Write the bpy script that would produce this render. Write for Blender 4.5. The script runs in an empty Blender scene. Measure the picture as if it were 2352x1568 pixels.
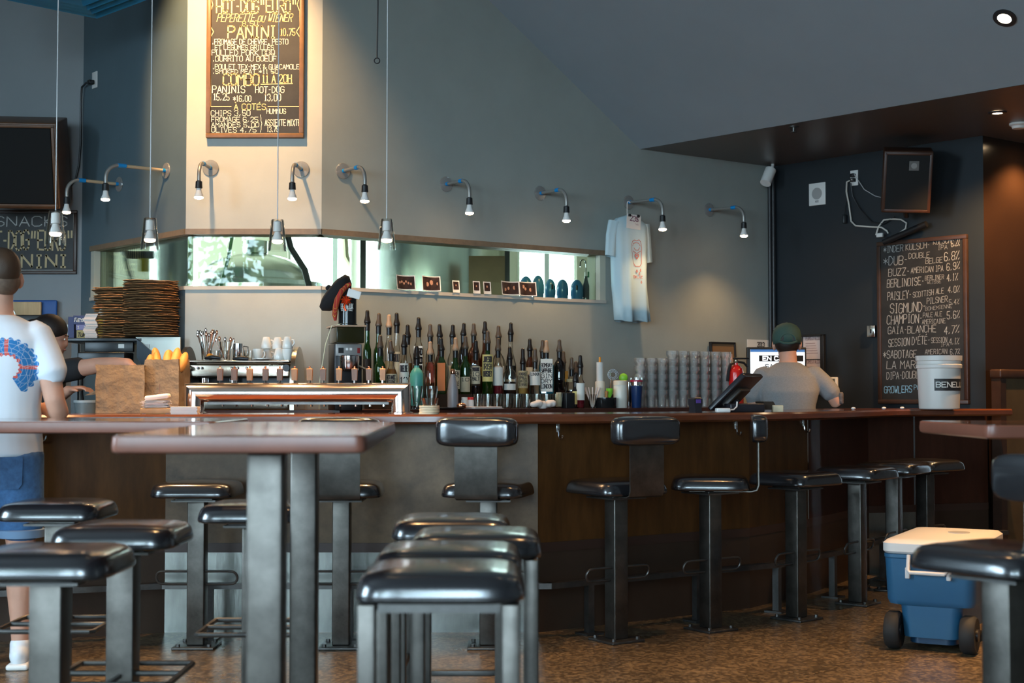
import bpy, bmesh, math, random
from mathutils import Vector, Matrix
PI = math.pi
rnd = random.Random(7)
C = bpy.context.scene.collection
SC = bpy.context.scene

# ---------------------------------------------------------------- camera
F = 3267.0; PITCH = math.atan(121 / F); EYE = Vector((0, 0, 1.15))
cam = bpy.data.cameras.new('camera'); camo = bpy.data.objects.new('camera', cam); C.objects.link(camo)
cam.sensor_width = 36; cam.lens = 36 * F / 2352
camo.location = EYE; camo.rotation_euler = (PI / 2 + PITCH, 0, 0)
cam.dof.use_dof = True; cam.dof.focus_distance = 8.0; cam.dof.aperture_fstop = 3.4
cam.clip_start = 0.05; cam.clip_end = 200
SC.camera = camo
SC.view_settings.view_transform = 'Standard'; SC.view_settings.look = 'None'
SC.view_settings.gamma = 1.0; SC.view_settings.use_curve_mapping = False
SC.view_settings.exposure = 0.62
SC.cycles.max_bounces = 8; SC.cycles.transparent_max_bounces = 48
SC.cycles.sample_clamp_indirect = 6.0
SC.cycles.caustics_reflective = False; SC.cycles.caustics_refractive = False

# ---------------------------------------------------------------- daylight outside
w = bpy.data.worlds.new('sky'); SC.world = w; w.use_nodes = True
nt = w.node_tree; bg = nt.nodes['Background']
bg.inputs[0].default_value = (0.60, 0.83, 1.0, 1); bg.inputs[1].default_value = 19.0

def portal(name, loc, rot, sx, sy):
    l = bpy.data.lights.new(name, 'AREA'); l.shape = 'RECTANGLE'; l.size = sx; l.size_y = sy
    l.cycles.is_portal = True
    o = bpy.data.objects.new(name, l); C.objects.link(o); o.location = loc; o.rotation_euler = rot
    return o
# openings: front shop windows behind the camera and the brewery windows
FRONT_Y = -3.0
FRONT_WIN = [(-5.0, -3.5), (-2.9, -1.6), (-1.0, 0.5)]; FW0, FW1 = 0.85, 3.5
for a, b in FRONT_WIN:
    portal('daylight_portal', ((a + b) / 2, FRONT_Y - 0.1, (FW0 + FW1) / 2), (PI / 2, 0, 0), b - a, FW1 - FW0)
SIDE_WIN = (0.8, 3.4)
portal('daylight_portal', (-5.75, (SIDE_WIN[0] + SIDE_WIN[1]) / 2, (FW0 + FW1) / 2), (0, -PI / 2, 0), FW1 - FW0, SIDE_WIN[1] - SIDE_WIN[0])
BREW_Y = 13.6
BREW_WIN = [(-2.15, -1.25, 1.0, 3.4), (0.05, 0.62, 1.0, 3.0)]
for a, b, z0, z1 in BREW_WIN:
    portal('daylight_portal', ((a + b) / 2, BREW_Y + 0.1, (z0 + z1) / 2), (PI / 2, 0, PI), b - a, z1 - z0)

portal('daylight_portal', (-5.75, 11.9, 1.9), (0, -PI / 2, 0), 3.0, 2.6)  # added opening in the unseen brewery side wall, brightens the tanks
WARM = (1.0, 0.60, 0.28)
def spot(loc, to, power, angle, color=WARM, blend=0.6, r=0.03):
    l = bpy.data.lights.new('lamp_light', 'SPOT'); l.energy = power; l.color = color
    l.spot_size = math.radians(angle); l.spot_blend = blend; l.shadow_soft_size = r
    o = bpy.data.objects.new('lamp_light', l); C.objects.link(o); o.location = loc
    o.rotation_euler = (Vector(to) - Vector(loc)).to_track_quat('-Z', 'Y').to_euler()
    return o

# ---------------------------------------------------------------- projection of measured pixels into the room
FWD = Vector((0, math.cos(PITCH), math.sin(PITCH))); UPV = Vector((0, -math.sin(PITCH), math.cos(PITCH)))
def ray(x, y): return FWD + Vector(((x - 1176) / F, 0, 0)) + UPV * ((784 - y) / F)
def at_y(x, y, Y): d = ray(x, y); return EYE + d * (Y / d.y)
def at_z(x, y, z): d = ray(x, y); return EYE + d * ((z - EYE.z) / d.z)
def on_plane(x, y, P, n):
    d = ray(x, y); P = Vector(P); n = Vector(n); return EYE + d * ((P - EYE).dot(n) / d.dot(n))
def X_at(x, Y): return (x - 1176) * Y / F
def Zy(y, Y): return at_y(1176, y, Y).z

# ---------------------------------------------------------------- materials
MATS = {}
def mat(name, col, rough=0.5, metal=0.0, spec=0.5, noise=0.0, nscale=8.0, bump=0.0, bscale=60.0, coat=0.0, emit=None, estr=0.0, stretch=None, col2=None, alpha=1.0, trans=0.0, ior=1.45, sheen=0.0):
    if name in MATS: return MATS[name]
    m = bpy.data.materials.new(name); m.use_nodes = True; t = m.node_tree; b = t.nodes['Principled BSDF']
    c = (*col, 1.0)
    b.inputs['Base Color'].default_value = c; b.inputs['Roughness'].default_value = rough
    b.inputs['Metallic'].default_value = metal; b.inputs['Specular IOR Level'].default_value = spec
    b.inputs['Coat Weight'].default_value = coat; b.inputs['Coat Roughness'].default_value = 0.12
    b.inputs['Transmission Weight'].default_value = trans; b.inputs['IOR'].default_value = ior
    b.inputs['Sheen Weight'].default_value = sheen
    if emit: b.inputs['Emission Color'].default_value = (*emit, 1); b.inputs['Emission Strength'].default_value = estr
    tc = t.nodes.new('ShaderNodeTexCoord'); src = tc.outputs['Object']
    if stretch:
        mp = t.nodes.new('ShaderNodeMapping'); mp.inputs['Scale'].default_value = stretch; t.links.new(src, mp.inputs[0]); src = mp.outputs[0]
    if noise or col2:
        n = t.nodes.new('ShaderNodeTexNoise'); n.inputs['Scale'].default_value = nscale; n.inputs['Detail'].default_value = 6; n.inputs['Roughness'].default_value = 0.65
        t.links.new(src, n.inputs['Vector'])
        r = t.nodes.new('ShaderNodeValToRGB'); r.color_ramp.elements[0].position = 0.3; r.color_ramp.elements[1].position = 0.7
        k = 1 - noise; c2 = col2 if col2 else tuple(min(1, x * (1 + noise)) for x in col)
        r.color_ramp.elements[0].color = (*[x * (k if not col2 else 1) for x in col], 1); r.color_ramp.elements[1].color = (*c2, 1)
        t.links.new(n.outputs['Fac'], r.inputs[0]); t.links.new(r.outputs[0], b.inputs['Base Color'])
    if bump:
        n2 = t.nodes.new('ShaderNodeTexNoise'); n2.inputs['Scale'].default_value = bscale; n2.inputs['Detail'].default_value = 4
        t.links.new(src, n2.inputs['Vector'])
        bp = t.nodes.new('ShaderNodeBump'); bp.inputs['Strength'].default_value = bump; bp.inputs['Distance'].default_value = 0.4 / bscale
        t.links.new(n2.outputs['Fac'], bp.inputs['Height']); t.links.new(bp.outputs[0], b.inputs['Normal'])
    MATS[name] = m; return m

def glassy(name, tint, edge=0.5, rough=0.02, base=0.05, body=None, bodyfac=0.0):
    """clear or tinted glass: what lies behind shows through, with a mirror reflection growing to grazing angles"""
    if name in MATS: return MATS[name]
    m = bpy.data.materials.new(name); m.use_nodes = True; t = m.node_tree
    for n in list(t.nodes): t.nodes.remove(n)
    out = t.nodes.new('ShaderNodeOutputMaterial'); tr = t.nodes.new('ShaderNodeBsdfTransparent'); tr.inputs[0].default_value = (*tint, 1)
    gl = t.nodes.new('ShaderNodeBsdfGlossy'); gl.inputs['Roughness'].default_value = rough; gl.inputs[0].default_value = (0.95, 0.97, 0.96, 1)
    lw = t.nodes.new('ShaderNodeLayerWeight'); lw.inputs[0].default_value = edge
    mr = t.nodes.new('ShaderNodeMapRange'); mr.inputs[3].default_value = base; mr.inputs[4].default_value = 0.85
    t.links.new(lw.outputs['Fresnel'], mr.inputs[0])
    mx = t.nodes.new('ShaderNodeMixShader'); t.links.new(mr.outputs[0], mx.inputs[0])
    src = tr.outputs[0]
    if body:
        df = t.nodes.new('ShaderNodeBsdfDiffuse'); df.inputs[0].default_value = (*body, 1)
        m2 = t.nodes.new('ShaderNodeMixShader'); m2.inputs[0].default_value = bodyfac
        t.links.new(tr.outputs[0], m2.inputs[1]); t.links.new(df.outputs[0], m2.inputs[2]); src = m2.outputs[0]
    t.links.new(src, mx.inputs[1]); t.links.new(gl.outputs[0], mx.inputs[2]); t.links.new(mx.outputs[0], out.inputs[0])
    MATS[name] = m; return m

# ---------------------------------------------------------------- mesh builder
class MB:
    def __init__(s): s.v = []; s.f = []
    def add(s, vs, fs, M=None):
        o = len(s.v)
        s.v += [tuple(M @ Vector(p)) if M is not None else tuple(p) for p in vs]
        s.f += [tuple(i + o for i in f) for f in fs]; return s
    def box(s, c, d, rz=0, M=None):
        x, y, z = d[0] / 2, d[1] / 2, d[2] / 2
        vs = [(-x,-y,-z),(x,-y,-z),(x,y,-z),(-x,y,-z),(-x,-y,z),(x,-y,z),(x,y,z),(-x,y,z)]
        T = Matrix.Translation(c) @ Matrix.Rotation(rz, 4, 'Z')
        if M is not None: T = M @ T
        return s.add(vs, [(3,2,1,0),(4,5,6,7),(0,1,5,4),(1,2,6,5),(2,3,7,6),(3,0,4,7)], T)
    def rbox(s, c, d, r=0.01, seg=3, rz=0, M=None):
        b = bmesh.new(); bmesh.ops.create_cube(b, size=1.0)
        for v in b.verts: v.co = Vector((v.co.x * d[0], v.co.y * d[1], v.co.z * d[2]))
        bmesh.ops.bevel(b, geom=list(b.edges), offset=min(r, min(d) * 0.49), segments=seg, profile=0.5, affect='EDGES')
        b.verts.index_update(); T = Matrix.Translation(c) @ Matrix.Rotation(rz, 4, 'Z')
        if M is not None: T = M @ T
        s.add([v.co.copy() for v in b.verts], [[v.index for v in f.verts] for f in b.faces], T); b.free(); return s
    def loft(s, rings, cap0=True, cap1=True, M=None, closed=True):
        n = len(rings[0]); vs = [p for r in rings for p in r]; fs = []
        for i in range(len(rings) - 1):
            for j in range(n if closed else n - 1):
                k = (j + 1) % n; fs.append((i*n+j, i*n+k, (i+1)*n+k, (i+1)*n+j))
        if cap0: fs.append(tuple(reversed(range(n))))
        if cap1: fs.append(tuple(range((len(rings)-1)*n, len(rings)*n)))
        return s.add(vs, fs, M)
    def lathe(s, prof, n=24, c=(0,0,0), M=None, cap0=True, cap1=True):
        rings = [[(c[0]+r*math.cos(2*PI*j/n), c[1]+r*math.sin(2*PI*j/n), c[2]+z) for j in range(n)] for r, z in prof]
        return s.loft(rings, cap0, cap1, M)
    def tube(s, pts, r, n=8, caps=True, M=None, closed=False):
        pts = [Vector(p) for p in pts]; m = len(pts)
        rs = r if isinstance(r, (list, tuple)) else [r] * m
        rings = []; up = None
        for i in range(m):
            if closed: t = (pts[(i+1) % m] - pts[i-1])
            else: t = pts[min(i+1, m-1)] - pts[max(i-1, 0)]
            t.normalize()
            if up is None:
                up = Vector((0,0,1)) if abs(t.z) < 0.9 else Vector((0,1,0))
            a = t.cross(up); 
            if a.length < 1e-6: a = t.cross(Vector((1,0,0)))
            a.normalize(); up = a.cross(t).normalized()
            rings.append([tuple(pts[i] + (a*math.cos(2*PI*j/n) + up*math.sin(2*PI*j/n)) * rs[i]) for j in range(n)])
        if closed: rings.append(rings[0]); caps = False
        return s.loft(rings, caps, caps, M)
    def cyl(s, p0, p1, r0, r1=None, n=16, M=None):
        return s.tube([p0, p1], [r0, r0 if r1 is None else r1], n, True, M)
    def ell(s, c, rad, n=16, m=10, M=None):
        rings = []
        for i in range(1, m):
            a = PI * i / m; z = -math.cos(a); q = math.sin(a)
            rings.append([(c[0]+rad[0]*q*math.cos(2*PI*j/n), c[1]+rad[1]*q*math.sin(2*PI*j/n), c[2]+rad[2]*z) for j in range(n)])
        o = len(s.v); s.loft(rings, False, False, M)
        b0 = Vector((c[0],c[1],c[2]-rad[2])); b1 = Vector((c[0],c[1],c[2]+rad[2]))
        if M is not None: b0 = M @ b0; b1 = M @ b1
        i0 = len(s.v); s.v += [tuple(b0), tuple(b1)]; L = o + (m-2)*n
        for j in range(n):
            k = (j+1) % n; s.f.append((i0, o+k, o+j)); s.f.append((i0+1, L+j, L+k))
        return s
    def prism(s, poly, z0, z1, M=None):
        n = len(poly); vs = [(p[0],p[1],z0) for p in poly] + [(p[0],p[1],z1) for p in poly]
        fs = [tuple(reversed(range(n))), tuple(range(n, 2*n))] + [(j,(j+1)%n,n+(j+1)%n,n+j) for j in range(n)]
        return s.add(vs, fs, M)
    def poly3(s, pts, thick, nrm):
        """flat polygon in space given a thickness along nrm"""
        n = len(pts); q = Vector(nrm).normalized() * thick
        vs = [Vector(p) for p in pts] + [Vector(p) + q for p in pts]
        fs = [tuple(range(n)), tuple(reversed(range(n, 2*n)))] + [((j+1)%n, j, n+j, n+(j+1)%n) for j in range(n)]
        return s.add(vs, fs)
    def build(s, name, m, parent=None, ang=40, loc=None, rz=0):
        me = bpy.data.meshes.new(name); me.from_pydata(s.v, [], s.f)
        b = bmesh.new(); b.from_mesh(me); bmesh.ops.recalc_face_normals(b, faces=b.faces); b.to_mesh(me); b.free()
        me.materials.append(m)
        if ang:
            me.shade_smooth(); me.set_sharp_from_angle(angle=math.radians(ang))
        o = bpy.data.objects.new(name, me); C.objects.link(o)
        if parent: o.parent = parent
        if loc is not None: o.location = loc
        if rz: o.rotation_euler = (0, 0, rz)
        return o

def remeshed(mb, name, m, parent=None, voxel=0.01, it=4, fac=0.5, loc=None, rz=0):
    o = mb.build(name, m, parent, 0, loc, rz)
    a = o.modifiers.new('r', 'REMESH'); a.mode = 'VOXEL'; a.voxel_size = voxel; a.use_smooth_shade = True
    b = o.modifiers.new('s', 'SMOOTH'); b.factor = fac; b.iterations = it
    dg = bpy.context.evaluated_depsgraph_get(); dg.update()
    me = bpy.data.meshes.new_from_object(o.evaluated_get(dg)); old = o.data
    o.modifiers.clear(); o.data = me; bpy.data.meshes.remove(old)
    if not me.materials: me.materials.append(m)
    me.shade_smooth(); return o

def thing(name, label, cat, loc=(0,0,0), rz=0, group=None):
    o = bpy.data.objects.new(name, None); C.objects.link(o); o.location = loc; o.rotation_euler = (0,0,rz)
    o.empty_display_size = 0.05; o['label'] = label; o['category'] = cat
    if group: o['group'] = group
    return o
def tag(o, label, cat, group=None):
    o['label'] = label; o['category'] = cat
    if group: o['group'] = group
    return o
def struct(o): o['kind'] = 'structure'; return o
def kids(o): return [c for c in bpy.data.objects if c.parent == o]
def dup(root, loc, rz, label, group=None):
    r = root.copy(); C.objects.link(r); r.location = loc; r.rotation_euler = (0,0,rz); r['label'] = label
    if group: r['group'] = group
    for ch in root.children:
        c = ch.copy(); C.objects.link(c); c.parent = r
        for g in ch.children:
            d = g.copy(); C.objects.link(d); d.parent = c
    return r
ORD = ['first','second','third','fourth','fifth','sixth','seventh','eighth','ninth','tenth','eleventh','twelfth','thirteenth','fourteenth','fifteenth','sixteenth']

# ---------------------------------------------------------------- hand-drawn stroke lettering
GL = {'A':'002640|1232','B':'0006364544330 3','C':'4536160501103041','D':'00062644422000','E':'40000646|0333','F':'000646|0333',
'G':'45361605011030414323','H':'0006|4046|0343','I':'2026|1030|1636','J':'4641301001','K':'0006|460340','L':'060040','M':'0006234640',
'N':'00064046','O':'100105163645413010','P':'00063645443303','Q':'100105163645413010|2240','R':'00063645443303|2340','S':'453616050413334241301001',
'T':'2026|0646','U':'060110304146','V':'062046','W':'0610233046','X':'0046|0640','Y':'062346|2320','Z':'06460040',
'0':'100105163645413010','1':'152620|1030','2':'05163645440040','3':'051636454433424130100 1','4':'30360242','5':'460603334241301001',
'6':'453616050110304142331302','7':'064610','8':'13040516364544331302011030414233','9':'011030414536160504133344',
',':'2110','.':'2021','-':'1333','%':'0046|0516|3041','$':'453616050413334241301001|2027','\'':'2624','"':'1614|3634','&':'40040516252402011020 42',
'*':'2125|0244|0442','/':'0046','}':'06151423121100',':':'2122|2425'}
GL['B'] = '0006364544330333|33424130 00'; 
for k_ in GL: GL[k_] = GL[k_].replace(' ', '')
ACC = {'É':('E','2738'),'È':('E','2837'),'Â':('A','172837'),'Ï':('I','1718|3738'),'À':('A','1827'),'Ê':('E','172837')}
def strokes(ch):
    if ch in ACC: a, b = ACC[ch]; s = GL[a] + '|' + b
    else: s = GL.get(ch, '')
    return [[(int(q[i]) / 4.0, int(q[i+1]) / 6.0) for i in range(0, len(q) - 1, 2)] for q in s.split('|') if q]
def letter(mb, text, fn, x0, z0, width, h, wgt=0.12, slant=0.0, jit=0.03, rise=0.0):
    """text as flat chalk strokes; fn(u, v) gives the 3-D point; width is the length of the whole line"""
    adv = []
    for ch in text: adv.append(0.75 if ch in "I1,.'-:" else (0.55 if ch == ' ' else (0.95 if not ch.islower() else 0.85)))
    k = width / (sum(adv) - 0.22) if text else 1; x = x0
    for ch, a in zip(text, adv):
        hh = h * (0.78 if ch.islower() and ch != ch.upper() else 1.0); cw = k * (a - 0.22); dz = rnd.uniform(-jit, jit) * h + rise * (x - x0)
        for st in strokes(ch.upper()):
            pts = [Vector((x + px * cw + slant * pz * hh + rnd.uniform(-jit, jit) * h * 0.5, z0 + dz + pz * hh + rnd.uniform(-jit, jit) * h * 0.5, 0)) for px, pz in st]
            ribbon(mb, pts, wgt * h, fn)
        x += k * a
def ribbon(mb, pts, wd, fn):
    for a, b in zip(pts[:-1], pts[1:]):
        d = b - a
        if d.length < 1e-7: continue
        d.normalize(); n = Vector((-d.y, d.x, 0)) * wd / 2; e = d * wd * 0.4
        q = [a - e - n, b + e - n, b + e + n, a - e + n]
        mb.add([fn(p.x, p.y) for p in q], [(0, 1, 2, 3)])
# ================================================================ the room
M_wall = mat('grey_wall_paint', (0.30, 0.325, 0.30), 0.55, noise=0.05, nscale=3, bump=0.04, bscale=180)
M_wallshade = mat('grey_wall_paint_shaded', (0.10, 0.145, 0.17), 0.5, noise=0.06, nscale=3, bump=0.04, bscale=180)  # same grey paint, with shade and cool daylight put into the colour
M_ceil = mat('slope_paint', (0.25, 0.285, 0.31), 0.6, noise=0.04, nscale=2)
M_navy = mat('navy_paint', (0.012, 0.016, 0.020), 0.5, noise=0.1, nscale=4)
M_white = mat('kitchen_wall_paint', (0.24, 0.255, 0.265), 0.6, noise=0.04, nscale=3)
M_brownwall = mat('dark_brown_wall', (0.028, 0.014, 0.008), 0.2, noise=0.1, nscale=3)
M_soffit = mat('soffit_paint', (0.11, 0.095, 0.09), 0.35, noise=0.05, nscale=3)
M_plain = mat('plain_room_paint', (0.20, 0.19, 0.18), 0.7)
CL = Vector((-1.98, 8.6, 0)); CR = Vector((-1.156, 8.6, 0)); KL = Vector((-2.96, 9.75, 0)); NR = Vector((2.0, 10.9, 0)); NE = Vector((3.19, 9.58, 0))
SILL, HEAD, TOP, SOF = 1.80, 2.13, 5.0, 2.9
dL = (CL - KL).normalized(); dR = (NR - CR).normalized(); dN = (NE - NR).normalized()
nL = Vector((dL.y, -dL.x, 0)); nR = Vector((dR.y, -dR.x, 0)); nN = Vector((dN.y, -dN.x, 0))   # towards the room
def rzof(d): return math.atan2(d.y, d.x)
TH = 0.14
def seg(mb, a, b, z0, z1, th=TH):
    n = Vector((b.y - a.y, a.x - b.x, 0)).normalized() * -th
    mb.add([(*a.xy, z0), (*b.xy, z0), (*(b+n).xy, z0), (*(a+n).xy, z0), (*a.xy, z1), (*b.xy, z1), (*(b+n).xy, z1), (*(a+n).xy, z1)],
           [(3,2,1,0),(4,5,6,7),(0,1,5,4),(1,2,6,5),(2,3,7,6),(3,0,4,7)]); return mb
WL = KL + dL * 0.155            # left end of the window strip
WR = Vector((0.65, 9.924, 0)); WR = CR + dR * (WR - CR).dot(dR)
EDGE0 = CR + dR * ((Vector((0.91, 10.12, 0)) - CR).dot(dR))     # slope meets the wall at soffit height
eD = Vector((1.97, -2.12, 0)).normalized(); eN = Vector((eD.y, -eD.x, 0))     # along the soffit edge / up the slope
SLOPE = 0.651
# pillar
m = MB(); seg(m, CL, CR, 0, SILL); seg(m, CL, CR, HEAD, TOP); M_walllit = mat('grey_wall_paint_lit', (0.38, 0.385, 0.35), 0.55, noise=0.06, nscale=3, bump=0.04, bscale=180)  # same grey paint, with warm lamplight put into a lighter tone
struct(m.build('wall_center', M_walllit, ang=0))
m = MB(); seg(m, KL, CL, 0, SILL); seg(m, KL, CL, HEAD, TOP); seg(m, KL, WL, SILL, HEAD); struct(m.build('wall_left', M_wallshade, ang=0))
# right back wall with its sloped upper edge
m = MB(); seg(m, CR, NR, 0, SILL); seg(m, WR, NR, SILL, HEAD)
k0 = (CR - EDGE0).dot(eN)
e_top = EDGE0 - dR * (((TOP - SOF) / SLOPE) / (-dR.dot(eN)))
pts = [(*CR.xy, HEAD), (*NR.xy, HEAD), (*NR.xy, SOF), (*EDGE0.xy, SOF)]
ztop = SOF + max(0, k0) * SLOPE
pts += [(*CR.xy, ztop)] if ztop < TOP else [(*e_top.xy, TOP), (*CR.xy, TOP)]
m.poly3(pts, TH, -nR); struct(m.build('wall_right', M_wall, ang=0))
m = MB(); seg(m, NR, NE, 0, SOF + 0.05); struct(m.build('wall_back', M_navy, ang=0))
dF = Vector((0.79, 0.61, 0)).normalized(); FE = NE + dF * 4.0
m = MB(); seg(m, NE, FE, 0, SOF + 0.05); struct(m.build('wall_far_right', M_brownwall, ang=0))
m = MB(); seg(m, Vector((-5.6, 9.75, 0)), KL, 0, TOP); struct(m.build('wall_kitchen', M_white, ang=0))
m = MB(); sv = lambda y: Vector((-5.6, y, 0)); seg(m, sv(FRONT_Y), sv(SIDE_WIN[0]), 0, TOP); seg(m, sv(SIDE_WIN[1]), sv(9.75), 0, TOP); seg(m, sv(SIDE_WIN[0]), sv(SIDE_WIN[1]), 0, FW0); seg(m, sv(SIDE_WIN[0]), sv(SIDE_WIN[1]), FW1, TOP); struct(m.build('wall_side', M_plain, ang=0))
m = MB(); seg(m, Vector((6.35, 12.0, 0)), Vector((6.35, FRONT_Y, 0)), 0, TOP); struct(m.build('wall_far_side', M_plain, ang=0))
m = MB(); xs = [-5.6] + [q for ab in FRONT_WIN for q in ab] + [6.35]
for i in range(0, len(xs), 2): seg(m, Vector((xs[i+1], FRONT_Y, 0)), Vector((xs[i], FRONT_Y, 0)), 0, TOP)
for a, b in FRONT_WIN: seg(m, Vector((b, FRONT_Y, 0)), Vector((a, FRONT_Y, 0)), 0, FW0); seg(m, Vector((b, FRONT_Y, 0)), Vector((a, FRONT_Y, 0)), FW1, TOP)
struct(m.build('wall_front', M_plain, ang=0))
# floor
M_floor = mat('terrazzo_concrete', (0.10, 0.078, 0.055), 0.28, noise=0.0, nscale=1, spec=0.5)
t = M_floor.node_tree; b = t.nodes['Principled BSDF']; tc = t.nodes['Texture Coordinate']
vo = t.nodes.new('ShaderNodeTexVoronoi'); vo.inputs['Scale'].default_value = 70; t.links.new(tc.outputs['Object'], vo.inputs['Vector'])
n1 = t.nodes.new('ShaderNodeTexNoise'); n1.inputs['Scale'].default_value = 2.2; n1.inputs['Detail'].default_value = 8; t.links.new(tc.outputs['Object'], n1.inputs['Vector'])
rp = t.nodes.new('ShaderNodeValToRGB'); e = rp.color_ramp; e.elements[0].position = 0.15; e.elements[0].color = (0.24, 0.175, 0.105, 1); e.elements[1].position = 0.6; e.elements[1].color = (0.085, 0.062, 0.040, 1)
sp = t.nodes.new('ShaderNodeSeparateColor'); t.links.new(vo.outputs['Color'], sp.inputs[0]); t.links.new(sp.outputs[0], rp.inputs[0])
mx = t.nodes.new('ShaderNodeMix'); mx.data_type = 'RGBA'; mx.blend_type = 'MULTIPLY'; mx.inputs[0].default_value = 0.6
r2 = t.nodes.new('ShaderNodeValToRGB'); r2.color_ramp.elements[0].position = 0.3; r2.color_ramp.elements[0].color = (0.55,0.55,0.55,1); r2.color_ramp.elements[1].position = 0.65; r2.color_ramp.elements[1].color = (1.15,1.1,1.0,1)
t.links.new(n1.outputs['Fac'], r2.inputs[0]); t.links.new(rp.outputs[0], mx.inputs[6]); t.links.new(r2.outputs[0], mx.inputs[7]); t.links.new(mx.outputs[2], b.inputs['Base Color'])
r3 = t.nodes.new('ShaderNodeMapRange'); r3.inputs[3].default_value = 0.18; r3.inputs[4].default_value = 0.42; t.links.new(n1.outputs['Fac'], r3.inputs[0]); t.links.new(r3.outputs[0], b.inputs['Roughness'])
struct(MB().box((0.37, 5.4, -0.05), (12.4, 17.2, 0.1)).build('floor', M_floor, ang=0))
# soffit (flat, low) and the slope rising from its edge
E0 = EDGE0; E1 = EDGE0 + eD * 7.4
m = MB(); m.prism([tuple(E1.xy), (6.4, 12.0), tuple(FE.xy), tuple((NE - nN*0.1).xy), tuple((NR + (dR-dN).normalized()*0.12).xy), tuple((E0 - nR*0.1).xy)], SOF, SOF + 0.1)
struct(m.build('ceiling', M_soffit, ang=0))
L_ = (TOP - SOF) / SLOPE
off = Vector((0, 0, TOP - SOF)) + eN * L_
z3 = Vector((0, 0, SOF))
top0 = E0 - dR * (L_ / (-dR.dot(eN)))
m = MB(); m.poly3([E0 + z3, E1 + z3, E1 + z3 + off, Vector((*top0.xy, TOP))], 0.1, Vector((0,0,1)))
struct(m.build('ceiling_slope', M_ceil, ang=0))
m = MB().box((0.37, 5.4, TOP + 0.05), (12.4, 17.2, 0.1)); struct(m.build('ceiling_high', M_plain, ang=0))
# strip window: jambs, head trim, sill, glass
M_trimwood = mat('window_trim_wood', (0.20, 0.14, 0.09), 0.5, noise=0.15, nscale=20)
M_jamb = mat('window_jamb_paint', (0.50, 0.49, 0.40), 0.6)
M_glass = glassy('window_glass', (0.92, 0.95, 0.84), 0.22, 0.0, 0.004)
def strip(d0, d1, n):  # small box run along a wall segment
    pass
m = MB()
for a, b, n in ((WL, CL, nL), (CL, CR, Vector((0,-1,0))), (CR, WR, nR)):
    seg(m, a + n*0.012, b + n*0.012, HEAD - 0.012, HEAD + 0.022, TH + 0.02)
struct(m.build('trim_1', M_trimwood, ang=0))
m = MB()
for a, b, n in ((WL, CL, nL), (CL, CR, Vector((0,-1,0))), (CR, WR, nR)):
    seg(m, a + n*0.01, b + n*0.01, SILL - 0.018, SILL + 0.004, TH + 0.02)
struct(m.build('trim_2', mat('sill_paint', (0.42, 0.40, 0.36), 0.5), ang=0))
m = MB(); seg(m, WL, WL + dL*0.05, SILL, HEAD, TH); seg(m, WR - dR*0.05, WR, SILL, HEAD, TH); struct(m.build('trim_3', M_jamb, ang=0))
gi = 0.045
def glass(name, a, b, n): 
    m = MB(); seg(m, a - n*gi, b - n*gi, SILL + 0.004, HEAD - 0.012, 0.008); return struct(m.build(name, M_glass, ang=0))
glass('window_1', WL + dL*0.05, CL - dL*0.0, nL)
glass('window_2', CL + Vector((0.004,0,0)), CR - Vector((0.004,0,0)), Vector((0,-1,0)))
glass('window_3', CR + dR*0.0, WR - dR*0.05, nR)
# front shop windows
m = MB()
for a, b in FRONT_WIN:
    for x in (a + 0.03, b - 0.03): m.box((x, FRONT_Y - 0.07, (FW0 + FW1)/2), (0.06, 0.08, FW1 - FW0))
    for z in (FW0 + 0.03, 2.4, FW1 - 0.03): m.box(((a+b)/2, FRONT_Y - 0.07, z), (b - a, 0.08, 0.06))
[m.box((-5.67, y, (FW0+FW1)/2), (0.06, 0.06, FW1-FW0)) for y in (SIDE_WIN[0]+0.03, 2.1, SIDE_WIN[1]-0.03)]
struct(m.build('window_frame_front', mat('dark_window_frame', (0.03, 0.03, 0.03), 0.4), ang=0))
# street outside
struct(MB().box((0, -14, -0.2), (60, 21.7, 0.1)).build('ground_street', mat('asphalt', (0.12, 0.12, 0.12), 0.9), ang=0))
M_leaf = mat('leaf_green', (0.10, 0.22, 0.04), 0.6, noise=0.4, nscale=3)
M_bark = mat('bark', (0.10, 0.07, 0.05), 0.9)
def tree(x, y, h, r, seed, label):
    q = random.Random(seed); t = thing('street_tree', label, 'tree', (x, y, -0.15))
    MB().tube([(0,0,0),(0.05,0,h*0.4),(0,0.05,h*0.8)], [0.14,0.1,0.05], 8).build('trunk', M_bark, t)
    m = MB()
    for i in range(1500):
        while True:
            p = Vector((q.uniform(-1,1), q.uniform(-1,1), q.uniform(-1,1)))
            if p.length < 1: break
        p = Vector((p.x*r, p.y*r*0.7, h*0.72 + p.z*h*0.38)); s_ = q.uniform(0.06, 0.13)
        a = Vector((q.uniform(-1,1), q.uniform(-1,1), q.uniform(-1,1))).normalized(); b2 = a.orthogonal().normalized()
        m.add([p - a*s_, p + b2*s_*0.5, p + a*s_, p - b2*s_*0.5], [(0,1,2,3)])
    m.build('foliage', M_leaf, t, 0)
tree(-4.6, -6.5, 5.6, 1.7, 1, 'leafy street tree outside the shop window, mirrored in the strip window')
tree(-2.2, -10.5, 6.6, 1.6, 2, 'second leafy street tree further along the pavement outside')
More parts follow.
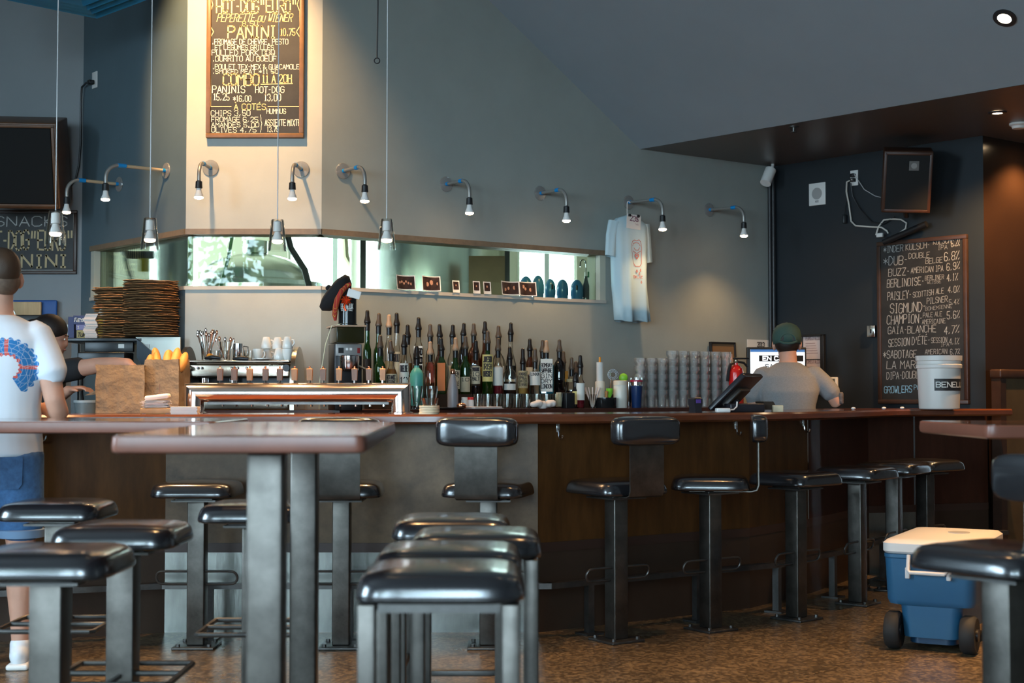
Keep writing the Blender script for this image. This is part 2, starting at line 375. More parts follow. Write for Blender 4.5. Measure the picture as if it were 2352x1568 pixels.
# ---------------------------------------------------------------- the brewery behind the glass
M_bw = mat('brewery_wall', (0.50, 0.47, 0.36), 0.7, noise=0.08, nscale=2)
m = MB(); B = BREW_Y
xs = [-5.6, BREW_WIN[0][0], BREW_WIN[0][1], BREW_WIN[1][0], BREW_WIN[1][1], 2.6]
for i in (0, 2, 4): seg(m, Vector((xs[i], B, 0)), Vector((xs[i+1], B, 0)), 0, 4.2)
for a, b, z0, z1 in BREW_WIN: seg(m, Vector((a, B, 0)), Vector((b, B, 0)), 0, z0); seg(m, Vector((a, B, 0)), Vector((b, B, 0)), z1, 4.2)
seg(m, Vector((-5.6, 9.9, 0)), Vector((-5.6, B, 0)), 0, 0.4); seg(m, Vector((-5.6, 9.9, 0)), Vector((-5.6, B, 0)), 3.4, 4.2); seg(m, Vector((-5.6, 9.9, 0)), Vector((-5.6, 10.6, 0)), 0.4, 3.4); seg(m, Vector((-5.6, 13.2, 0)), Vector((-5.6, B, 0)), 0.4, 3.4); seg(m, Vector((2.6, B, 0)), Vector((2.2, 11.05, 0)), 0, 4.2)  # gap in the unseen side wall is added to let more daylight in
struct(m.build('wall_brewery', M_bw, ang=0))
struct(MB().prism([(-5.6, 9.95), (-2.9, 9.95), (-1.9, 8.8), (-1.2, 8.8), (2.1, 11.15), (2.6, B), (-5.6, B)], 4.2, 4.3).build('ceiling_brewery', M_bw, ang=0))
m = MB()
for a, b, z0, z1 in BREW_WIN:
    for x in (a, (a+b)/2, b): m.box((x, B + 0.06, (z0+z1)/2), (0.05, 0.06, z1 - z0))
    for z in (z0, z1): m.box(((a+b)/2, B + 0.06, z), (b - a, 0.06, 0.05))
struct(m.build('window_frame_brewery', mat('white_frame', (0.6, 0.62, 0.6), 0.5), ang=0))
M_steel = mat('brushed_stainless', (0.55, 0.56, 0.53), 0.24, 1.0, noise=0.12, nscale=6, stretch=(1,1,0.05))
M_steel2 = mat('satin_stainless', (0.24, 0.245, 0.225), 0.27, 1.0, noise=0.35, nscale=3, stretch=(2,1,0.5), bump=0.05, bscale=20)
def tank(x, y, r, h, dome, label, hatch=False):
    t = thing('brewing_tank', label, 'tank', (x, y, 0))
    pr = [(r, 0.0), (r, h)]; 
    MB().lathe(pr, 48).build('shell', M_steel, t)
    pd = [(r, h), (r*0.985, h + 0.03), (r*0.80, h + 0.05)] + [(r*0.80*math.cos(a*PI/16), h + 0.05 + dome*math.sin(a*PI/16)) for a in range(1, 8)] + [(0.09, h + 0.05 + dome)]
    MB().lathe(pd, 48).build('dome', M_steel, t)
    if hatch: MB().lathe([(0.09, 0), (0.09, 0.09), (0.05, 0.1)], 20, (0,0,h + 0.05 + dome)).build('hatch', M_steel, t)
    return t
tank(X_at(585, 10.4), 10.4, 0.50, 1.93, 0.20, 'domed steel brewing tank seen through the glass above the pillar', True)
tank(X_at(770, 12.4), 12.4, 0.16, 1.92, 0.12, 'small steel vessel behind the glass beside the domed tank')
tank(X_at(985, 11.9), 11.9, 0.66, 3.4, 0.2, 'tall wide steel tank behind the glass above the photo prints')
tank(X_at(395, 11.6), 11.6, 0.20, 3.3, 0.15, 'tall narrow steel tank behind the angled left glass')
o = MB().box((0,0,0), (0.28, 0.02, 2.2)).build('plywood_sheet', mat('plywood', (0.20, 0.12, 0.06), 0.6, noise=0.15, nscale=4), loc=(X_at(1118, 11.0), 11.0, 1.12)); tag(o, 'plywood sheet standing behind the glass next to the tall wide tank', 'board')
M_blackpipe = mat('black_pipe', (0.02, 0.02, 0.022), 0.4)
for x, y, lab in ((1165, 11.2, 'dark steel post behind the glass above the group photos'), (833, 10.9, 'dark steel post behind the glass left of the wide tank')):
    o = MB().box((0,0,1.7), (0.04, 0.04, 3.4)).build('steel_post', M_blackpipe, loc=(X_at(x, y), y, 0)); tag(o, lab, 'post')
for x0, y0, x1, y1, Y, lab in ((620, 540, 690, 655, 9.1, None),):
    pass
def hose(pts, r, lab, cat='hose', mt=M_blackpipe):
    o = MB().tube(pts, r, 8).build(cat.replace(' ', '_'), mt); tag(o, lab, cat); return o
hose([at_y(540, 500, 9.6), at_y(525, 590, 9.6), at_y(503, 670, 9.6)], 0.012, 'thin dark green hose slanting across the domed tank', mt=mat('green_hose', (0.02,0.07,0.05),0.4))
hose([Vector((*at_y(650, 500, 9.5).xy, 4.2)), at_y(650, 500, 9.5), at_y(668, 570, 9.5), at_y(700, 620, 9.5), at_y(718, 690, 9.5)], 0.022, 'thick dark hose hanging behind the glass near the pillar corner')
hose([at_y(236, 540, 10.6), at_y(243, 600, 10.6), at_y(255, 690, 10.6)], 0.012, 'thin dark cable behind the left glass nearest its jamb', 'cable')
hose([at_y(283, 545, 10.6), at_y(286, 600, 10.6), at_y(298, 640, 10.6), at_y(300, 690, 10.6)], 0.016, 'black hose hanging from the elbow pipe behind the left glass')
t = thing('elbow_pipe', 'dark elbow pipe with valve behind the left glass', 'pipe', tuple(at_y(280, 582, 10.7)))
MB().tube([(0,0,0.5),(0,0,0.03),(0.02,0,0.0),(0.05,0,-0.01),(0.24,0,-0.01)], 0.03, 12).build('pipe', M_blackpipe, t)
MB().box((0.17,-0.04,-0.09), (0.08,0.005,0.1)).build('warning_tag', mat('yellow_tag',(0.75,0.55,0.03),0.5), t)
hose([at_y(792, 545, 12.9), at_y(795, 590, 12.9), at_y(815, 625, 12.9)], 0.03, 'pale curved pipe in front of the bright brewery window', 'pipe', mat('cream_pipe',(0.75,0.68,0.45),0.5))
# ================================================================ the bar
M_top = mat('bar_top_wood', (0.13, 0.038, 0.016), 0.16, noise=0.25, nscale=5, stretch=(1,1,8), coat=0.4)
M_panelC = mat('grey_brown_panel', (0.135, 0.085, 0.047), 0.36, spec=0.3, noise=0.5, nscale=4.5, bump=0.03, bscale=30)
M_panelB = mat('brown_wood_panel', (0.085, 0.034, 0.009), 0.4, spec=0.25, noise=0.35, nscale=4, stretch=(3,3,0.6))
M_panelD = mat('red_brown_wood_panel', (0.05, 0.017, 0.009), 0.4, spec=0.25, noise=0.3, nscale=4, stretch=(3,3,0.6))
M_rail = mat('dark_rail_wood', (0.045, 0.022, 0.015), 0.4)
M_kickD = mat('dark_brown_laminate', (0.05, 0.030, 0.02), 0.4, spec=0.25, noise=0.15, nscale=4)
M_iron = mat('worn_gun_metal', (0.095, 0.086, 0.076), 0.36, 0.85, noise=0.35, nscale=9, bump=0.03, bscale=40)
M_irondark = mat('dark_gun_metal', (0.10, 0.095, 0.09), 0.38, 0.8, noise=0.3, nscale=9)
M_chrome = mat('chrome', (0.75, 0.75, 0.75), 0.12, 1.0)
BASE = [Vector(p + (0,)) for p in [(-3.3, 6.32), (-1.68, 6.92), (0.125, 6.92), (1.28, 7.70), (1.72, 8.27), (2.3, 9.2), (2.63, 9.30), (3.17, 9.5)]]
def offset(poly, d):
    out = []
    for i, p in enumerate(poly):
        ns = []
        if i > 0: e = (p - poly[i-1]).normalized(); ns.append(Vector((e.y, -e.x, 0)))
        if i < len(poly)-1: e = (poly[i+1] - p).normalized(); ns.append(Vector((e.y, -e.x, 0)))
        n = sum(ns, Vector()).normalized(); c = max(0.5, n.dot(ns[0])); out.append(p + n * d / c)
    return out
def chaikin(poly, it=2):
    for _ in range(it):
        q = [poly[0]]
        for a, b in zip(poly[:-1], poly[1:]): q += [a*0.8 + b*0.2, a*0.2 + b*0.8]
        poly = q + [poly[-1]]
    return poly
BZ = 1.055
fr = chaikin(offset(BASE, 0.25)); bk = chaikin(offset(BASE, -0.33)); clampw = lambda p: p + nN * max(0.0, 0.03 - (p - NR).dot(nN)); fr = [clampw(p) for p in fr]; bk = [clampw(p) for p in bk]
rings = []
for a, b in zip(fr, bk):
    n = (a - b).normalized()
    rings.append([(*b.xy, BZ-0.045), (*(a - n*0.012).xy, BZ-0.045), (*a.xy, BZ-0.035), (*a.xy, BZ-0.01), (*(a-n*0.01).xy, BZ), (*b.xy, BZ)])
o = MB().loft(rings).build('bar_worktop', M_top, ang=30); tag(o, 'long glossy red-brown wooden bar top that bends towards the wall', 'worktop')
t = thing('bar_cladding', 'panelled front of the bar below the worktop with steel kick plates', 'bar', (0,0,0))
pm = [M_panelB, M_panelC, M_panelB, M_panelB, M_panelD, M_panelD, M_panelD]
for i, (a, b) in enumerate(zip(BASE[:-1], BASE[1:])):
    L = (b - a).length; n = max(1, round(L / 1.0)) if i == 0 else 1
    m = MB(); seg(m, a, b, 0.43, BZ-0.045, 0.04); m.build('panel', pm[i], t, 0)
    m = MB(); seg(m, a + Vector((0,-0.006,0)), b + Vector((0,-0.006,0)), 0.385, 0.43, 0.046); m.build('rail', M_rail, t, 0)
    m = MB(); seg(m, a, b, 0.0, 0.385, 0.04); m.build('kick_plate', M_steel2 if i in (1, 5) else M_kickD, t, 0)
    if i in (3, 5): m = MB(); seg(m, b - (b-a).normalized()*0.012, b, 0.43, BZ-0.045, 0.05); m.build('corner_strip', M_chrome, t, 0)
# coat hooks under the worktop
def coat_hook(P, rz, label, double=False):
    t = thing('coat_hook', label, 'hook', P, rz)
    MB().rbox((0,-0.004,0),(0.02,0.008,0.045),0.003).build('plate', M_chrome, t)
    for s in ((-1,1) if double else (0,)):
        pts = [(0,-0.008,-0.005)] + [(s*(0.036 - 0.034*math.cos(a)), -0.012 - 0.02*math.sin(a) if not double else -0.02, -0.03 - 0.03*math.sin(a)) for a in [k*PI/8 for k in range(0,9)]]
        if not double: pts = [(0,-0.006,-0.005),(0,-0.012,-0.03)] + [(0,-0.028+0.016*math.cos(a),-0.035-0.018*math.sin(a)) for a in [k*PI/6 for k in range(0,7)]]
        MB().tube(pts, 0.0045, 8).build('prong', M_chrome, t)
def on_bar(i, f, z, off=0.0):
    a, b = BASE[i], BASE[i+1]; p = a + (b-a)*f; e = (b-a).normalized(); n = Vector((e.y,-e.x,0)); q = p + n*off; return (q.x, q.y, z), rzof(e)
P, rz = on_bar(0, 0.64, 0.985); P = (P[0], P[1]-0.004, P[2]); coat_hook(P, rz, 'double chrome coat hook on the brown panel beside the customer', True)
P, rz = on_bar(2, 0.085, 0.985); coat_hook(P, rz, 'single coat hook under the bar top just right of the grey panel')
P, rz = on_bar(2, 0.93, 0.985); coat_hook(P, rz, 'single coat hook under the bar top above the stool with the turned backrest')
P, rz = on_bar(3, 0.9, 0.985); coat_hook(P, rz, 'single coat hook under the bar top above the torn backless stool')
# foot rail
t = thing('foot_rail', 'flat black steel foot rail running along the base of the bar', 'foot rail', (0,0,0))
fp = offset(BASE, 0.2)
m = MB()
for a, b in zip(fp[:-1], fp[1:]): seg(m, a, b, 0.235, 0.262, 0.045)
m.build('rail', M_irondark, t, 0)
for i, f in ((1,0.12),(1,0.48),(1,0.86),(2,0.16),(2,0.62),(3,0.0),(3,0.9),(4,0.35),(4,0.8),(5,0.5)):
    a, b = fp[i], fp[i+1]; p = a + (b-a)*f; e = (b-a).normalized(); p = p - Vector((e.y,-e.x,0))*0.022
    m = MB().box((p.x,p.y,0.118),(0.035,0.035,0.235), rzof(e)).box((p.x,p.y,0.005),(0.1,0.1,0.01), rzof(e)); m.build('support', M_irondark, t, 0)
# ================================================================ stools
M_vinyl = mat('black_vinyl', (0.012, 0.012, 0.014), 0.22, spec=1.0, coat=0.5, bump=0.05, bscale=420)
M_foam = mat('torn_foam', (0.5, 0.4, 0.22), 0.9)
def sring(w, d, z, n=5.0, k=48, cx=0, cy=0):
    r = []
    for j in range(k):
        a = 2*PI*(j+0.5)/k; c, s_ = math.cos(a), math.sin(a)
        r.append((cx + w/2*math.copysign(abs(c)**(2/n), c), cy + d/2*math.copysign(abs(s_)**(2/n), s_), z))
    return r
def cushion(mb, w, d, h, M=None, n=6.0):
    P = [(0.93,0.0),(0.985,0.003),(1.0,0.010),(0.992,h*0.32),(0.977,h*0.50),(0.957,h*0.66),(0.928,h*0.79),(0.875,h*0.90),(0.78,h*0.975),(0.6,h*1.03),(0.3,h*1.065),(0.04,h*1.075)]
    mb.loft([sring(w*k if k > 0.9 else w*k, d*k, z, n) for k, z in P], True, True, M); return mb
def seat_parts(t, back, sw, swivel=True, bdz=0.0):
    R = Matrix.Rotation(sw, 4, 'Z')
    if swivel:
        MB().box((0,0,0.668),(0.2,0.2,0.008)).rbox((0,0,0.675),(0.17,0.17,0.012),0.004).build('mount_plate', M_irondark, t, 30)
    m = MB(); cushion(m, 0.38, 0.38, 0.066, R @ Matrix.Translation((0,0,0.686))); m.build('seat', M_vinyl, t, 60)
    if back:
        m = MB()
        prof = [(0.10,0.678),(-0.20,0.678),(-0.225,0.686),(-0.235,0.71),(-0.235,0.95+bdz)]
        top = [(x*-1, 0) for x in (0,)]
        for x0, x1 in ((-0.0975, 0.0975),):
            ring = []
            for (yy, zz) in prof: ring.append((yy, zz))
            th = 0.006; vs = []; fs = []
            for yy, zz in ring: vs += [(x0, yy, zz), (x1, yy, zz)]
            for (yy, zz), (dy, dz) in zip(ring, ((0,th),(0,th),(th*0.7,th*0.7),(th,0.002),(th,0))): vs += [(x0, yy+dy, zz+dz), (x1, yy+dy, zz+dz)]
            k = len(ring)
            for i in range(k-1):
                a = 2*i; fs += [(a,a+1,a+3,a+2), (2*k+a,2*k+a+2,2*k+a+3,2*k+a+1), (a,a+2,2*k+a+2,2*k+a), (a+1,2*k+a+1,2*k+a+3,a+3)]
            fs += [(0,2*k,2*k+1,1),(2*k-2,2*k-1,4*k-1,4*k-2)]
            m.add(vs, fs, R)
        m.build('back_bracket', M_iron, t, 30)
        m = MB(); cushion(m, 0.375, 0.135, 0.075, R @ Matrix.Translation((0,-0.20,0.982+bdz)) @ Matrix.Rotation(PI/2, 4, 'X'), 5.0)
        m.build('backrest', M_vinyl, t, 60)
def fixed_stool(x, y, rz, label, back=False, sw=0.0, torn=False):
    t = thing('bar_stool', label, 'stool', (x, y, 0), rz, 'fixed bar stools')
    bp = MB().rbox((0,0,0.006),(0.19,0.19,0.012),0.003).build('base_plate', M_irondark, t)
    for sx in (-1,1):
        for sy in (-1,1): MB().cyl((sx*0.07,sy*0.07,0.012),(sx*0.07,sy*0.07,0.024),0.010,n=6).build('bolt', M_irondark, bp)
    MB().rbox((0,0,0.34),(0.08,0.08,0.656),0.006).build('post', M_iron, t)
    for s in (-1, 1):
        pts = [(s*0.035,-0.03,0.335),(s*0.14,-0.03,0.335)] + [(s*(0.155+0.03*math.sin(a)), -0.03*math.cos(a), 0.335) for a in [k*PI/8 for k in range(1,8)]] + [(s*0.14,0.03,0.335),(s*0.035,0.03,0.335)]
        pts = [(p[0], -0.012 + p[1]*0.25, 0.315 - p[1]) for p in pts]
        MB().tube(pts, 0.006, 8).build('foot_loop', M_irondark, t)
    seat_parts(t, back, sw - rz if back else sw)
    if torn:
        MB().rbox((0.187,-0.13,0.715),(0.012,0.02,0.03),0.005).build('torn_corner', M_foam, t)
    return t
D = math.radians
fixed_stool(X_at(455,6.51), 6.53, 0, 'backless black bar stool fixed before the grey bar panel, left of the table posts')
fixed_stool(X_at(786,6.51), 6.53, 0, 'backed bar stool half hidden behind the corner of the high table', True, D(2))
fixed_stool(X_at(1122,6.51), 6.53, 0, 'backed bar stool standing before the right end of the grey panel', True, D(-13))
fixed_stool(0.488, 6.69, D(34), 'backed bar stool right of the grey panel, its backrest squarely facing us', True, D(33))
fixed_stool(0.972, 7.0, D(34), 'bar stool with its backrest swivelled sideways, before the payment terminal', True, D(82))
fixed_stool(1.457, 7.33, D(42), 'backless bar stool with a torn seat corner, below the grey-shirted person', torn=True)
fixed_stool(1.90, 7.86, D(52), 'backless bar stool left of the blue cooler, its foot loop fully in view')
fixed_stool(X_at(2050,8.4), 8.4, D(56), 'backless bar stool standing behind the blue cooler, before the steel kick plate')
fixed_stool(X_at(2122,8.72), 8.72, D(40), 'farthest backless bar stool, below the white bucket on the bar')
def pedestal_stool(x, y, rz, label, back=False, sw=0.0):
    t = thing('pedestal_stool', label, 'stool', (x, y, 0), rz, 'loose stools around the high tables')
    MB().rbox((0,0,0.006),(0.40,0.40,0.012),0.004).build('base_plate', M_irondark, t)
    MB().rbox((0,0,0.345),(0.085,0.085,0.668),0.006).build('post', M_iron, t)
    pts = [(-0.17,-0.17,0.29),(0.17,-0.17,0.29),(0.18,-0.16,0.29),(0.18,0.16,0.29),(0.17,0.17,0.29),(-0.17,0.17,0.29),(-0.18,0.16,0.29),(-0.18,-0.16,0.29)]
    m = MB().tube(pts, 0.009, 8, closed=True)
    for s in (-1, 1): m.cyl((0, s*0.04, 0.29), (0, s*0.17, 0.29), 0.009, n=8); m.cyl((s*0.04,0,0.29),(s*0.18,0,0.29),0.009,n=8)
    m.build('foot_ring', M_irondark, t)
    seat_parts(t, back, sw, True, -0.065 if back else 0.0); return t
pedestal_stool(-1.20, 3.72, 0, 'nearest black stool left of the high table, cut by the picture edge')
pedestal_stool(-1.20, 4.42, 0, 'middle black stool left of the high table, behind the nearest one')
pedestal_stool(-1.70, 5.36, 0, 'black stool in front of the customer in shorts')
pedestal_stool(-0.95, 5.29, 0, 'black stool behind the two posts of the high table')
pedestal_stool(1.30, 3.78, D(38), 'black stool with a backrest at the right picture edge, before the cooler', True, D(87))
def leg_stool(x, y, rz, label):
    t = thing('four_leg_stool', label, 'stool', (x, y, 0), rz, 'row of four-legged stools')
    m = MB(); cushion(m, 0.385, 0.385, 0.066, Matrix.Translation((0,0,0.686))); m.build('seat', M_vinyl, t, 60)
    m = MB()
    for s in (-1,1): m.box((0,s*0.155,0.676),(0.27,0.03,0.02)); m.box((s*0.155,0,0.676),(0.03,0.27,0.02))
    m.build('seat_frame', M_irondark, t, 0)
    for sx in (-1,1):
        for sy in (-1,1): MB().rbox((sx*0.16,sy*0.16,0.343),(0.04,0.04,0.686),0.004).build('leg', M_iron, t)
    for s in (-1,1):
        MB().rbox((0,s*0.16,0.21),(0.29,0.02,0.02),0.003).build('rung', M_irondark, t); MB().rbox((s*0.16,0,0.27),(0.02,0.29,0.02),0.003).build('rung', M_irondark, t)
leg_stool(-0.162, 3.34, 0, 'nearest black four-legged stool, its front edge catching blue daylight')
leg_stool(-0.165, 3.77, 0, 'second four-legged stool from the front of the row')
leg_stool(-0.105, 4.19, 0, 'third stool of the row, pushed out to the right')
leg_stool(-0.194, 4.68, 0, 'rearmost four-legged stool of the row, nearest the bar')
# ================================================================ tables
M_table = mat('table_wood', (0.10, 0.048, 0.03), 0.08, noise=0.2, nscale=4, stretch=(8,0.6,1), coat=0.3)
M_tedge = mat('table_edge_wood', (0.17, 0.062, 0.04), 0.3, noise=0.15, nscale=6)
def high_table(x0, x1, y0, y1, rz, posts, label, ps=0.088):
    cx, cy = (x0+x1)/2, (y0+y1)/2; w, d = x1-x0, y1-y0
    t = thing('high_table', label, 'table', (cx, cy, 0), rz)
    def ring(s_, z): return sring(w - s_, d - s_, z, 40, 80)
    MB().loft([ring(0.02, 1.013), ring(0.004, 1.018), ring(0, 1.03), ring(0.004, 1.052), ring(0.012, 1.0545)]).build('edge_band', M_tedge, t, 40)
    MB().prism([p[:2] for p in ring(0.013, 0)], 1.05, 1.056).build('tabletop', M_table, t, 30)
    for px, py in posts:
        MB().rbox((px-cx, py-cy, 0.51),(ps, ps, 1.0),0.008).build('post', M_iron, t)
        MB().rbox((px-cx, py-cy, 0.006),(0.5,0.5,0.012),0.004).build('base_plate', M_irondark, t)
high_table(-0.955, -0.365, 3.27, 4.85, D(2.2), [(-0.615,3.45),(-0.66,4.72)], 'high wooden table on two steel posts, in front of the bar')
high_table(-3.7, -1.03, 4.95, 5.6, 0, [(-3.1,5.25),(-2.4,5.25)], 'second high wooden table at the left, between stools and customer')
high_table(1.45, 2.9, 4.35, 5.1, 0, [(2.1,4.7)], 'high wooden table whose corner enters at the right edge')
# ================================================================ lamps
M_conduit = mat('grey_conduit', (0.33, 0.32, 0.30), 0.4, 0.6)
M_tape = mat('blue_tape', (0.0, 0.22, 0.55), 0.5)
M_black = mat('black_plastic', (0.012, 0.012, 0.013), 0.4)
M_whitepl = mat('white_plastic', (0.75, 0.73, 0.70), 0.45)
M_clear = glassy('clear_plastic', (0.85, 0.85, 0.84), 0.25, 0.05, 0.06, (0.5,0.49,0.47), 0.4)
M_lens = mat('glowing_bulb_face', (1, 0.8, 0.6), 0.4, emit=(1.0, 0.62, 0.34), estr=40)
M_beige = mat('beige_conduit', (0.55, 0.42, 0.27), 0.4, 0.2)
def wall_lamp(P, rz, L, label, power, arm=M_conduit, rise=0.0, drop=0.0):
    t = thing('wall_lamp', label, 'lamp', P, rz, 'wall lamps with bent conduit arms')
    MB().lathe([(0.048,0),(0.05,0.004),(0.048,0.008),(0.02,0.009)], 28, M=Matrix.Rotation(PI/2,4,'X')).build('flange', M_clear, t)
    q = 0.085
    st = [(0,-0.005,0),(0,-(L-q)*0.5,rise*0.5),(0,-(L-q),rise)]
    bend = [(0,-(L-q)-q*math.sin(a),rise-q*(1-math.cos(a))) for a in [k*PI/16 for k in range(1,9)]]
    z0 = rise - q; end = [(0,-L,z0-0.03-drop)]
    MB().tube(st, 0.0105, 10).build('arm', arm, t)
    MB().tube([st[-1]] + bend + end, 0.0115, 10).build('bent_hose', M_conduit, t)
    MB().cyl((0,-0.012,0),(0,-0.03,0.0),0.0125,n=12).build('tape', M_tape, t)
    a, b = Vector(st[1]), Vector(st[2]); MB().cyl(a.lerp(b,0.72), a.lerp(b,1.05), 0.0135, n=12).build('tape', M_tape, t)
    zs = z0 - 0.03 - drop
    MB().lathe([(0.010,0.0),(0.019,-0.006),(0.020,-0.03),(0.021,-0.045),(0.012,-0.047)], 20, (0,-L,zs)).build('socket', M_black, t)
    MB().lathe([(0.012,-0.045),(0.014,-0.05),(0.018,-0.07),(0.027,-0.092),(0.027,-0.097)], 24, (0,-L,zs)).build('bulb', M_whitepl, t)
    MB().lathe([(0.0262,-0.096),(0.026,-0.103),(0.018,-0.109),(0.001,-0.112)], 24, (0,-L,zs)).build('bulb_face', M_lens, t)
    T = Matrix.Translation(P) @ Matrix.Rotation(rz,4,'Z'); w0 = T @ Vector((0,-L,zs-0.118)); w1 = T @ Vector((0,-L+0.05,zs-1.2))
    spot(w0, w1, power, 118, blend=0.9, r=0.02)
def pw(x, y, P, n): return on_plane(x, y, P, n)
rzL, rzR, rzN = rzof(dL), rzof(dR), rzof(dN)
LP = 15.0
wall_lamp(pw(383,392,CL,nL), rzL, 0.40, 'wall lamp with long beige arm nearest the pillar on the angled left wall', LP, M_beige, 0.0)
wall_lamp(pw(275,423,CL,nL), rzL, 0.36, 'wall lamp with long beige arm next to the snack board', LP, M_beige, 0.0)
wall_lamp(pw(484,386,CL,Vector((0,1,0))), D(-3), 0.26, 'wall lamp on the pillar below the left edge of the menu board', LP)
wall_lamp(pw(692,389,CL,Vector((0,1,0))), D(-3), 0.26, 'wall lamp on the pillar below the right edge of the menu board', LP)
for i, (x, y) in enumerate([(787,393),(1024,423),(1240,444),(1443,465),(1628,482)]):
    lab = ['wall lamp on the grey wall nearest the pillar','wall lamp on the grey wall above the photo prints','wall lamp on the grey wall above the blue domed canisters','wall lamp on the grey wall with a T-shirt hanging from its arm','wall lamp on the grey wall nearest the dark corner'][i]
    wall_lamp(pw(x,y,CR,nR), rzR, [0.27,0.27,0.29,0.36,0.36][i], lab, LP if i != 3 else 8.0, rise=-0.01 if i > 2 else 0)
M_shade = glassy('lamp_glass', (0.97, 0.96, 0.95), 0.25, 0.02, 0.03)
def pendant(x, ytop, ybot, Y, label, power):
    p = at_y(x, ybot, Y); h = Zy(ytop, Y) - p.z
    t = thing('pendant_lamp', label, 'lamp', tuple(p), 0, 'glass pendant lamps over the bar')
    r1 = h * 0.30; r0 = r1 * 0.66
    MB().lathe([(r1,0),(r0,h*0.97),(r0*0.9,h),(0.004,h),(0.004,h-0.004),(r0-0.003,h*0.96),(r1-0.003,0.0)], 32, cap0=False, cap1=False).build('glass_shade', M_shade, t)
    MB().tube([(0,0,h),(0.001,0,2.0),(0,0,TOP - p.z)], 0.0028, 6).build('cord', mat('grey_cord', (0.5,0.5,0.5), 0.5), t)
    MB().lathe([(0.004,h-0.004),(0.020,h-0.012),(0.021,h*0.62),(0.013,h*0.6)], 20).build('socket', M_whitepl, t)
    MB().lathe([(0.013,h*0.6),(0.016,h*0.55),(0.027,h*0.36),(0.027,h*0.33)], 24).build('bulb', M_whitepl, t)
    MB().lathe([(0.0262,h*0.335),(0.026,h*0.28),(0.018,h*0.24),(0.001,h*0.225)], 24).build('bulb_face', M_lens, t)
    spot(p + Vector((0,0,h*0.22)), p + Vector((0,0,-1)), power, 125, blend=0.9, r=0.02)
pendant(127,484,560,6.55,'glass pendant lamp hanging in front of the snack board',28)
pendant(344,501,573,6.85,'glass pendant lamp hanging above the basket stacks',55)
pendant(637,504,576,6.95,'glass pendant lamp hanging in front of the domed tank',55)
pendant(888,503,573,6.95,'glass pendant lamp hanging right of the pillar, before the glass strip',55)
# pull cord with ring
t = thing('pull_cord', 'thin dark pull cord with a ring hanging from the ceiling', 'cord', tuple(at_y(866, 145, 8.2)))
MB().tube([(0,0,0.03),(0.004,0,0.35),(0,0,TOP - t.location.z)], 0.004, 6).build('cord', M_blackpipe, t)
MB().tube([(0.016*math.sin(a),0,0.014-0.016*math.cos(a)) for a in [k*PI/8 for k in range(16)]], 0.0035, 6, closed=True).build('ring', M_blackpipe, t)
# menu spotlight (above the frame) that washes the pillar
t = thing('spot_lamp', 'black ceiling spotlight aimed at the menu board', 'lamp', (-2.0, 7.2, 4.7))
MB().tube([(0,0,0.3),(0,0,0)], 0.015, 8).build('stem', M_black, t)
dv = (Vector((-1.72, 8.55, 3.15)) - Vector((-2.0, 7.2, 4.65))).normalized()
MB().cyl(tuple(dv*-0.05), tuple(dv*0.13), 0.045, 0.055, 20).build('lamp_head', M_black, t)
spot(Vector((-2.0,7.2,4.65)) + dv*0.16, (-1.72,8.6,3.2), 560, 46, (1.0,0.58,0.25), 0.8, 0.04)
# recessed lights
def recessed(P, n, to, label, power, angle=70, glow=M_lens, r=0.045):
    n = Vector(n).normalized(); q = n.to_track_quat('Z','Y').to_matrix().to_4x4()
    t = thing('recessed_light', label, 'lamp', tuple(P)); 
    MB().lathe([(r*0.75,0.0),(r*1.25,0.0),(r*1.25,0.006),(r*0.75,0.01)], 28, M=q, cap0=False, cap1=False).build('trim_ring', M_blackpipe, t)
    MB().lathe([(r*0.78,0.004),(0.001,0.003)], 24, M=q, cap0=False, cap1=False).build('bulb', glow, t)
    if power: spot(Vector(P) + n*0.03, to, power, angle, (1.0,0.55,0.22), 0.7, 0.03)
M_glow = mat('bright_bulb', (1,0.8,0.6), 0.4, emit=(1.0,0.72,0.42), estr=60)
slope_n = Vector((eN.x*-SLOPE, eN.y*-SLOPE, 1)).normalized() * -1
if slope_n.z > 0: slope_n = -slope_n
p = on_plane(2308, 40, E0 + z3, slope_n); recessed(p + slope_n*0.002, slope_n, p + Vector((-0.3,-0.2,-2)), 'recessed spotlight glowing in the sloped ceiling', 60, 80, M_glow, 0.05)
p = at_z(2291, 257, SOF); recessed(p + Vector((0,0,-0.002)), (0,0,-1), p + Vector((0.10,0.42,-1)), 'recessed spotlight glowing in the low soffit', 150, 100, M_glow, 0.045)
recessed((3.62,9.60,SOF-0.002), (0,0,-1), (3.66,9.75,1.0), 'recessed spotlight close to the brown wall, outside the picture', 70, 120, M_glow, 0.045)
p = at_z(2340, 283, SOF); t = thing('smoke_detector', 'white smoke detector on the soffit beside the spotlight', 'detector', tuple(p))
MB().lathe([(0.06,0),(0.06,-0.012),(0.045,-0.02),(0.04,-0.035),(0.001,-0.038)], 28).build('body', M_whitepl, t)
p = at_z(1823, 291, SOF); t = thing('sprinkler_head', 'small ceiling sprinkler on the dark soffit', 'sprinkler', tuple(p))
MB().lathe([(0.035,0),(0.035,-0.004),(0.012,-0.006),(0.009,-0.03),(0.02,-0.034),(0.02,-0.037),(0.001,-0.038)], 20).build('body', M_irondark, t)
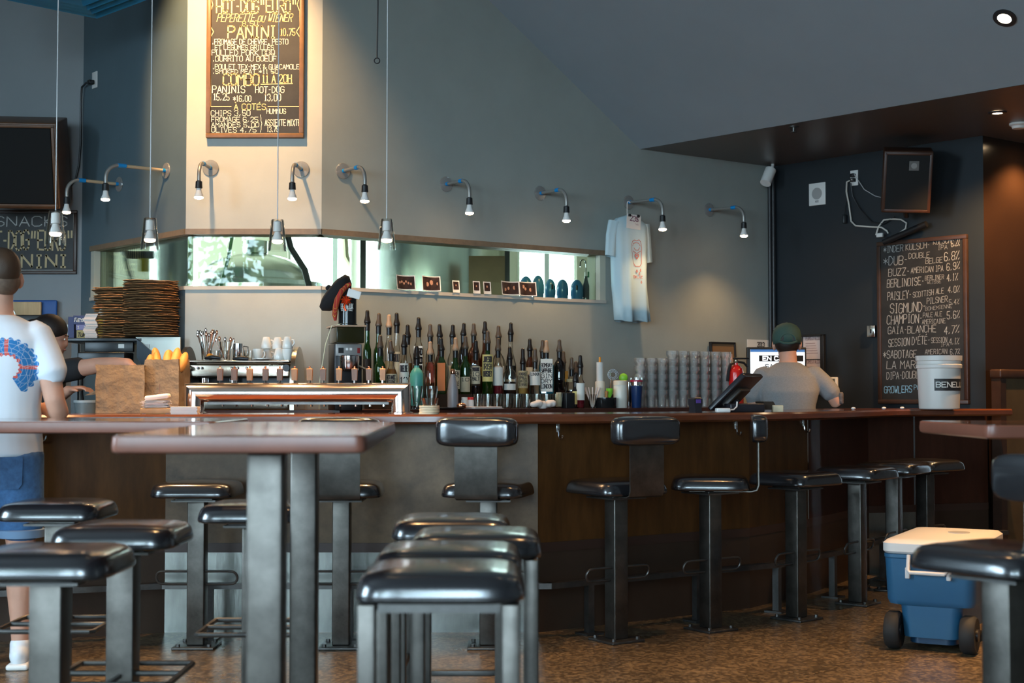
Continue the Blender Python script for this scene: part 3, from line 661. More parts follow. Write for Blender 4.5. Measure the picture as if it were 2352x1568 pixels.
# further spots of the same row, outside the picture
for q in ((2.2, 5.6), (0.9, 5.2), (2.9, 6.6), (-0.9, 5.6)):
    zq = min(TOP, SOF + (Vector((*q, 0)) - E0).dot(eN) * SLOPE); P = Vector((*q, zq - 0.004)); recessed(P, (0,0,-1) if zq >= TOP else slope_n, (q[0], q[1], 0), 'recessed ceiling spotlight outside the picture, ' + {2.2:'over the bar stools at right',0.9:'over the open floor',2.9:'over the blue cooler',-0.9:'over the high table'}[q[0]], 340 if q[0] > 1.5 else 230, 48, M_glow, 0.05)
# ================================================================ boards with writing
M_slate = mat('blackboard', (0.018, 0.017, 0.016), 0.55, noise=0.5, nscale=5)
M_bwood = mat('board_frame_wood', (0.16, 0.075, 0.025), 0.4, noise=0.25, nscale=12)
M_dwood = mat('dark_frame_wood', (0.045, 0.022, 0.014), 0.4, noise=0.25, nscale=12)
M_chalkY = mat('yellow_chalk', (0.95, 0.68, 0.32), 0.9)
M_chalkC = mat('cream_chalk', (0.92, 0.84, 0.66), 0.9)
M_chalkG = mat('grey_chalk', (0.42, 0.42, 0.40), 0.9)
M_chalkB = mat('blue_chalk', (0.25, 0.50, 0.70), 0.9)
M_chalkT = mat('tan_chalk', (0.48, 0.38, 0.22), 0.9)
class Board:
    """a framed board on a wall; measured pixels become positions on its face"""
    def __init__(s, name, label, P, rz, x0, y0, x1, y1, depth, fw, frame, slate, cat='menu board', off=0.0, tops=None):
        s.rz = rz; n = Vector((math.sin(rz), -math.cos(rz), 0)); s.n = n; s.P = Vector(P) + n*off; s.face = s.P + n*depth
        s.inv = (Matrix.Translation(s.face) @ Matrix.Rotation(rz,4,'Z')).inverted()
        a = s.l(x0, y1); b = s.l(x1, y0); xm = (a[0]+b[0])/2
        s.w = abs(b[0]-a[0]); s.z0 = min(a[1], b[1]); s.h = abs(b[1]-a[1])
        root = Matrix.Translation(s.face) @ Matrix.Rotation(rz,4,'Z') @ Vector((xm, 0, s.z0)); s.t = thing(name, label, cat, tuple(root), rz); s.xm = xm
        w, h = s.w, s.h
        MB().box((0, depth*0.5+0.003, h/2), (w-fw, depth*0.6, h-fw)).build('slate', slate, s.t, 0)
        for c, d in (((0,depth/2,fw/2),(w,depth,fw)),((0,depth/2,h-fw/2),(w,depth,fw)),((-w/2+fw/2,depth/2,h/2),(fw,depth,h-2*fw)),((w/2-fw/2,depth/2,h/2),(fw,depth,h-2*fw))):
            MB().rbox(c, d, 0.004, 2).build('frame', frame, s.t)
        s.mb = {}; s.sl = depth*0.2 + 0.003
    def l(s, x, y):
        q = s.inv @ on_plane(x, y, s.face, s.n); return (q.x, q.z)
    def fn(s, u, v): return (u - s.xm, s.sl - 0.0015, v - s.z0)
    def T(s, text, x0, x1, yb, h, m, wgt=0.13, slant=0.0, jit=0.03, y1=None):
        wgt *= 0.85; a = s.l(x0, yb); b = s.l(x1, yb if y1 is None else y1); u = s.l(x0, yb - h)
        letter(s.mb.setdefault(m, MB()), text, s.fn, a[0], a[1], b[0]-a[0], u[1]-a[1], wgt, slant, jit, (b[1]-a[1])/(b[0]-a[0]))
    def line(s, pts, wpx, m):
        q = [Vector((*s.l(x, y), 0)) for x, y in pts]; k = (q[1]-q[0]).length / max(1e-6, math.dist(pts[0], pts[1])); ribbon(s.mb.setdefault(m, MB()), q, wpx*k, s.fn)
    def done(s):
        for m, mb in s.mb.items(): mb.build('lettering', m, s.t, 0)
b = Board('menu_board', 'framed food menu chalkboard lit on the pillar, warm cream lettering', CL, 0, 472, -90, 699, 316, 0.035, 0.028, M_bwood, M_slate)
Y_, C_ = M_chalkY, M_chalkC
b.T('HOT-DOG"EURO"',497,681,28,29,Y_,0.12); b.T('PEPERETTE ou WIENER',497,669,49,18,Y_,0.11,0.25); b.T('8.50',556,591,59,12,Y_)
b.T('PANINI',523,632,86,27,Y_,0.14); b.T('.10.75',638,677,81,16,Y_)
b.T('.FROMAGE DE CHÈVRE, PESTO',486,661,101,12,C_); b.T('ET LÉGUMES GRILLÉS',493,628,113,10,C_); b.T('PULLED PORK BBQ',486,630,126,12,C_)
b.T('.BURRITO AU BOEUF',487,634,140,12,C_); b.T('.POULET TEX-MEX & GUACAMOLE',487,687,158,11,C_); b.T('.SMOKED MEAT *11 50',487,638,168,9,C_)
b.T('COMBO',512,594,195,26,Y_,0.13); b.T('11 À 20H',602,669,189,18,Y_,0.13); b.line([(599,193),(671,191)],2,Y_)
b.T('PANINIS',487,562,212,16,C_); b.T('HOT-DOG',586,652,212,14,C_); b.T('15,25',490,526,229,15,C_); b.T('*16,00',535,576,232,13,C_); b.T('13,00',607,644,231,16,C_)
b.T('À COTÉS',537,610,251,13,Y_,0.13); b.T('HUMMUS',612,656,260,11,C_); b.T('CHIPS 3,50',484,574,265,12,C_); b.T('FROMAGE 6,25',485,592,279,11,C_)
b.T('AMANDES 5,00',485,594,291,10,C_); b.T('OLIVES 4,75',485,588,303,11,C_); b.T('}',597,605,303,40,C_,0.03); b.T('ASSIETTE MIXTE',608,689,288,14,C_); b.T('13.75',613,639,302,12,C_)
b.line([(483,-10),(488,10),(483,25),(483,60),(490,72),(483,84),(483,244),(530,244)],1.8,Y_); b.line([(688,-10),(682,10),(688,25),(688,60),(680,72),(688,84),(688,244),(615,244)],1.8,Y_)
b.T('MENU DU JOUR',500,670,-25,22,Y_,0.15)
b.done()
b = Board('snack_board', 'framed snack chalkboard on the white kitchen wall, under the wooden speaker', KL, 0, -75, 482, 176, 629, 0.03, 0.022, M_dwood, M_slate)
G_ = M_chalkT
b.T('SNACKS',-14,153,519,22,M_chalkG,0.12); b.T('HOT-DOG"EURO"',-45,166,573,43,G_,0.11); b.T('PANINI',-14,153,613,27,G_,0.2)
b.line([(-70,620),(168,620)],1.2,M_chalkG); b.line([(168,620),(168,490)],1.2,M_chalkG); b.done()
b = Board('beer_board', 'tall beer list chalkboard on the navy wall behind the white bucket', NR, rzN, 2016, 537, 2219, 927, 0.03, 0.03, M_dwood, M_slate)
def cc(x): return 2000 + x/3.41
def cy(y): return 520 + y/3.41
GR = M_chalkG
for (s_, x0, x1, y, h, y1) in [('*INDER KOLSCH-',95,455,208,50,165),('KOLSCH',485,622,142,45,130),('IPA',522,595,182,32,175),('6,2%',625,692,158,58,150),('*DUB-',95,280,305,66,292),('DOUBLE',293,455,252,42,240),('BELGE',425,556,292,42,280),('6,8%',570,687,268,66,255),
 ('BUZZ-',133,297,388,56,375),('AMERICAN IPA',310,563,365,44,350),('6,9%',590,690,345,56,330),('BERLINOISE-',123,410,478,60,455),('BERLINER',420,567,420,34,410),('WEISSE',437,545,448,24,442),('4,1%',590,676,428,54,420),
 ('PAISLEY-',127,310,578,62,560),('SCOTTISH ALE',325,566,556,42,522),('4,0%',600,690,520,50,512),('SIGMUND-',147,425,680,72,660),('PILSNER',435,595,605,46,590),('BOHEMIENNE',422,630,658,28,635),('5,4%',608,686,612,40,606),
 ('CHAMPION-',122,396,768,68,750),('PALE ALE',405,552,712,36,700),('AMERICAINE',397,579,766,36,755),('5,6%',592,690,724,58,715),('GAÏA-BLANCHE',130,505,842,54,825),('4,7%',570,686,842,60,830),
 ('SESSION D\'ÉTÉ-',133,456,942,58,915),('SESSION',468,592,912,40,905),('IPA',545,608,940,30,935),('4,1%',610,686,926,48,918),('*SABOTAGE',92,352,1032,58,1025),('AMERICAN',420,592,1000,38,995),('6,7%',617,692,1002,42,998),
 ('LA MARE',120,385,1114,60,1108),('DIPA-DOUBLE',120,400,1196,54,1185)]:
    b.T(s_, cc(x0), cc(x1), cy(y), h/3.41, GR, 0.08, 0.05, 0.04, cy(y1))
b.T('GROWLERS', cc(100), cc(316), cy(1305), 15, M_chalkB, 0.1, 0.05, 0.04, cy(1298)); b.T('PO', cc(335), cc(380), cy(1278), 11, M_chalkB, 0.1)
b.done()
# ================================================================ back bar
M_bbw = mat('back_bar_wood', (0.07, 0.022, 0.014), 0.3, noise=0.2, nscale=8)
RE = CR + dR * 3.6
BBP = [CL + Vector((0.02,0,0)), CR, RE]
bf = offset(BBP, 0.56); bb = offset(BBP, 0.004)
t = thing('back_bar', 'dark wooden back bar counter along the pillar and the grey wall', 'counter')
MB().prism([p.xy[:] for p in bf] + [p.xy[:] for p in reversed(bb)], 1.02, 1.06).build('top', M_bbw, t, 0)
bf2 = offset(BBP, 0.53); MB().prism([p.xy[:] for p in bf2] + [p.xy[:] for p in reversed(bb)], 0.0, 1.02).build('cabinet', M_kickD, t, 0)
r0, r1 = CR + dR*0.30, CR + dR*2.35
m = MB(); m.prism([(r0 + nR*0.33).xy[:], (r1 + nR*0.33).xy[:], (r1 + nR*0.006).xy[:], (r0 + nR*0.006).xy[:]], 1.0605, 1.15)
tag(m.build('bottle_riser', M_kickD, ang=0), 'dark low riser board carrying the liquor bottles', 'shelf')
RZ = 1.15; BT = 1.06
def wallpt(x, d): return on_plane(x, 905, CR + nR*d, nR)
GT = {'green': glassy('green_glass', (0.10,0.30,0.05), 0.25, 0.03, 0.06, (0.01,0.05,0.005), 0.5), 'dark': glassy('dark_glass', (0.10,0.045,0.02), 0.25, 0.03, 0.06, (0.006,0.004,0.004), 0.75),
      'clear': glassy('clear_glass', (0.96,0.96,0.94), 0.25, 0.02, 0.05), 'amber': glassy('amber_glass', (0.40,0.16,0.03), 0.25, 0.03, 0.06, (0.07,0.02,0.004), 0.5),
      'blue': glassy('blue_glass', (0.30,0.62,0.70), 0.25, 0.03, 0.06, (0.02,0.16,0.20), 0.45), 'teal': mat('teal_bottle', (0.10,0.42,0.36), 0.35), 'copper': glassy('copper_glass', (0.80,0.55,0.42), 0.3, 0.05, 0.12)}
LQ = {'whisky': mat('whisky', (0.30,0.11,0.02), 0.1), 'gold': mat('gold_spirit', (0.45,0.24,0.06), 0.1), 'dark': mat('dark_spirit', (0.012,0.008,0.007), 0.1), 'red': mat('red_spirit', (0.16,0.012,0.02), 0.1), 'clear': None, 'blue': mat('blue_spirit', (0.01,0.07,0.13), 0.1)}
LB = {'cream': mat('cream_label', (0.62,0.52,0.35), 0.7, noise=0.08, nscale=30), 'white': mat('white_label', (0.72,0.70,0.64), 0.7), 'black': mat('black_label', (0.015,0.014,0.013), 0.5), 'orange': mat('orange_label', (0.60,0.16,0.03), 0.6), 'yellow': mat('yellow_label', (0.72,0.60,0.22), 0.6), 'tan': mat('tan_label', (0.42,0.33,0.18), 0.7, noise=0.3, nscale=60), 'gold': mat('gold_label', (0.45,0.28,0.06), 0.5)}
M_capb = mat('black_pourer', (0.012,0.009,0.008), 0.35); M_caps = mat('smoke_pourer', (0.085,0.062,0.045), 0.35); M_capc = mat('tan_pourer', (0.42,0.27,0.17), 0.4)
CP = {'b': M_capb, 's': M_caps, 'c': M_capc}
M_ink = mat('ink', (0.03,0.025,0.03), 0.7); M_inkw = mat('white_ink', (0.75,0.74,0.70), 0.6)
PROF = {'wine': lambda r,h: [(r*0.9,0),(r,0.006),(r,h*0.58),(r*0.93,h*0.64),(r*0.6,h*0.71),(0.015,h*0.77),(0.014,h)],
 'round': lambda r,h: [(r*0.9,0),(r,0.006),(r,h*0.55),(r*0.95,h*0.61),(r*0.75,h*0.67),(0.016,h*0.73),(0.014,h)],
 'tall': lambda r,h: [(r*0.9,0),(r,0.006),(r,h*0.68),(r*0.8,h*0.75),(0.016,h*0.82),(0.014,h)],
 'cone': lambda r,h: [(r*0.95,0),(r,0.006),(r*0.98,h*0.2),(r*0.7,h*0.5),(0.016,h*0.72),(0.014,h)],
 'pot': lambda r,h: [(r*0.9,0),(r*1.0,0.01),(r*1.05,h*0.25),(r*0.8,h*0.55),(0.018,h*0.72),(0.014,h)],
 'flask': lambda r,h: [(r*0.85,0),(r*0.97,0.01),(r,h*0.35),(r*0.95,h*0.5),(r*0.6,h*0.63),(0.016,h*0.70),(0.013,h)]}
def arc_label(r, z0, z1, half, n=14, off=0.0008):
    m = MB(); vs = []; fs = []
    for i in range(n+1):
        a = -PI/2 - half + 2*half*i/n
        for z in (z0, z1): vs.append(((r+off)*math.cos(a), (r+off)*math.sin(a), z))
    for i in range(n): fs.append((2*i, 2*i+2, 2*i+3, 2*i+1))
    m.add(vs, fs); return m
def on_cyl(r, z0, off=0.0016):
    return lambda u, v: ((r+off)*math.sin(u/r), -(r+off)*math.cos(u/r), z0 + v)
def bottle(x, d, ytop, wpx, shape, glass, liq, lev, lab, lz, cap, label, base=RZ, text=None, capk=1.0, lw=1.05, tilt=0.0):
    p = wallpt(x, d); p.z = base; k = p.y / F; r = wpx * k / 2; H = Zy(ytop, p.y) - base; ch = 0.082 * capk; h = H - ch * 0.8
    t = thing('liquor_bottle', label, 'bottle', tuple(p), 0, 'liquor bottles on the back bar')
    sq = shape == 'square'
    pr = PROF['tall' if sq else shape](r, h)
    m = MB()
    if sq:
        rings = [sring(2*q, 2*q, z, 7 if q > r*0.85 else 2.0, 32) for q, z in pr]; m.loft(rings)
    else: m.lathe(pr, 24)
    m.build('glass', GT[glass], t, 35)
    if liq and LQ[liq]:
        lp = [(q*0.93, z + 0.004) for q, z in pr if z < h*lev]
        zl = h*lev
        for (q0, z0), (q1, z1) in zip(pr[:-1], pr[1:]):
            if z0 <= zl <= z1: lp.append(((q0 + (q1-q0)*(zl-z0)/(z1-z0+1e-9))*0.93, zl)); break
        m = MB()
        if sq: m.loft([sring(2*q, 2*q, z, 7 if q > r*0.8 else 2, 32) for q, z in lp])
        else: m.lathe(lp, 20)
        m.build('liquid', LQ[liq], t, 35)
    if lab:
        z0, z1 = h*lz[0], h*lz[1]
        if sq: lo = MB().box((0,-r-0.0008,(z0+z1)/2),(r*1.6,0.001,z1-z0)).build('label', LB[lab], t, 0)
        else: lo = arc_label(r, z0, z1, lw).build('label', LB[lab], t, 60)
        if text:
            m = MB(); rows = text.split('/'); fn = (lambda u, v: (u, -r-0.002, z0+v)) if sq else on_cyl(r, z0)
            hh = (z1-z0)
            for i, q in enumerate(rows):
                lh = hh*min(0.2, 0.6/len(rows)); letter(m, q, fn, -r*0.72, hh*(0.78 - i*0.8/len(rows)) - lh*0.3, r*1.44, lh, 0.16, 0, 0)
            m.build('print', M_inkw if lab == 'black' else M_ink, lo, 0)
    T = Matrix.Translation((0,0,h)) @ Matrix.Rotation(tilt,4,'Y')
    MB().lathe([(0.0155,-0.045),(0.0165,-0.004),(0.016,0.0)], 16).build('collar', M_capb, t, loc=(0,0,h))
    m = MB(); m.lathe([(0.0175,0),(0.021,0.006),(0.020,0.016),(0.015,0.034),(0.0125,0.046),(0.0120,ch-0.010),(0.010,ch-0.003),(0.004,ch)], 16, M=T); m.build('pourer', CP[cap], t, 50)
    return t
BACK, FRONT = 0.085, 0.235
L_ = lambda s: s
bottle(843,BACK,718,19,'wine','green','dark',0.5,'black',(0.1,0.5),'b','dark green bottle with a black label, tight behind the coffee grinder')
bottle(869,BACK,725,24,'wine','green','dark',0.3,None,None,'s','tall green bottle, second from the grinder at the wall', tilt=0.03)
bottle(893,BACK,728,20,'tall','clear','gold',0.35,'tan',(0.15,0.5),'c','clear bottle with a pale tan pourer, third from the grinder at the wall')
bottle(911,BACK,724,19,'round','clear','gold',0.5,'cream',(0.12,0.62),'b','tall clear bottle with a cream label and black pourer near the grinder',text='GALLI', tilt=-0.02)
bottle(936,BACK,751,22,'round','clear','whisky',0.55,'white',(0.1,0.3),'b','clear bottle half full of amber spirit behind the white-labelled flask')
bottle(961,BACK,734,25,'square','clear','gold',0.3,'white',(0.25,0.75),'b','square clear bottle with white label behind the teal bottle',text='AMARO/BIANCO/RISERVA')
bottle(988,BACK,750,22,'tall','clear','whisky',0.45,'orange',(0.2,0.55),'s','clear bottle with orange label behind the copper-topped bottle')
bottle(1010,BACK,750,30,'flask','amber','whisky',0.6,None,None,'b','brown round bottle with black pourer behind the square green bottle', tilt=-0.03)
bottle(1039,BACK,751,24,'round','clear','gold',0.2,'cream',(0.1,0.5),'b','clear bottle with a leaning black pourer left of the middle of the back row', tilt=0.04)
bottle(1064,BACK,747,24,'tall','dark','dark',0.6,'black',(0.15,0.5),'b','dark bottle with a black pourer in the middle of the back row', tilt=0.06)
bottle(1088,BACK,748,28,'square','amber','whisky',0.6,'black',(0.15,0.5),'s','brown square bottle with smoke pourer and black label in the back row',text='N7/OLD')
bottle(1114,BACK,743,34,'pot','amber','whisky',0.7,'gold',(0.3,0.45),'b','pot-bellied brown bottle with a black pourer behind the yellow label')
bottle(1145,BACK,753,30,'round','clear','red',0.3,'white',(0.15,0.5),'s','clear bottle with wide smoke pourer right of the yellow-labelled bottle')
bottle(1173,BACK,746,27,'flask','clear','dark',0.48,'cream',(0.05,0.25),'b','clear round-shouldered bottle with black pourer, tallest right of the middle', tilt=0.02)
bottle(1217,BACK,783,20,'tall','amber','whisky',0.6,'cream',(0.45,0.62),'b','short brown bottle with a fat black pourer behind the tan label')
bottle(1246,BACK,786,18,'tall','dark','dark',0.6,None,None,'s','dark bottle hidden behind the blue gin bottle', tilt=0.02)
bottle(1294,BACK,812,24,'round','dark','dark',0.6,'gold',(0.4,0.75),'s','dark bottle with gold trimmed label behind the round dark bottle')
bottle(1323,BACK,835,14,'wine','dark','dark',0.6,None,None,'s','low dark bottle at the right end of the riser, behind the red one')
bottle(873,FRONT,775,26,'wine','green','dark',0.5,'black',(0.05,0.25),'s','green wine-shaped bottle in front of the row near the grinder', text='XXV')
bottle(899,FRONT,787,28,'flask','clear','whisky',0.62,'cream',(0.02,0.5),'s','squat whisky bottle with large cream label beside the green one',text='BOTANIC/RESERVE/12', tilt=-0.1)
bottle(928,FRONT,773,23,'round','clear','gold',0.3,'white',(0.03,0.66),'b','clear bottle with a tall white label, left of the teal bottle',text='TWELVE/12', tilt=0.02)
bottle(957,0.33,800,31,'tall','teal',None,0,None,None,'b','opaque teal bottle with a black pourer beside the tap tower', base=BT + 0.02)
bottle(988,FRONT,790,24,'tall','copper',None,0,None,None,'c','clear bottle with a coppery top between the teal and the green bottle')
bottle(1014,FRONT,781,23,'square','green','dark',0.6,'orange',(0.08,0.72),'b','square dark green bottle with orange and cream label beside the steel flask', tilt=-0.05)
bottle(1046,FRONT,781,23,'round','green','dark',0.3,'cream',(0.12,0.55),'c','green bottle with a cream label and a pale pourer right of the steel flask',text='GLEN/12/SINGLE')
bottle(1069,FRONT,777,24,'wine','green','red',0.5,'cream',(0.05,0.38),'s','dark green bottle with cream lower label, fifth in the front row',text='10')
bottle(1093,FRONT,787,22,'round','clear','dark',0.2,'cream',(0.25,0.68),'b','clear bottle with cream label and black neck, left of the yellow-labelled bottle',text='SPRINGBANK/10/MALT')
bottle(1120,FRONT,765,27,'round','green','dark',0.35,'yellow',(0.25,0.78),'s','green bottle with a big yellow label in the middle of the front row',text='JAMESON/IRISH/WHISKEY')
bottle(1144,FRONT,782,24,'round','clear','red',0.22,'white',(0.2,0.62),'s','clear bottle with a little red spirit, right of the yellow label')
bottle(1171,FRONT,802,30,'round','clear','dark',0.36,'white',(0.12,0.3),'b','round clear flask with dark spirit and black pourer in the front row')
bottle(1201,FRONT,807,25,'round','clear','gold',0.4,'tan',(0.2,0.78),'b','squat clear bottle with tan printed label and wide black pourer',text='HENDRICK/SMALL/BATCH/1886', capk=1.25)
bottle(1229,FRONT,806,27,'round','clear','clear',0,'white',(0.28,0.7),'s','silvery clear bottle with white label, left of the blue gin bottle',text='LONDON', capk=1.1)
bottle(1255,FRONT,787,34,'square','blue','blue',0.6,'white',(0.06,0.85),'c','square blue gin bottle with a tall white label and a small round crest',text='BOMBAY/SAPPHIRE/GIN/DRY/LONDON', lw=0.6)
bottle(1285,FRONT,785,26,'tall','dark','dark',0.7,None,None,'s','tall dark glossy bottle right of the blue gin bottle')
bottle(1313,FRONT,826,28,'cone','clear','dark',0.15,'tan',(0.5,0.62),'s','cone-shaped clear bottle with smoke pourer near the right end')
bottle(1333,0.46,821,21,'wine','clear','red',0.62,'white',(0.2,0.62),'b','red-filled bottle with a white label at the right end, on the counter', base=BT)
bottle(1322,0.44,868,16,'tall','dark','dark',0.6,'yellow',(0.15,0.65),'b','small dark bottle with yellow label on the counter beside the black box', base=BT, capk=0.4)
# ---------------------------------------------------------------- small things on the back bar counter
def at_bb(x, d, z=BT): p = wallpt(x, d); p.z = z; return p
GC = GT['clear']
def tumbler(P, r, h, name, label, cat='glass', group=None, top=1.0, mt=None):
    m = MB().lathe([(r*0.8,0.0),(r*0.84,0.004),(r*top,h),(r*top-0.002,h),(r*0.78,0.01),(0.001,0.01)], 20, cap0=True, cap1=False)
    return tag(m.build(name, mt or GC, loc=tuple(P)), label, cat, group)
for i in range(9):
    p = at_bb(1096 + i*22.5, 0.43 + 0.05*(i % 2)); tumbler(p, 0.034, 0.092, 'tumbler', 'clear tumbler, %s from the pill bottles in the row below the liquor' % ORD[i] , 'glass', 'tumblers below the liquor bottles')
t = thing('steel_flask', 'grey insulated steel flask with a copper cap before the green bottles', 'flask', tuple(at_bb(1040, 0.42)))
k = t.location.y / F; h = Zy(847, t.location.y) - BT
MB().lathe([(12*k,0),(12.5*k,0.01),(12.5*k,h*0.45),(9*k,h*0.68),(5.2*k,h*0.84),(5.2*k,h*0.87)], 28).build('body', mat('grey_enamel', (0.30,0.29,0.31), 0.35), t)
MB().lathe([(5.2*k,h*0.87),(5.6*k,h*0.88),(5.4*k,h*0.98),(4*k,h)], 24).build('cap', mat('copper', (0.75,0.36,0.22), 0.2, 1.0), t)
for x, lab, c in ((1067,'small white pill bottle beside the steel flask',M_whitepl),(1081,'small white pill bottle with a red lid',mat('red_lid',(0.6,0.03,0.03),0.4))):
    p = at_bb(x, 0.43); t = thing('pill_bottle', lab, 'bottle', tuple(p)); k = p.y/F
    MB().lathe([(7.5*k,0),(8*k,0.004),(8*k,0.05),(6.5*k,0.056)], 20).build('body', M_whitepl, t); MB().lathe([(7*k,0.056),(7.2*k,0.058),(7.2*k,0.07),(6.5*k,0.072)], 20).build('lid', c, t)
p = at_bb(1060, 0.53); tag(MB().ell((0,0,0.02),(0.03,0.03,0.02)).build('copper_bowl', mat('copper', (1,1,1)), loc=tuple(p)), 'small shiny copper bowl beside the pill bottles', 'bowl')
M_nap = mat('pink_napkin', (0.78,0.66,0.60), 0.8, noise=0.05, nscale=20)
m = MB()
for i in range(7): m.box((rnd.uniform(-.01,.01), rnd.uniform(-.01,.01), 0.002+i*0.002),(0.22,0.12,0.0018), rnd.uniform(-.12,.12))
tag(m.build('napkin_pile', M_nap, loc=tuple(at_bb(1108, 0.50)), rz=rzR), 'loose pile of pale pink napkins lying before the tumblers', 'napkins')
m = MB()
for i in range(9): m.ell((-0.07+i*0.017, rnd.uniform(-.015,.015), 0.02+0.006*math.sin(i)),(0.028,0.03,0.018+0.012*rnd.random()))
remeshed(m,'rag',mat('white_rag',(0.75,0.66,0.61),0.9,bump=0.2,bscale=40),None,0.006,3,loc=tuple(at_bb(1246, 0.52, BT+0.006)),rz=rzR); tag(bpy.data.objects['rag'],'crumpled white bar towel lying on the back bar','towel')
p = at_bb(1283, 0.48); tumbler(p, 0.032, 0.095, 'garnish_glass', 'glass full of pale citrus peel beside the black box', 'glass')
m = MB()
for i in range(14): 
    a = rnd.uniform(0,2*PI); m.tube([(0.016*math.cos(a),0.016*math.sin(a),0.012),(0.02*math.cos(a+1),0.02*math.sin(a+1),0.05),(0.015*math.cos(a+2),0.015*math.sin(a+2),0.10)],0.004,5)
o = m.build('citrus_peel', LB['cream'], loc=tuple(p)); tag(o,'curled pale citrus peel inside the glass','peel'); o['kind'] = 'stuff'
tag(MB().rbox((0,0,0.05),(0.07,0.06,0.10),0.004).build('napkin_box', M_black, loc=tuple(at_bb(1304, 0.50)), rz=rzR),'small black box standing right of the peel glass','box')
p = at_bb(1361, 0.46); t = thing('straw_glass','clear glass holding a fan of pale pink straws','straws',tuple(p))
MB().lathe([(0.022,0),(0.028,0.09),(0.026,0.09),(0.02,0.006),(0.001,0.006)],18,cap1=False).build('glass',GC,t)
for i in range(12):
    a = i*2*PI/12; MB().cyl((0.006*math.cos(a),0.006*math.sin(a),0.008),(0.052*math.cos(a),0.03*math.sin(a),0.135),0.003,n=6).build('straw', M_nap, t)
p = at_bb(1390, 0.47); t = thing('bar_caddy','round black caddy of bar tools right of the straws','caddy',tuple(p))
MB().lathe([(0.072,0),(0.075,0.004),(0.075,0.068),(0.071,0.068),(0.071,0.006),(0.001,0.006)],32,cap1=False).build('body',mat('glossy_black',(0.012,0.012,0.012),0.15),t)
M_lime = mat('lime_plastic',(0.25,0.62,0.04),0.4)
def tool(name, x, d, z, mb, mt, lab, cat): p = at_bb(x, d, z); return tag(mb.build(name, mt, loc=tuple(p)), lab, cat)
tool('citrus_squeezer',1400,0.47,BT+0.008,MB().lathe([(0.008,0),(0.008,0.06),(0.02,0.085),(0.024,0.12),(0.02,0.12),(0.01,0.08)],16),M_lime,'lime green squeezer standing in the black caddy','squeezer')
tool('wooden_muddler',1393,0.49,BT+0.008,MB().lathe([(0.011,0),(0.009,0.08),(0.012,0.10),(0.001,0.105)],14),mat('muddler_wood',(0.45,0.20,0.05),0.5),'short wooden muddler in the black caddy','muddler')
p = at_bb(1378, 0.40); t = thing('squeeze_bottle','tall white squeeze bottle with an orange tip behind the caddy','bottle',tuple(p)); k = p.y/F
MB().lathe([(11*k,0),(11*k,0.17),(10*k,0.175)],24).build('jar',mat('milky_plastic',(0.70,0.66,0.58),0.35),t); MB().lathe([(8*k,0.175),(8*k,0.30),(6*k,0.30)],24).build('nozzle',M_whitepl,t); MB().lathe([(2.6*k,0.30),(2.2*k,0.335)],12).build('tip',mat('orange_tip',(0.8,0.30,0.02),0.4),t)
p = at_bb(1425, 0.47); t = thing('plastic_jar','milky plastic jar with a cream lid beside the blue shaker','jar',tuple(p)); k = p.y/F
MB().lathe([(15*k,0),(16*k,0.005),(16*k,0.15),(15*k,0.155)],28).build('body',mat('milky_plastic',(1,1,1)),t); MB().lathe([(16.5*k,0.15),(16.5*k,0.178),(15*k,0.18)],28).build('lid',mat('cream_lid',(0.75,0.62,0.48),0.5),t)
p = at_bb(1408, 0.36); t = thing('cocktail_strainer','wire cocktail strainer leaning behind the caddy','strainer',tuple(p))
MB().cyl((-0.03,0,0.0),(-0.01,0,0.2),0.006,n=8).build('handle',M_chrome,t)
m = MB()
for q in (0.035,0.027,0.019): m.tube([(q*math.cos(a),0,0.22+q*math.sin(a)) for a in [j*PI/10 for j in range(20)]],0.003,6,closed=True)
m.build('coil',M_chrome,t)
p = at_bb(1432, 0.36); tag(MB().ell((0,0,0.20),(0.03,0.015,0.03)).lathe([(0.012,0),(0.012,0.19)],12).build('citrus_squeezer',M_lime,loc=tuple(p)),'lime green squeezer poking up behind the milky jar','squeezer')
tumbler(at_bb(1444,0.42),0.026,0.17,'steel_shaker','plain steel shaker cup between the jar and the blue shaker','shaker',None,1.0,M_chrome)
p = at_bb(1462, 0.50); t = thing('cocktail_shaker','dark blue cocktail shaker with a clear top and a red band','shaker',tuple(p)); k = p.y/F
MB().lathe([(10.5*k,0),(11*k,0.005),(14*k,0.145),(13*k,0.145)],28).build('cup',mat('navy_blue_enamel',(0.01,0.03,0.10),0.25),t); MB().lathe([(14*k,0.145),(14.3*k,0.20)],28,cap1=False).build('clear_top',GC,t); MB().lathe([(14.6*k,0.172),(14.6*k,0.184)],28).build('band',mat('red_band',(0.35,0.01,0.04),0.4),t); MB().lathe([(13*k,0.15),(13*k,0.18),(10*k,0.185)],24).build('steel_insert',M_chrome,t)
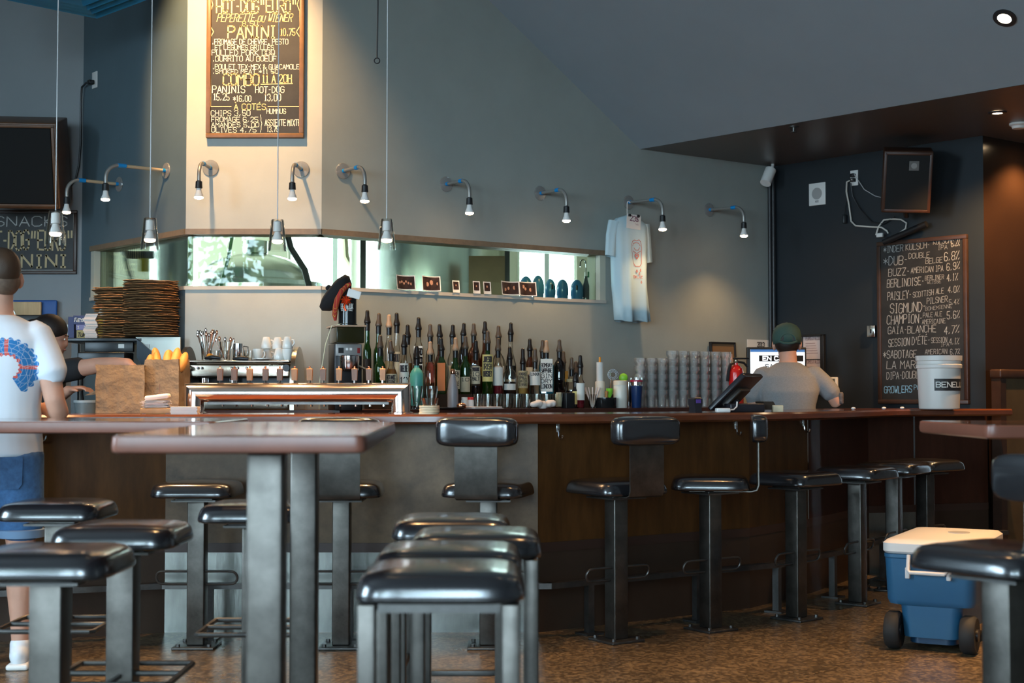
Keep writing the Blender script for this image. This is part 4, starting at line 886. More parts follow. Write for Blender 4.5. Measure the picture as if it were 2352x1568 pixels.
# ---------------------------------------------------------------- stacked pint glasses
M_pint = glassy('pint_glass', (0.985,0.98,0.97), 0.3, 0.06, 0.07, (0.95,0.93,0.9), 0.15)
pm_ = MB().lathe([(0.0255,0.0),(0.0275,0.003),(0.0295,0.055),(0.0325,0.072),(0.0395,0.084),(0.0425,0.098),(0.0415,0.114),(0.043,0.117),(0.042,0.119),(0.0395,0.112),(0.0405,0.097),(0.037,0.085),(0.030,0.073),(0.0275,0.055),(0.0235,0.008),(0.001,0.008)], 20, cap0=True, cap1=False).build('pint_glass', M_pint)
first = True
for row in range(2):
    for c in range(9 if row == 0 else 8):
        x = 1471 + c*24.5 + row*12; d = 0.42 - row*0.095; n = 5 if c < 3 else 6
        for lv in range(n):
            p = at_bb(x, d); p.z = BT + lv*0.0535
            if first: o = pm_; first = False
            else: o = pm_.copy(); C.objects.link(o)
            o.location = p; o.rotation_euler = (0, 0, rnd.uniform(0, 6))
            tag(o, 'pint glass %s from the bottom in the %s %s stack from the left' % (ORD[lv], ORD[c], 'front' if row == 0 else 'rear'), 'glass', 'stacked pint glasses')
# ---------------------------------------------------------------- espresso machine
EP = at_y(557, 905, 8.22); EP.z = BT
k = EP.y / F; W_ = 265*k
t = thing('espresso_machine', 'steel espresso machine with rounded dark side panels before the pillar', 'coffee machine', tuple(EP))
M_esp = mat('espresso_steel', (0.60,0.52,0.42), 0.22, 1.0, noise=0.05, nscale=6, stretch=(0.2,4,4)); M_dk = mat('dark_machine_panel', (0.02,0.02,0.022), 0.35, 0.4)
def zz(y): return Zy(y, EP.y) - BT
MB().rbox((0,0.02,(zz(868)+zz(836))/2),(W_*0.88,0.30,zz(836)-zz(868)),0.012).build('fascia', M_esp, t)
MB().rbox((0,0.0,zz(831)),(W_*0.90,0.38,0.012),0.004).build('cup_tray', M_esp, t)
MB().box((0,0.08,(zz(868)+zz(885))/2),(W_*0.88,0.2,zz(868)-zz(885))).build('back_panel', M_dk, t, 0)
MB().rbox((0,0.0,0.045),(W_*0.90,0.38,0.09),0.01).build('drip_tray', M_esp, t)
MB().rbox((0,-0.02,0.098),(W_*0.82,0.32,0.012),0.004).build('grille', M_dk, t)
MB().box((0,0.1,(0.09+zz(868))/2),(W_*0.84,0.18,zz(868)-0.09)).build('body', M_steel, t, 0)
for s in (-1,1):
    pts = []
    for a in [j*PI/14 for j in range(15)]: pts.append((0.21*math.cos(PI-a), 0.155 + (zz(796)-0.155)*math.sin(a)))
    m = MB(); xx = s*W_*0.475; q = [(y_, z_) for y_, z_ in pts] + [(0.21,0.0),(-0.21,0.0)]
    n = len(q); th = 0.025
    m.add([(xx-th/2,a,b_) for a,b_ in q] + [(xx+th/2,a,b_) for a,b_ in q], [tuple(range(n)), tuple(reversed(range(n,2*n)))] + [(j,(j+1)%n,n+(j+1)%n,n+j) for j in range(n)])
    m.build('side_panel', M_dk if s < 0 else M_esp, t, 30)
for x in (443,667): 
    px_ = (x-557)*k; MB().cyl((px_,-0.13,zz(846)),(px_,-0.17,zz(846)),0.02,n=20).build('steam_knob', M_black, t)
for x in (466,475,542,549,556,576,617): MB().ell(((x-557)*k,-0.135,zz(846)),(0.008,0.008,0.008),10,6).build('button', M_chrome, t)
for x in (493,560):
    px_ = (x-557)*k; g = MB().lathe([(0.03,0),(0.032,0.03),(0.03,0.05)],20,(px_-0.04,-0.08,zz(884))).build('group_head', M_chrome, t)
for x, y in ((497,824),(560,826)):
    px_ = (x-557)*k; MB().tube([(px_-0.03,-0.16,zz(y)),(px_+0.02,-0.19,zz(y)+0.005),(px_+0.06,-0.19,zz(y))],[0.009,0.014,0.011],10).build('lever_handle', M_black, t)
letter(m := MB(), 'Saeco', lambda u, v: (u, -0.1325, v), (626-557)*k, zz(842), 22*k, 0.010, 0.2, 0, 0); m.build('lettering', mat('cream_chalk',(1,1,1)), t, 0)
# things on the cup tray
TZ = BT + zz(831) + 0.007
M_cup = mat('white_china', (0.80,0.76,0.70), 0.2)
def cupm(label, x, y_, dz, flip=True, w=20):
    t = thing('coffee_cup', label, 'cup', tuple(at_y(x, 905, y_)), rnd.uniform(-0.5,0.5), 'white coffee cups'); t.location.z = TZ + dz
    r = w*k/2; pr = [(r*0.95,0),(r,0.004),(r*0.93,0.03),(r*0.62,0.066),(r*0.55,0.068),(0.002,0.068)] if flip else [(r*0.6,0),(r*0.66,0.003),(r*0.95,0.035),(r,0.066),(r*0.94,0.066),(r*0.6,0.008),(0.001,0.008)]
    MB().lathe(pr, 24, cap0=False, cap1=False).build('bowl', M_cup, t, 50)
    MB().tube([(r*0.8,0,0.05),(r*1.25,0,0.048),(r*1.35,0,0.03),(r*0.95,0,0.014)],0.0045,8).build('handle', M_cup, t)
for i, (x, y_, dz, lab) in enumerate([(592,8.15,0,'white cup standing lowest at the left of the cup pile'),(612,8.25,0.0,'white cup upside down, middle of the bottom row of the cup pile'),(640,8.14,0,'white upside-down cup in front of the pile with its handle towards us'),(660,8.14,0,'white cup at the right end of the bottom row of cups'),(611,8.24,0.07,'upside-down cup topmost at the left of the cup pile'),(637,8.22,0.067,'upside-down cup on the upper row, second from left'),(660,8.14,0.068,'upside-down cup topmost at the right of the pile'),(652,8.32,0.0,'white cup at the back of the pile near the pillar'),(672,8.30,0.0,'white cup at the back right beside the curved side panel')]):
    cupm(lab, x, y_, dz, i not in (0,3), 24)
p = at_y(603,905,8.06); p.z = TZ; tag(MB().lathe([(0.03,0),(0.06,0.006),(0.06,0.009),(0.001,0.008)],28).build('saucer',M_cup,loc=tuple(p)),'white saucer at the front of the cup tray','saucer')
def utensils(x, Y, ytop, n, label, col):
    p = at_y(x, 905, Y); p.z = TZ; t = thing('spoon_glass', label, 'spoons', tuple(p)); hh = Zy(ytop, Y) - TZ
    MB().lathe([(0.028,0),(0.036,0.11),(0.034,0.11),(0.026,0.006),(0.001,0.006)],20,cap1=False).build('glass',GC,t)
    for i in range(n):
        a = i*2.4; r2 = 0.018 + 0.012*rnd.random(); h2 = hh*rnd.uniform(0.78,1.0)
        m = MB().tube([(0.010*math.cos(a),0.010*math.sin(a),0.01),(r2*1.7*math.cos(a),r2*1.2*math.sin(a),h2-0.03),(r2*2*math.cos(a),r2*1.4*math.sin(a),h2)],[0.0025,0.003,0.004],6)
        m.ell((r2*2*math.cos(a),r2*1.4*math.sin(a),h2),(0.008,0.004,0.014),8,6); m.build('spoon',col[i%len(col)],t)
utensils(474,8.2,757,13,'glass packed with long steel spoons at the left of the coffee machine',[M_chrome,M_chrome,mat('copper',(1,1,1))])
utensils(517,8.2,772,6,'glass with a few spoons beside the steel milk jug',[M_chrome,mat('copper',(1,1,1))])
p = at_y(547,905,8.12); p.z = TZ; t = thing('milk_jug','shiny steel milk jug standing on the coffee machine','jug',tuple(p)); hj = Zy(789,8.12)-TZ
MB().lathe([(0.031,0),(0.033,0.004),(0.031,hj),(0.029,hj),(0.028,0.01),(0.001,0.01)],28,cap1=False).build('body',M_chrome,t)
MB().tube([(0.03,0,hj*0.85),(0.055,0,hj*0.8),(0.055,0,hj*0.3),(0.03,0,hj*0.2)],0.004,8).build('handle',M_chrome,t)
for x, dz, lab in ((492,0,'small clear glass in front of the spoon glasses'),(512,0,'small clear glass with a copper spout beside the steel jug'),(570,0,'small clear glass right of the steel milk jug')):
    p = at_y(x,905,8.08); p.z = TZ; tumbler(p,0.027,0.055,'shot_glass',lab,'glass')
p = at_y(482,905,8.08); p.z = TZ; tag(MB().ell((0,0,0.02),(0.02,0.02,0.02)).build('orange',mat('orange_peel',(0.75,0.28,0.01),0.5,bump=0.1,bscale=200),loc=tuple(p)),'small orange lying before the spoon glass','orange')
# ---------------------------------------------------------------- tap tower
TY = 6.98; TP = at_y(684, 905, TY); TP.z = BZ; k = TY / F
M_tow = mat('polished_tower_steel', (0.72,0.62,0.56), 0.16, 1.0, noise=0.04, nscale=4)
t = thing('tap_tower', 'long polished steel tap tower standing on the bar', 'tap tower', tuple(TP))
HW = 259*k; rt = 22*k; zc = Zy(901,TY) - BZ
def trn(r, n=20): return [(r*math.cos(2*PI*j/n), r*math.sin(2*PI*j/n)) for j in range(n)]
m = MB(); c = trn(rt, 28); rings = []
# one mitred frame: left leg up, beam, right leg down
def ringat(px_, pz_, mode):
    out = []
    for a, b_ in c:
        if mode == 'L0': out.append((px_+a, b_, 0.0))
        elif mode == 'LM': out.append((px_+a, b_, pz_ - a))
        elif mode == 'RM': out.append((px_-a, b_, pz_ - a))
        elif mode == 'R0': out.append((px_-a, b_, 0.0))
    return out
xl = -HW + rt
def flip(r): return r
m.loft([ringat(xl,0,'L0'), ringat(xl,zc,'LM')]); m.build('leg', M_tow, t, 50)
m = MB(); m.loft([ringat(-xl,0,'R0'), ringat(-xl,zc,'RM')]); m.build('leg', M_tow, t, 50)
m = MB(); m.loft([ringat(xl,zc,'LM'), ringat(-xl,zc,'RM')]); m.build('beam', M_tow, t, 50)
m = MB().box((0,rt*0.4,zc-rt-0.006),(2*HW-4.6*rt,0.02,0.012)); m.build('drip_rail', M_irondark, t, 0)
for s in (-1,1): MB().lathe([(rt*1.3,0),(rt*1.3,0.006),(rt*1.05,0.01)],28,(s*xl*-1,0,0)).build('foot_flange', M_tow, t)
M_wal = mat('walnut_handle', (0.13,0.06,0.032), 0.4, noise=0.25, nscale=14, stretch=(3,3,0.6)); M_map = mat('maple_handle', (0.32,0.145,0.05), 0.4, noise=0.2, nscale=14, stretch=(3,3,0.6))
zt = zc + rt
hx = [501,534,569.5,606,639,673,708,739,776,812,845,877]; kind = 'wwmwwmmwmwwm'
for x, c_ in zip(hx, kind):
    px_ = (x-684)*k; h0 = zt + 0.012; h1 = Zy(845.5,TY) - BZ
    w0, w1 = 13.5*k/2, 12*k/2
    hm = MB(); hm.loft([[(px_+a*w1*0.95, 0.045+b_*w1*0.95, h0) for a,b_ in ((-1,-1),(1,-1),(1,1),(-1,1))], [(px_+a*w0, 0.045+b_*w0, h1-0.004) for a,b_ in ((-1,-1),(1,-1),(1,1),(-1,1))], [(px_+a*w0*0.85, 0.045+b_*w0*0.85, h1) for a,b_ in ((-1,-1),(1,-1),(1,1),(-1,1))]])
    ho = hm.build('tap_handle', M_wal if c_ == 'w' else M_map, t, 0)
    MB().lathe([(0.006,0),(0.004,0.003),(0.0055,0.006),(0.0055,0.009),(0.001,0.012)],12,(px_,0.045,h1)).build('finial', mat('copper',(1,1,1)), ho)
    MB().cyl((px_,0.045,h0-0.03),(px_,0.045,h0),0.006,n=8).build('stem', M_chrome, t)
    MB().cyl((px_,rt*0.6,zc),(px_,rt+0.05,zc-0.01),0.008,n=8).tube([(px_,rt+0.05,zc-0.01),(px_,rt+0.07,zc-0.03),(px_,rt+0.07,zc-0.07)],0.007,8).build('faucet', M_chrome, t)
# ---------------------------------------------------------------- coffee grinder with canister and tartan cap
GP = at_y(797, 905, 8.05); GP.z = BT; k = GP.y/F; rzg = 0.32
t = thing('coffee_grinder','black boxy coffee grinder with a grey control panel','grinder',tuple(GP),rzg)
gz = lambda y: Zy(y, GP.y) - BT
gw = 64*k
MB().rbox((0,0.05,gz(900)/2),(gw,0.20,gz(900)),0.006).build('base', M_dk, t)
MB().rbox((0,0.06,(gz(790)+gz(900))/2),(gw,0.18,gz(790)-gz(900)),0.006).build('body', M_dk, t)
MB().rbox((0,0.03,(gz(752)+gz(790))/2+0.002),(gw,0.24,gz(752)-gz(790)-0.004),0.004).build('hopper', mat('smoked_hopper',(0.02,0.018,0.006),0.15), t)
MB().rbox((0,0.03,gz(750)),(gw*1.12,0.28,0.01),0.003).build('lid', mat('grinder_lid',(0.45,0.30,0.20),0.4), t)
f = MB().rbox((0,-0.036,(gz(790)+gz(818))/2),(gw*0.94,0.012,gz(790)-gz(818)),0.003).build('control_panel', mat('grey_panel',(0.30,0.29,0.28),0.4,0.5), t)
MB().box((-gw*0.28,-0.043,gz(805)),(0.03,0.003,0.03)).build('display', M_black, f, 0); MB().box((gw*0.36,-0.043,gz(805)),(0.016,0.003,0.03)).build('switch', mat('red_switch',(0.2,0.01,0.01),0.4), f, 0)
for q in (-0.01,0.012): MB().box((q,-0.043,gz(802)),(0.014,0.003,0.014)).build('button', M_whitepl, f, 0)
MB().lathe([(0.052,gz(851)),(0.055,gz(847)),(0.058,gz(818)),(0.05,gz(816))],28,(0,-0.06,0)).build('dosing_chamber', M_chrome, t)
MB().tube([(0.045,-0.04,gz(838)),(0.09,-0.07,gz(848))],0.007,8).build('dosing_lever', M_esp, t)
MB().rbox((0,-0.06,0.02),(gw*0.7,0.12,0.04),0.004).build('tray', M_dk, t)
CZ = Zy(744.5, GP.y)
p = at_y(797, 905, 8.05); p.z = BT + gz(750) + 0.006
t = thing('gift_canister','glossy black canister with white lettering on top of the coffee grinder','canister',tuple(p)); ch_ = Zy(685,8.05) - p.z; cr = 21*k
MB().lathe([(cr*1.12,0),(cr*1.12,0.006),(cr,0.01),(cr,ch_),(cr*0.95,ch_)],32).build('body',mat('glossy_black',(1,1,1)),t)
letter(m := MB(),'BENELUX',on_cyl(cr,0),-cr*0.62,Zy(710,8.05)-p.z,cr*1.35,0.028,0.16,0,0); m.build('lettering',M_inkw,t,0)
letter(m := MB(),'BRASSERIE ARTISANALE',on_cyl(cr,0),-cr*0.6,Zy(715,8.05)-p.z,cr*1.3,0.008,0.14,0,0); m.build('lettering',M_inkw,t,0)
q = p + Vector((0,0,ch_))
t = thing('tartan_cap','black flat cap with a red tartan band hung over the canister','cap',(q.x-0.03,q.y,q.z-0.0))
M_felt = mat('black_felt',(0.012,0.011,0.012),0.9,bump=0.2,bscale=150)
M_tart = mat('red_tartan',(0.45,0.03,0.02),0.8); tt = M_tart.node_tree; tcx = tt.nodes['Texture Coordinate']
br = tt.nodes.new('ShaderNodeTexBrick'); br.inputs['Scale'].default_value = 26; br.inputs['Color1'].default_value=(0.45,0.03,0.02,1); br.inputs['Color2'].default_value=(0.30,0.02,0.015,1); br.inputs['Mortar'].default_value=(0.55,0.42,0.05,1); br.inputs['Mortar Size'].default_value=0.012; br.offset=0.0
tt.links.new(tcx.outputs['Object'],br.inputs['Vector']); tt.links.new(br.outputs[0],tt.nodes['Principled BSDF'].inputs['Base Color'])
TM = Matrix.Rotation(D(-52),4,'Y') @ Matrix.Scale(0.8,4,Vector((0,1,0)))
cb = [Vector(at_y(x,y,p.y-0.055-(0.02 if 660<y<720 else 0))) - Vector(t.location) for x, y in ((806,652),(795,657),(784,668),(776,684),(771,704),(769,722),(770,736))]
MB().tube(cb,[0.010,0.016,0.018,0.018,0.017,0.015,0.008],10).build('band',M_tart,t,60)
m = MB().lathe([(0.055,-0.02),(0.10,0.01),(0.125,0.045),(0.118,0.07),(0.08,0.085),(0.001,0.088)],32,(0,0,0),TM,False,False); m.build('crown',M_felt,t,60)
MB().ell((0.0,0,0.10),(0.018,0.018,0.014),M=TM).build('pompom',M_felt,t)
t = thing('gift_bow','shiny red bow tied to the canister','bow',(p.x+0.0,p.y-cr-0.012,p.z+ch_-0.015))
m = MB(); M_bow = mat('red_foil',(0.75,0.08,0.02),0.15,0.6)
for i in range(9):
    a = i*2*PI/9; m.tube([(0,0,0),(0.022*math.cos(a),-0.012,0.022*math.sin(a)),(0.030*math.cos(a+.2),-0.004,0.030*math.sin(a+.2)),(0.0,0.004,0)],0.004,5)
m.tube([(0,0,0),(-0.01,-0.005,-0.04),(0.0,-0.005,-0.06)],0.006,6); m.build('loops',M_bow,t)
o = MB().rbox((0,0,0),(0.075,0.004,0.045),0.002).build('gift_tag',M_whitepl,loc=(p.x+0.045,p.y-cr-0.02,p.z+ch_+0.02)); o.rotation_euler=(0,0.3,0); tag(o,'white paper gift tag beside the red bow','tag')
hose([at_y(795,742,8.0),at_y(762,748,8.02),at_y(748,790,8.02),at_y(738,850,8.02),at_y(733,885,8.02),at_y(733,940,8.04)],0.003,'thin cream cable hanging from the grinder top','cable',mat('cream_pipe',(1,1,1)))
# ---------------------------------------------------------------- things on the bar worktop
def bt(x, yb): return at_z(x, yb, BZ)
p = at_y(986,905,6.76); p.z = BZ; t0 = p
for i in range(5): tag(MB().lathe([(0.046,0),(0.048,0.001),(0.048,0.0072),(0.046,0.008)],32).build('coaster',LB['cream'],loc=(p.x+rnd.uniform(-.002,.002),p.y,BZ+i*0.0082)),'round cream coaster, %s from the bottom of the pile by the tap tower' % ORD[i],'coaster','coasters in the pile')
tumbler((p.x+0.003,p.y,BZ+5*0.0082),0.042,0.036,'plastic_cup','clear plastic cup standing on the coaster pile','cup')
for x, yy, lab in ((958,7.28,'tall beer glass standing in front of the teal bottle'),(992,7.28,'tall beer glass behind the coaster pile')):
    p = at_y(x,905,8.15); p = at_bb(x,0.50); h = Zy(886,p.y)-BT
    tag(MB().lathe([(0.027,0),(0.03,0.003),(0.024,h*0.3),(0.036,h*0.8),(0.034,h),(0.032,h),(0.022,h*0.3),(0.001,0.01)],24,cap1=False).build('beer_glass',GC,loc=tuple(p)),lab,'glass')
p = at_bb(1020,0.50); tag(MB().lathe([(0.10,0),(0.12,0.008),(0.118,0.012),(0.10,0.006),(0.001,0.006)],32,cap1=False).build('serving_tray',M_black,loc=tuple(p)),'round black serving tray under the steel flask','tray')
M_rec = mat('terminal_black',(0.02,0.018,0.022),0.3)
p = at_y(1597,905,7.42); p.z = BZ; t = thing('card_reader','small dark card reader standing left of the payment terminal','card reader',tuple(p),0.5); k = p.y/F; h = 34*k
m = MB(); m.loft([[(a*w_,b_*d_,z) for a,b_ in ((-1,-1),(1,-1),(1,1),(-1,1))] for w_,d_,z in ((0.022,0.03,0),(0.020,0.026,h*0.3),(0.026,0.028,h*0.6),(0.027,0.026,h*0.9),(0.018,0.02,h))]); m.build('body',M_rec,t,40)
MB().box((0.0,-0.0275,h*0.75),(0.03,0.003,h*0.25)).build('window',mat('violet_screen',(0.10,0.05,0.25),0.15),t,0)
P0 = at_y(1628,945,7.47); P0.z = BZ + 0.015
hA = Vector((0.185,0.0,0.185)); wA = Vector((0.15,0.31,0.0)); nA = hA.cross(wA).normalized()
t = thing('payment_terminal','black touchscreen till seen from behind, tilted on its stand on the bar','till',tuple(P0))
R3 = Matrix((hA.normalized(), wA.normalized(), nA)).transposed().to_4x4(); cpt = (hA + wA)/2
MB().rbox((0,0,0),(hA.length,wA.length,0.028),0.008,M=Matrix.Translation(cpt) @ R3).build('screen_housing',M_rec,t)
MB().rbox((0,0,0.0145),(hA.length*0.9,wA.length*0.92,0.004),0.001,M=Matrix.Translation(cpt) @ R3).build('screen',mat('screen_glass',(0.01,0.01,0.015),0.08),t)
MB().rbox((-0.02,0,-0.022),(hA.length*0.5,wA.length*0.5,0.03),0.008,M=Matrix.Translation(cpt) @ R3).build('rear_cover',mat('brown_plastic',(0.035,0.024,0.017),0.4),t)
MB().rbox((0.18,0.12,0.008),(0.20,0.2,0.045),0.006,rz=0.3).build('stand_base',M_rec,t)
MB().tube([(0.12,0.12,0.06),(0.17,0.14,0.03)],0.02,10).build('stand_neck',M_rec,t)
p = at_y(1760,905,7.68); p.z = BZ; t = thing('receipt_printer','small dark brown receipt printer on feet right of the till','printer',tuple(p),0.2); k = p.y/F
m = MB(); m.loft([[(a*w_+o_,b_*0.06,z) for a,b_ in ((-1,-1),(1,-1),(1,1),(-1,1))] for w_,o_,z in ((0.038,0.006,0.012),(0.028,-0.012,0.056))]); m.build('body',mat('brown_plastic',(1,1,1)),t,0)
for q in (-0.03,0.04): MB().cyl((q,-0.03,0),(q,-0.03,0.012),0.006,n=10).build('foot',M_rec,t)
p = at_y(1785,905,7.62); p.z = BZ; tag(MB().rbox((0,0,0.018),(0.055,0.06,0.036),0.004).build('paper_box',LB['cream'],loc=tuple(p)),'small cream box beside the receipt printer','box')
p = at_y(1660,905,7.43); p.z = BZ; t = thing('power_adapter','white power adapter with its cable lying under the till','adapter',tuple(p),0.2)
MB().rbox((0,0,0.012),(0.075,0.04,0.022),0.006).build('body',M_whitepl,t); MB().tube([(0.03,0,0.012),(0.06,0,0.015),(0.085,0.02,0.03),(0.09,0.03,0.055)],0.004,8).build('cable',M_whitepl,t)
# white brewery bucket
p = at_y(2157,905,9.05); p.z = BZ; k = p.y/F; hb = Zy(817,p.y)-BZ; rb = 50*k
t = thing('plastic_bucket','large white plastic bucket with a black printed band, on the bar','bucket',tuple(p))
M_bkt = mat('white_bucket',(0.66,0.62,0.58),0.35)
MB().lathe([(rb*0.86,0),(rb*0.9,0.006),(rb*0.97,hb*0.76),(rb*1.02,hb*0.77),(rb*1.03,hb*0.83),(rb*0.985,hb*0.845),(rb*0.985,hb*0.9),(rb*1.03,hb*0.91),(rb*1.04,hb),(rb*0.97,hb),(rb*0.85,0.02),(0.001,0.02)],44,cap1=False).build('body',M_bkt,t)
bz0 = Zy(897,p.y)-BZ; bz1 = Zy(870,p.y)-BZ; rr = rb*0.945
def buck(u, v): a = u/rr + 0.30; z = bz0+v; q = rb*(0.9+0.07*z/(hb*0.76)) + 0.0025; return (q*math.sin(a), -q*math.cos(a), z)
m = MB(); n = 20; W2 = 76*k
for a0, b0, c0, d0 in ((0,1,0,1),):
    vs = []; fs = []
    for i in range(n+1):
        for v in (0, bz1-bz0): vs.append(buck(-W2*0.5 + W2*i/n*1.25, v))
    for i in range(n): fs.append((2*i,2*i+2,2*i+3,2*i+1))
    m.add(vs, fs)
band = m.build('band',mat('black_print',(0.025,0.022,0.022),0.5,noise=0.5,nscale=30),t,60)
m = MB(); fnb = lambda u, v: tuple(Vector(buck(u, v)) * 1.0 + Vector((0,-0.002,0)))
letter(m,'BENELUX',fnb,-W2*0.45,(bz1-bz0)*0.3,W2*1.1,(bz1-bz0)*0.42,0.17,0,0); m.build('lettering',M_inkw,band,0)
MB().tube([(rb*1.04*math.cos(a),-0.01-0.03*math.sin(a),hb*0.78-rb*0.0*math.sin(a)) for a in [PI, PI*0.98]],0.004,6).build('handle_lug',M_bkt,t)
for i, x in enumerate((1960,2030,2072)):
    p = at_z(x, 939, BZ + 0.004); p.y = min(p.y, 9.0 if x < 2000 else 9.3); p = at_y(x, 905, 8.75 + 0.15*i); p.z = BZ
    tag(MB().ell((0,0,0.008),(0.014,0.014,0.008)).build('crumpled_receipt',M_whitepl,loc=tuple(p)),'small white crumpled scrap on the bar, %s from the grey-shirted person' % ORD[i],'paper')
# ================================================================ things on the walls and the ledge
# photo prints standing on the sill of the grey wall
M_phW = mat('photo_paper', (0.72,0.70,0.66), 0.4)
M_phD = mat('photo_dark', (0.035,0.02,0.018), 0.3, noise=0.9, nscale=30)
M_skin = mat('skin', (0.56,0.29,0.20), 0.5, noise=0.06, nscale=12, spec=0.4)
M_skinp = mat('print_skin', (0.45,0.24,0.16), 0.5)
def print_(x0, x1, y0, y1, label, faces, polaroid=False, tilt=0.0):
    x = (x0+x1)/2; p = on_plane(x, y1, CR + nR*0.016, nR); p.z = SILL + 0.005; k = p.y/F; cs = abs(dR.x*1.0)
    w = (x1-x0)*k/ (dR.x - dR.y*((x-1176)/F)); h = (y1-y0)*k
    t = thing('photo_print', label, 'photo', tuple(p), rzR + tilt, 'photo prints on the ledge')
    L = Matrix.Rotation(D(-7),4,'X')
    n = 8; vs = []; fs = []; b = 0.10*w
    def sheet(x0, x1, z0, z1, off, m): 
        mb = MB(); vs = []; fs = []
        for i in range(n+1):
            xx = x0 + (x1-x0)*i/n; yy = -0.018*abs(xx/(w/2))**2*(1 if not polaroid else 0.2) + off
            vs += [(xx, yy, z0), (xx, yy, z1), (xx, yy+0.0008, z0), (xx, yy+0.0008, z1)]
        for i in range(n):
            a = 4*i; fs += [(a,a+4,a+5,a+1),(a+2,a+3,a+7,a+6),(a+1,a+5,a+7,a+3),(a,a+2,a+6,a+4)]
        fs += [(0,1,3,2),(4*n,4*n+2,4*n+3,4*n+1)]
        mb.add(vs, fs, L); return mb
    e = 0.045*w if not polaroid else 0.12*w; zb = e if not polaroid else 0.25*h
    sheet(-w/2,w/2,0,h,0,0).build('paper', M_phW, t, 30)
    im = sheet(-w/2+e,w/2-e,zb,h-e,-0.0012,0).build('picture', M_phD, t, 30)
    for fx, fz, fr in faces:
        xx = -w/2 + fx*w; yy = -0.018*abs(xx/(w/2))**2*(1 if not polaroid else 0.2) - 0.0026
        mb = MB(); r = fr*h; mb.add([Vector((xx + 0.8*r*math.cos(a), yy, fz*h + r*math.sin(a))) for a in [j*PI/5 for j in range(10)]], [tuple(range(10))], L); mb.build('face', M_skinp, im, 0)
print_(909,952,637,671,'curled photo print of a crowd of faces, first from the pillar',[(0.2,0.5,0.09),(0.33,0.55,0.09),(0.45,0.45,0.09),(0.56,0.58,0.09),(0.68,0.48,0.09),(0.8,0.42,0.09)])
print_(968,1010,639,674,'photo print of two people laughing close together',[(0.33,0.45,0.15),(0.56,0.58,0.17),(0.85,0.5,0.1)])
print_(1040,1056,649,677,'narrow instant photo standing alone between larger prints',[(0.5,0.6,0.08)],True)
print_(1087,1103,651,680,'narrow dim instant photo left of the pale one',[(0.5,0.6,0.08)],True)
print_(1111,1128,651,680,'narrow instant photo with a pale picture and one dark figure',[(0.5,0.6,0.10)],True)
print_(1150,1191,650,682,'photo print of a group in the dark, overlapped by its right neighbour',[(0.25,0.4,0.12),(0.45,0.5,0.12),(0.75,0.55,0.14)])
print_(1191,1230,652,685,'photo print of people in blue before the domed canisters',[(0.3,0.65,0.13),(0.42,0.5,0.11),(0.7,0.45,0.13)])
# blue domed canisters behind the sill
M_cani = mat('blue_canister', (0.035,0.20,0.46), 0.25, coat=0.3)
for i, (x, yt, wpx, lab) in enumerate([(1208,634,31,'blue domed canister, dimmed and farthest left, behind the prints'),(1236,632,28,'tallest blue domed canister, second from the left'),(1264,640,25,'blue domed canister with a small slot facing us'),(1292,641,28,'plain blue domed canister, second from the right'),(1325,642,30,'blue domed canister at the right end, beside the siphon bottle')]):
    d = -0.105 if i else -0.16
    p = on_plane(x, 690, CR + nR*d, nR); p.z = SILL; k = p.y/F; r = wpx*k/2; h = Zy(yt, p.y) - SILL
    t = thing('domed_canister', lab, 'canister', tuple(p), rzR, 'blue domed canisters on the ledge')
    MB().lathe([(r*0.9,0),(r*0.92,h*0.2),(r,h*0.24),(r,h*0.5)] + [(r*math.cos(a), h*0.5 + (h*0.5)*math.sin(a)) for a in [j*PI/18 for j in range(1,9)]] + [(0.001,h)], 32).build('body', M_cani, t)
    if i in (2, 4): MB().rbox((-0.01 if i == 2 else -r*0.6,-r*0.96 if i == 2 else -r*0.75,h*0.6),(0.014,0.012,0.035),0.005).build('slot', M_black, t)
p = on_plane(1346, 690, CR + nR*-0.09, nR); p.z = SILL; k = p.y/F
t = thing('siphon_bottle','slim dark bottle with a chrome tap and curved spout on the ledge','bottle',tuple(p),rzR)
h = Zy(634,p.y)-SILL; MB().lathe([(0.024,0),(0.024,h*0.6),(0.012,h*0.85),(0.011,h)],20).build('glass',GT['dark'],t)
z = h; MB().rbox((0,0,h+0.015),(0.022,0.02,0.03),0.004).build('tap_body',M_whitepl,t); MB().box((0.02,0,h+0.012),(0.012,0.01,0.04)).build('lever',mat('green_lever',(0.05,0.25,0.12),0.4),t)
z1 = Zy(597,p.y)-SILL; MB().tube([(0,0,h+0.03),(0,0,z1-0.03)]+[(-0.025+0.025*math.cos(a),0,z1-0.028+0.028*math.sin(a)) for a in [j*PI/8 for j in range(0,9)]]+[(-0.052,0,z1-0.05)],0.005,8).build('spout',M_chrome,t)
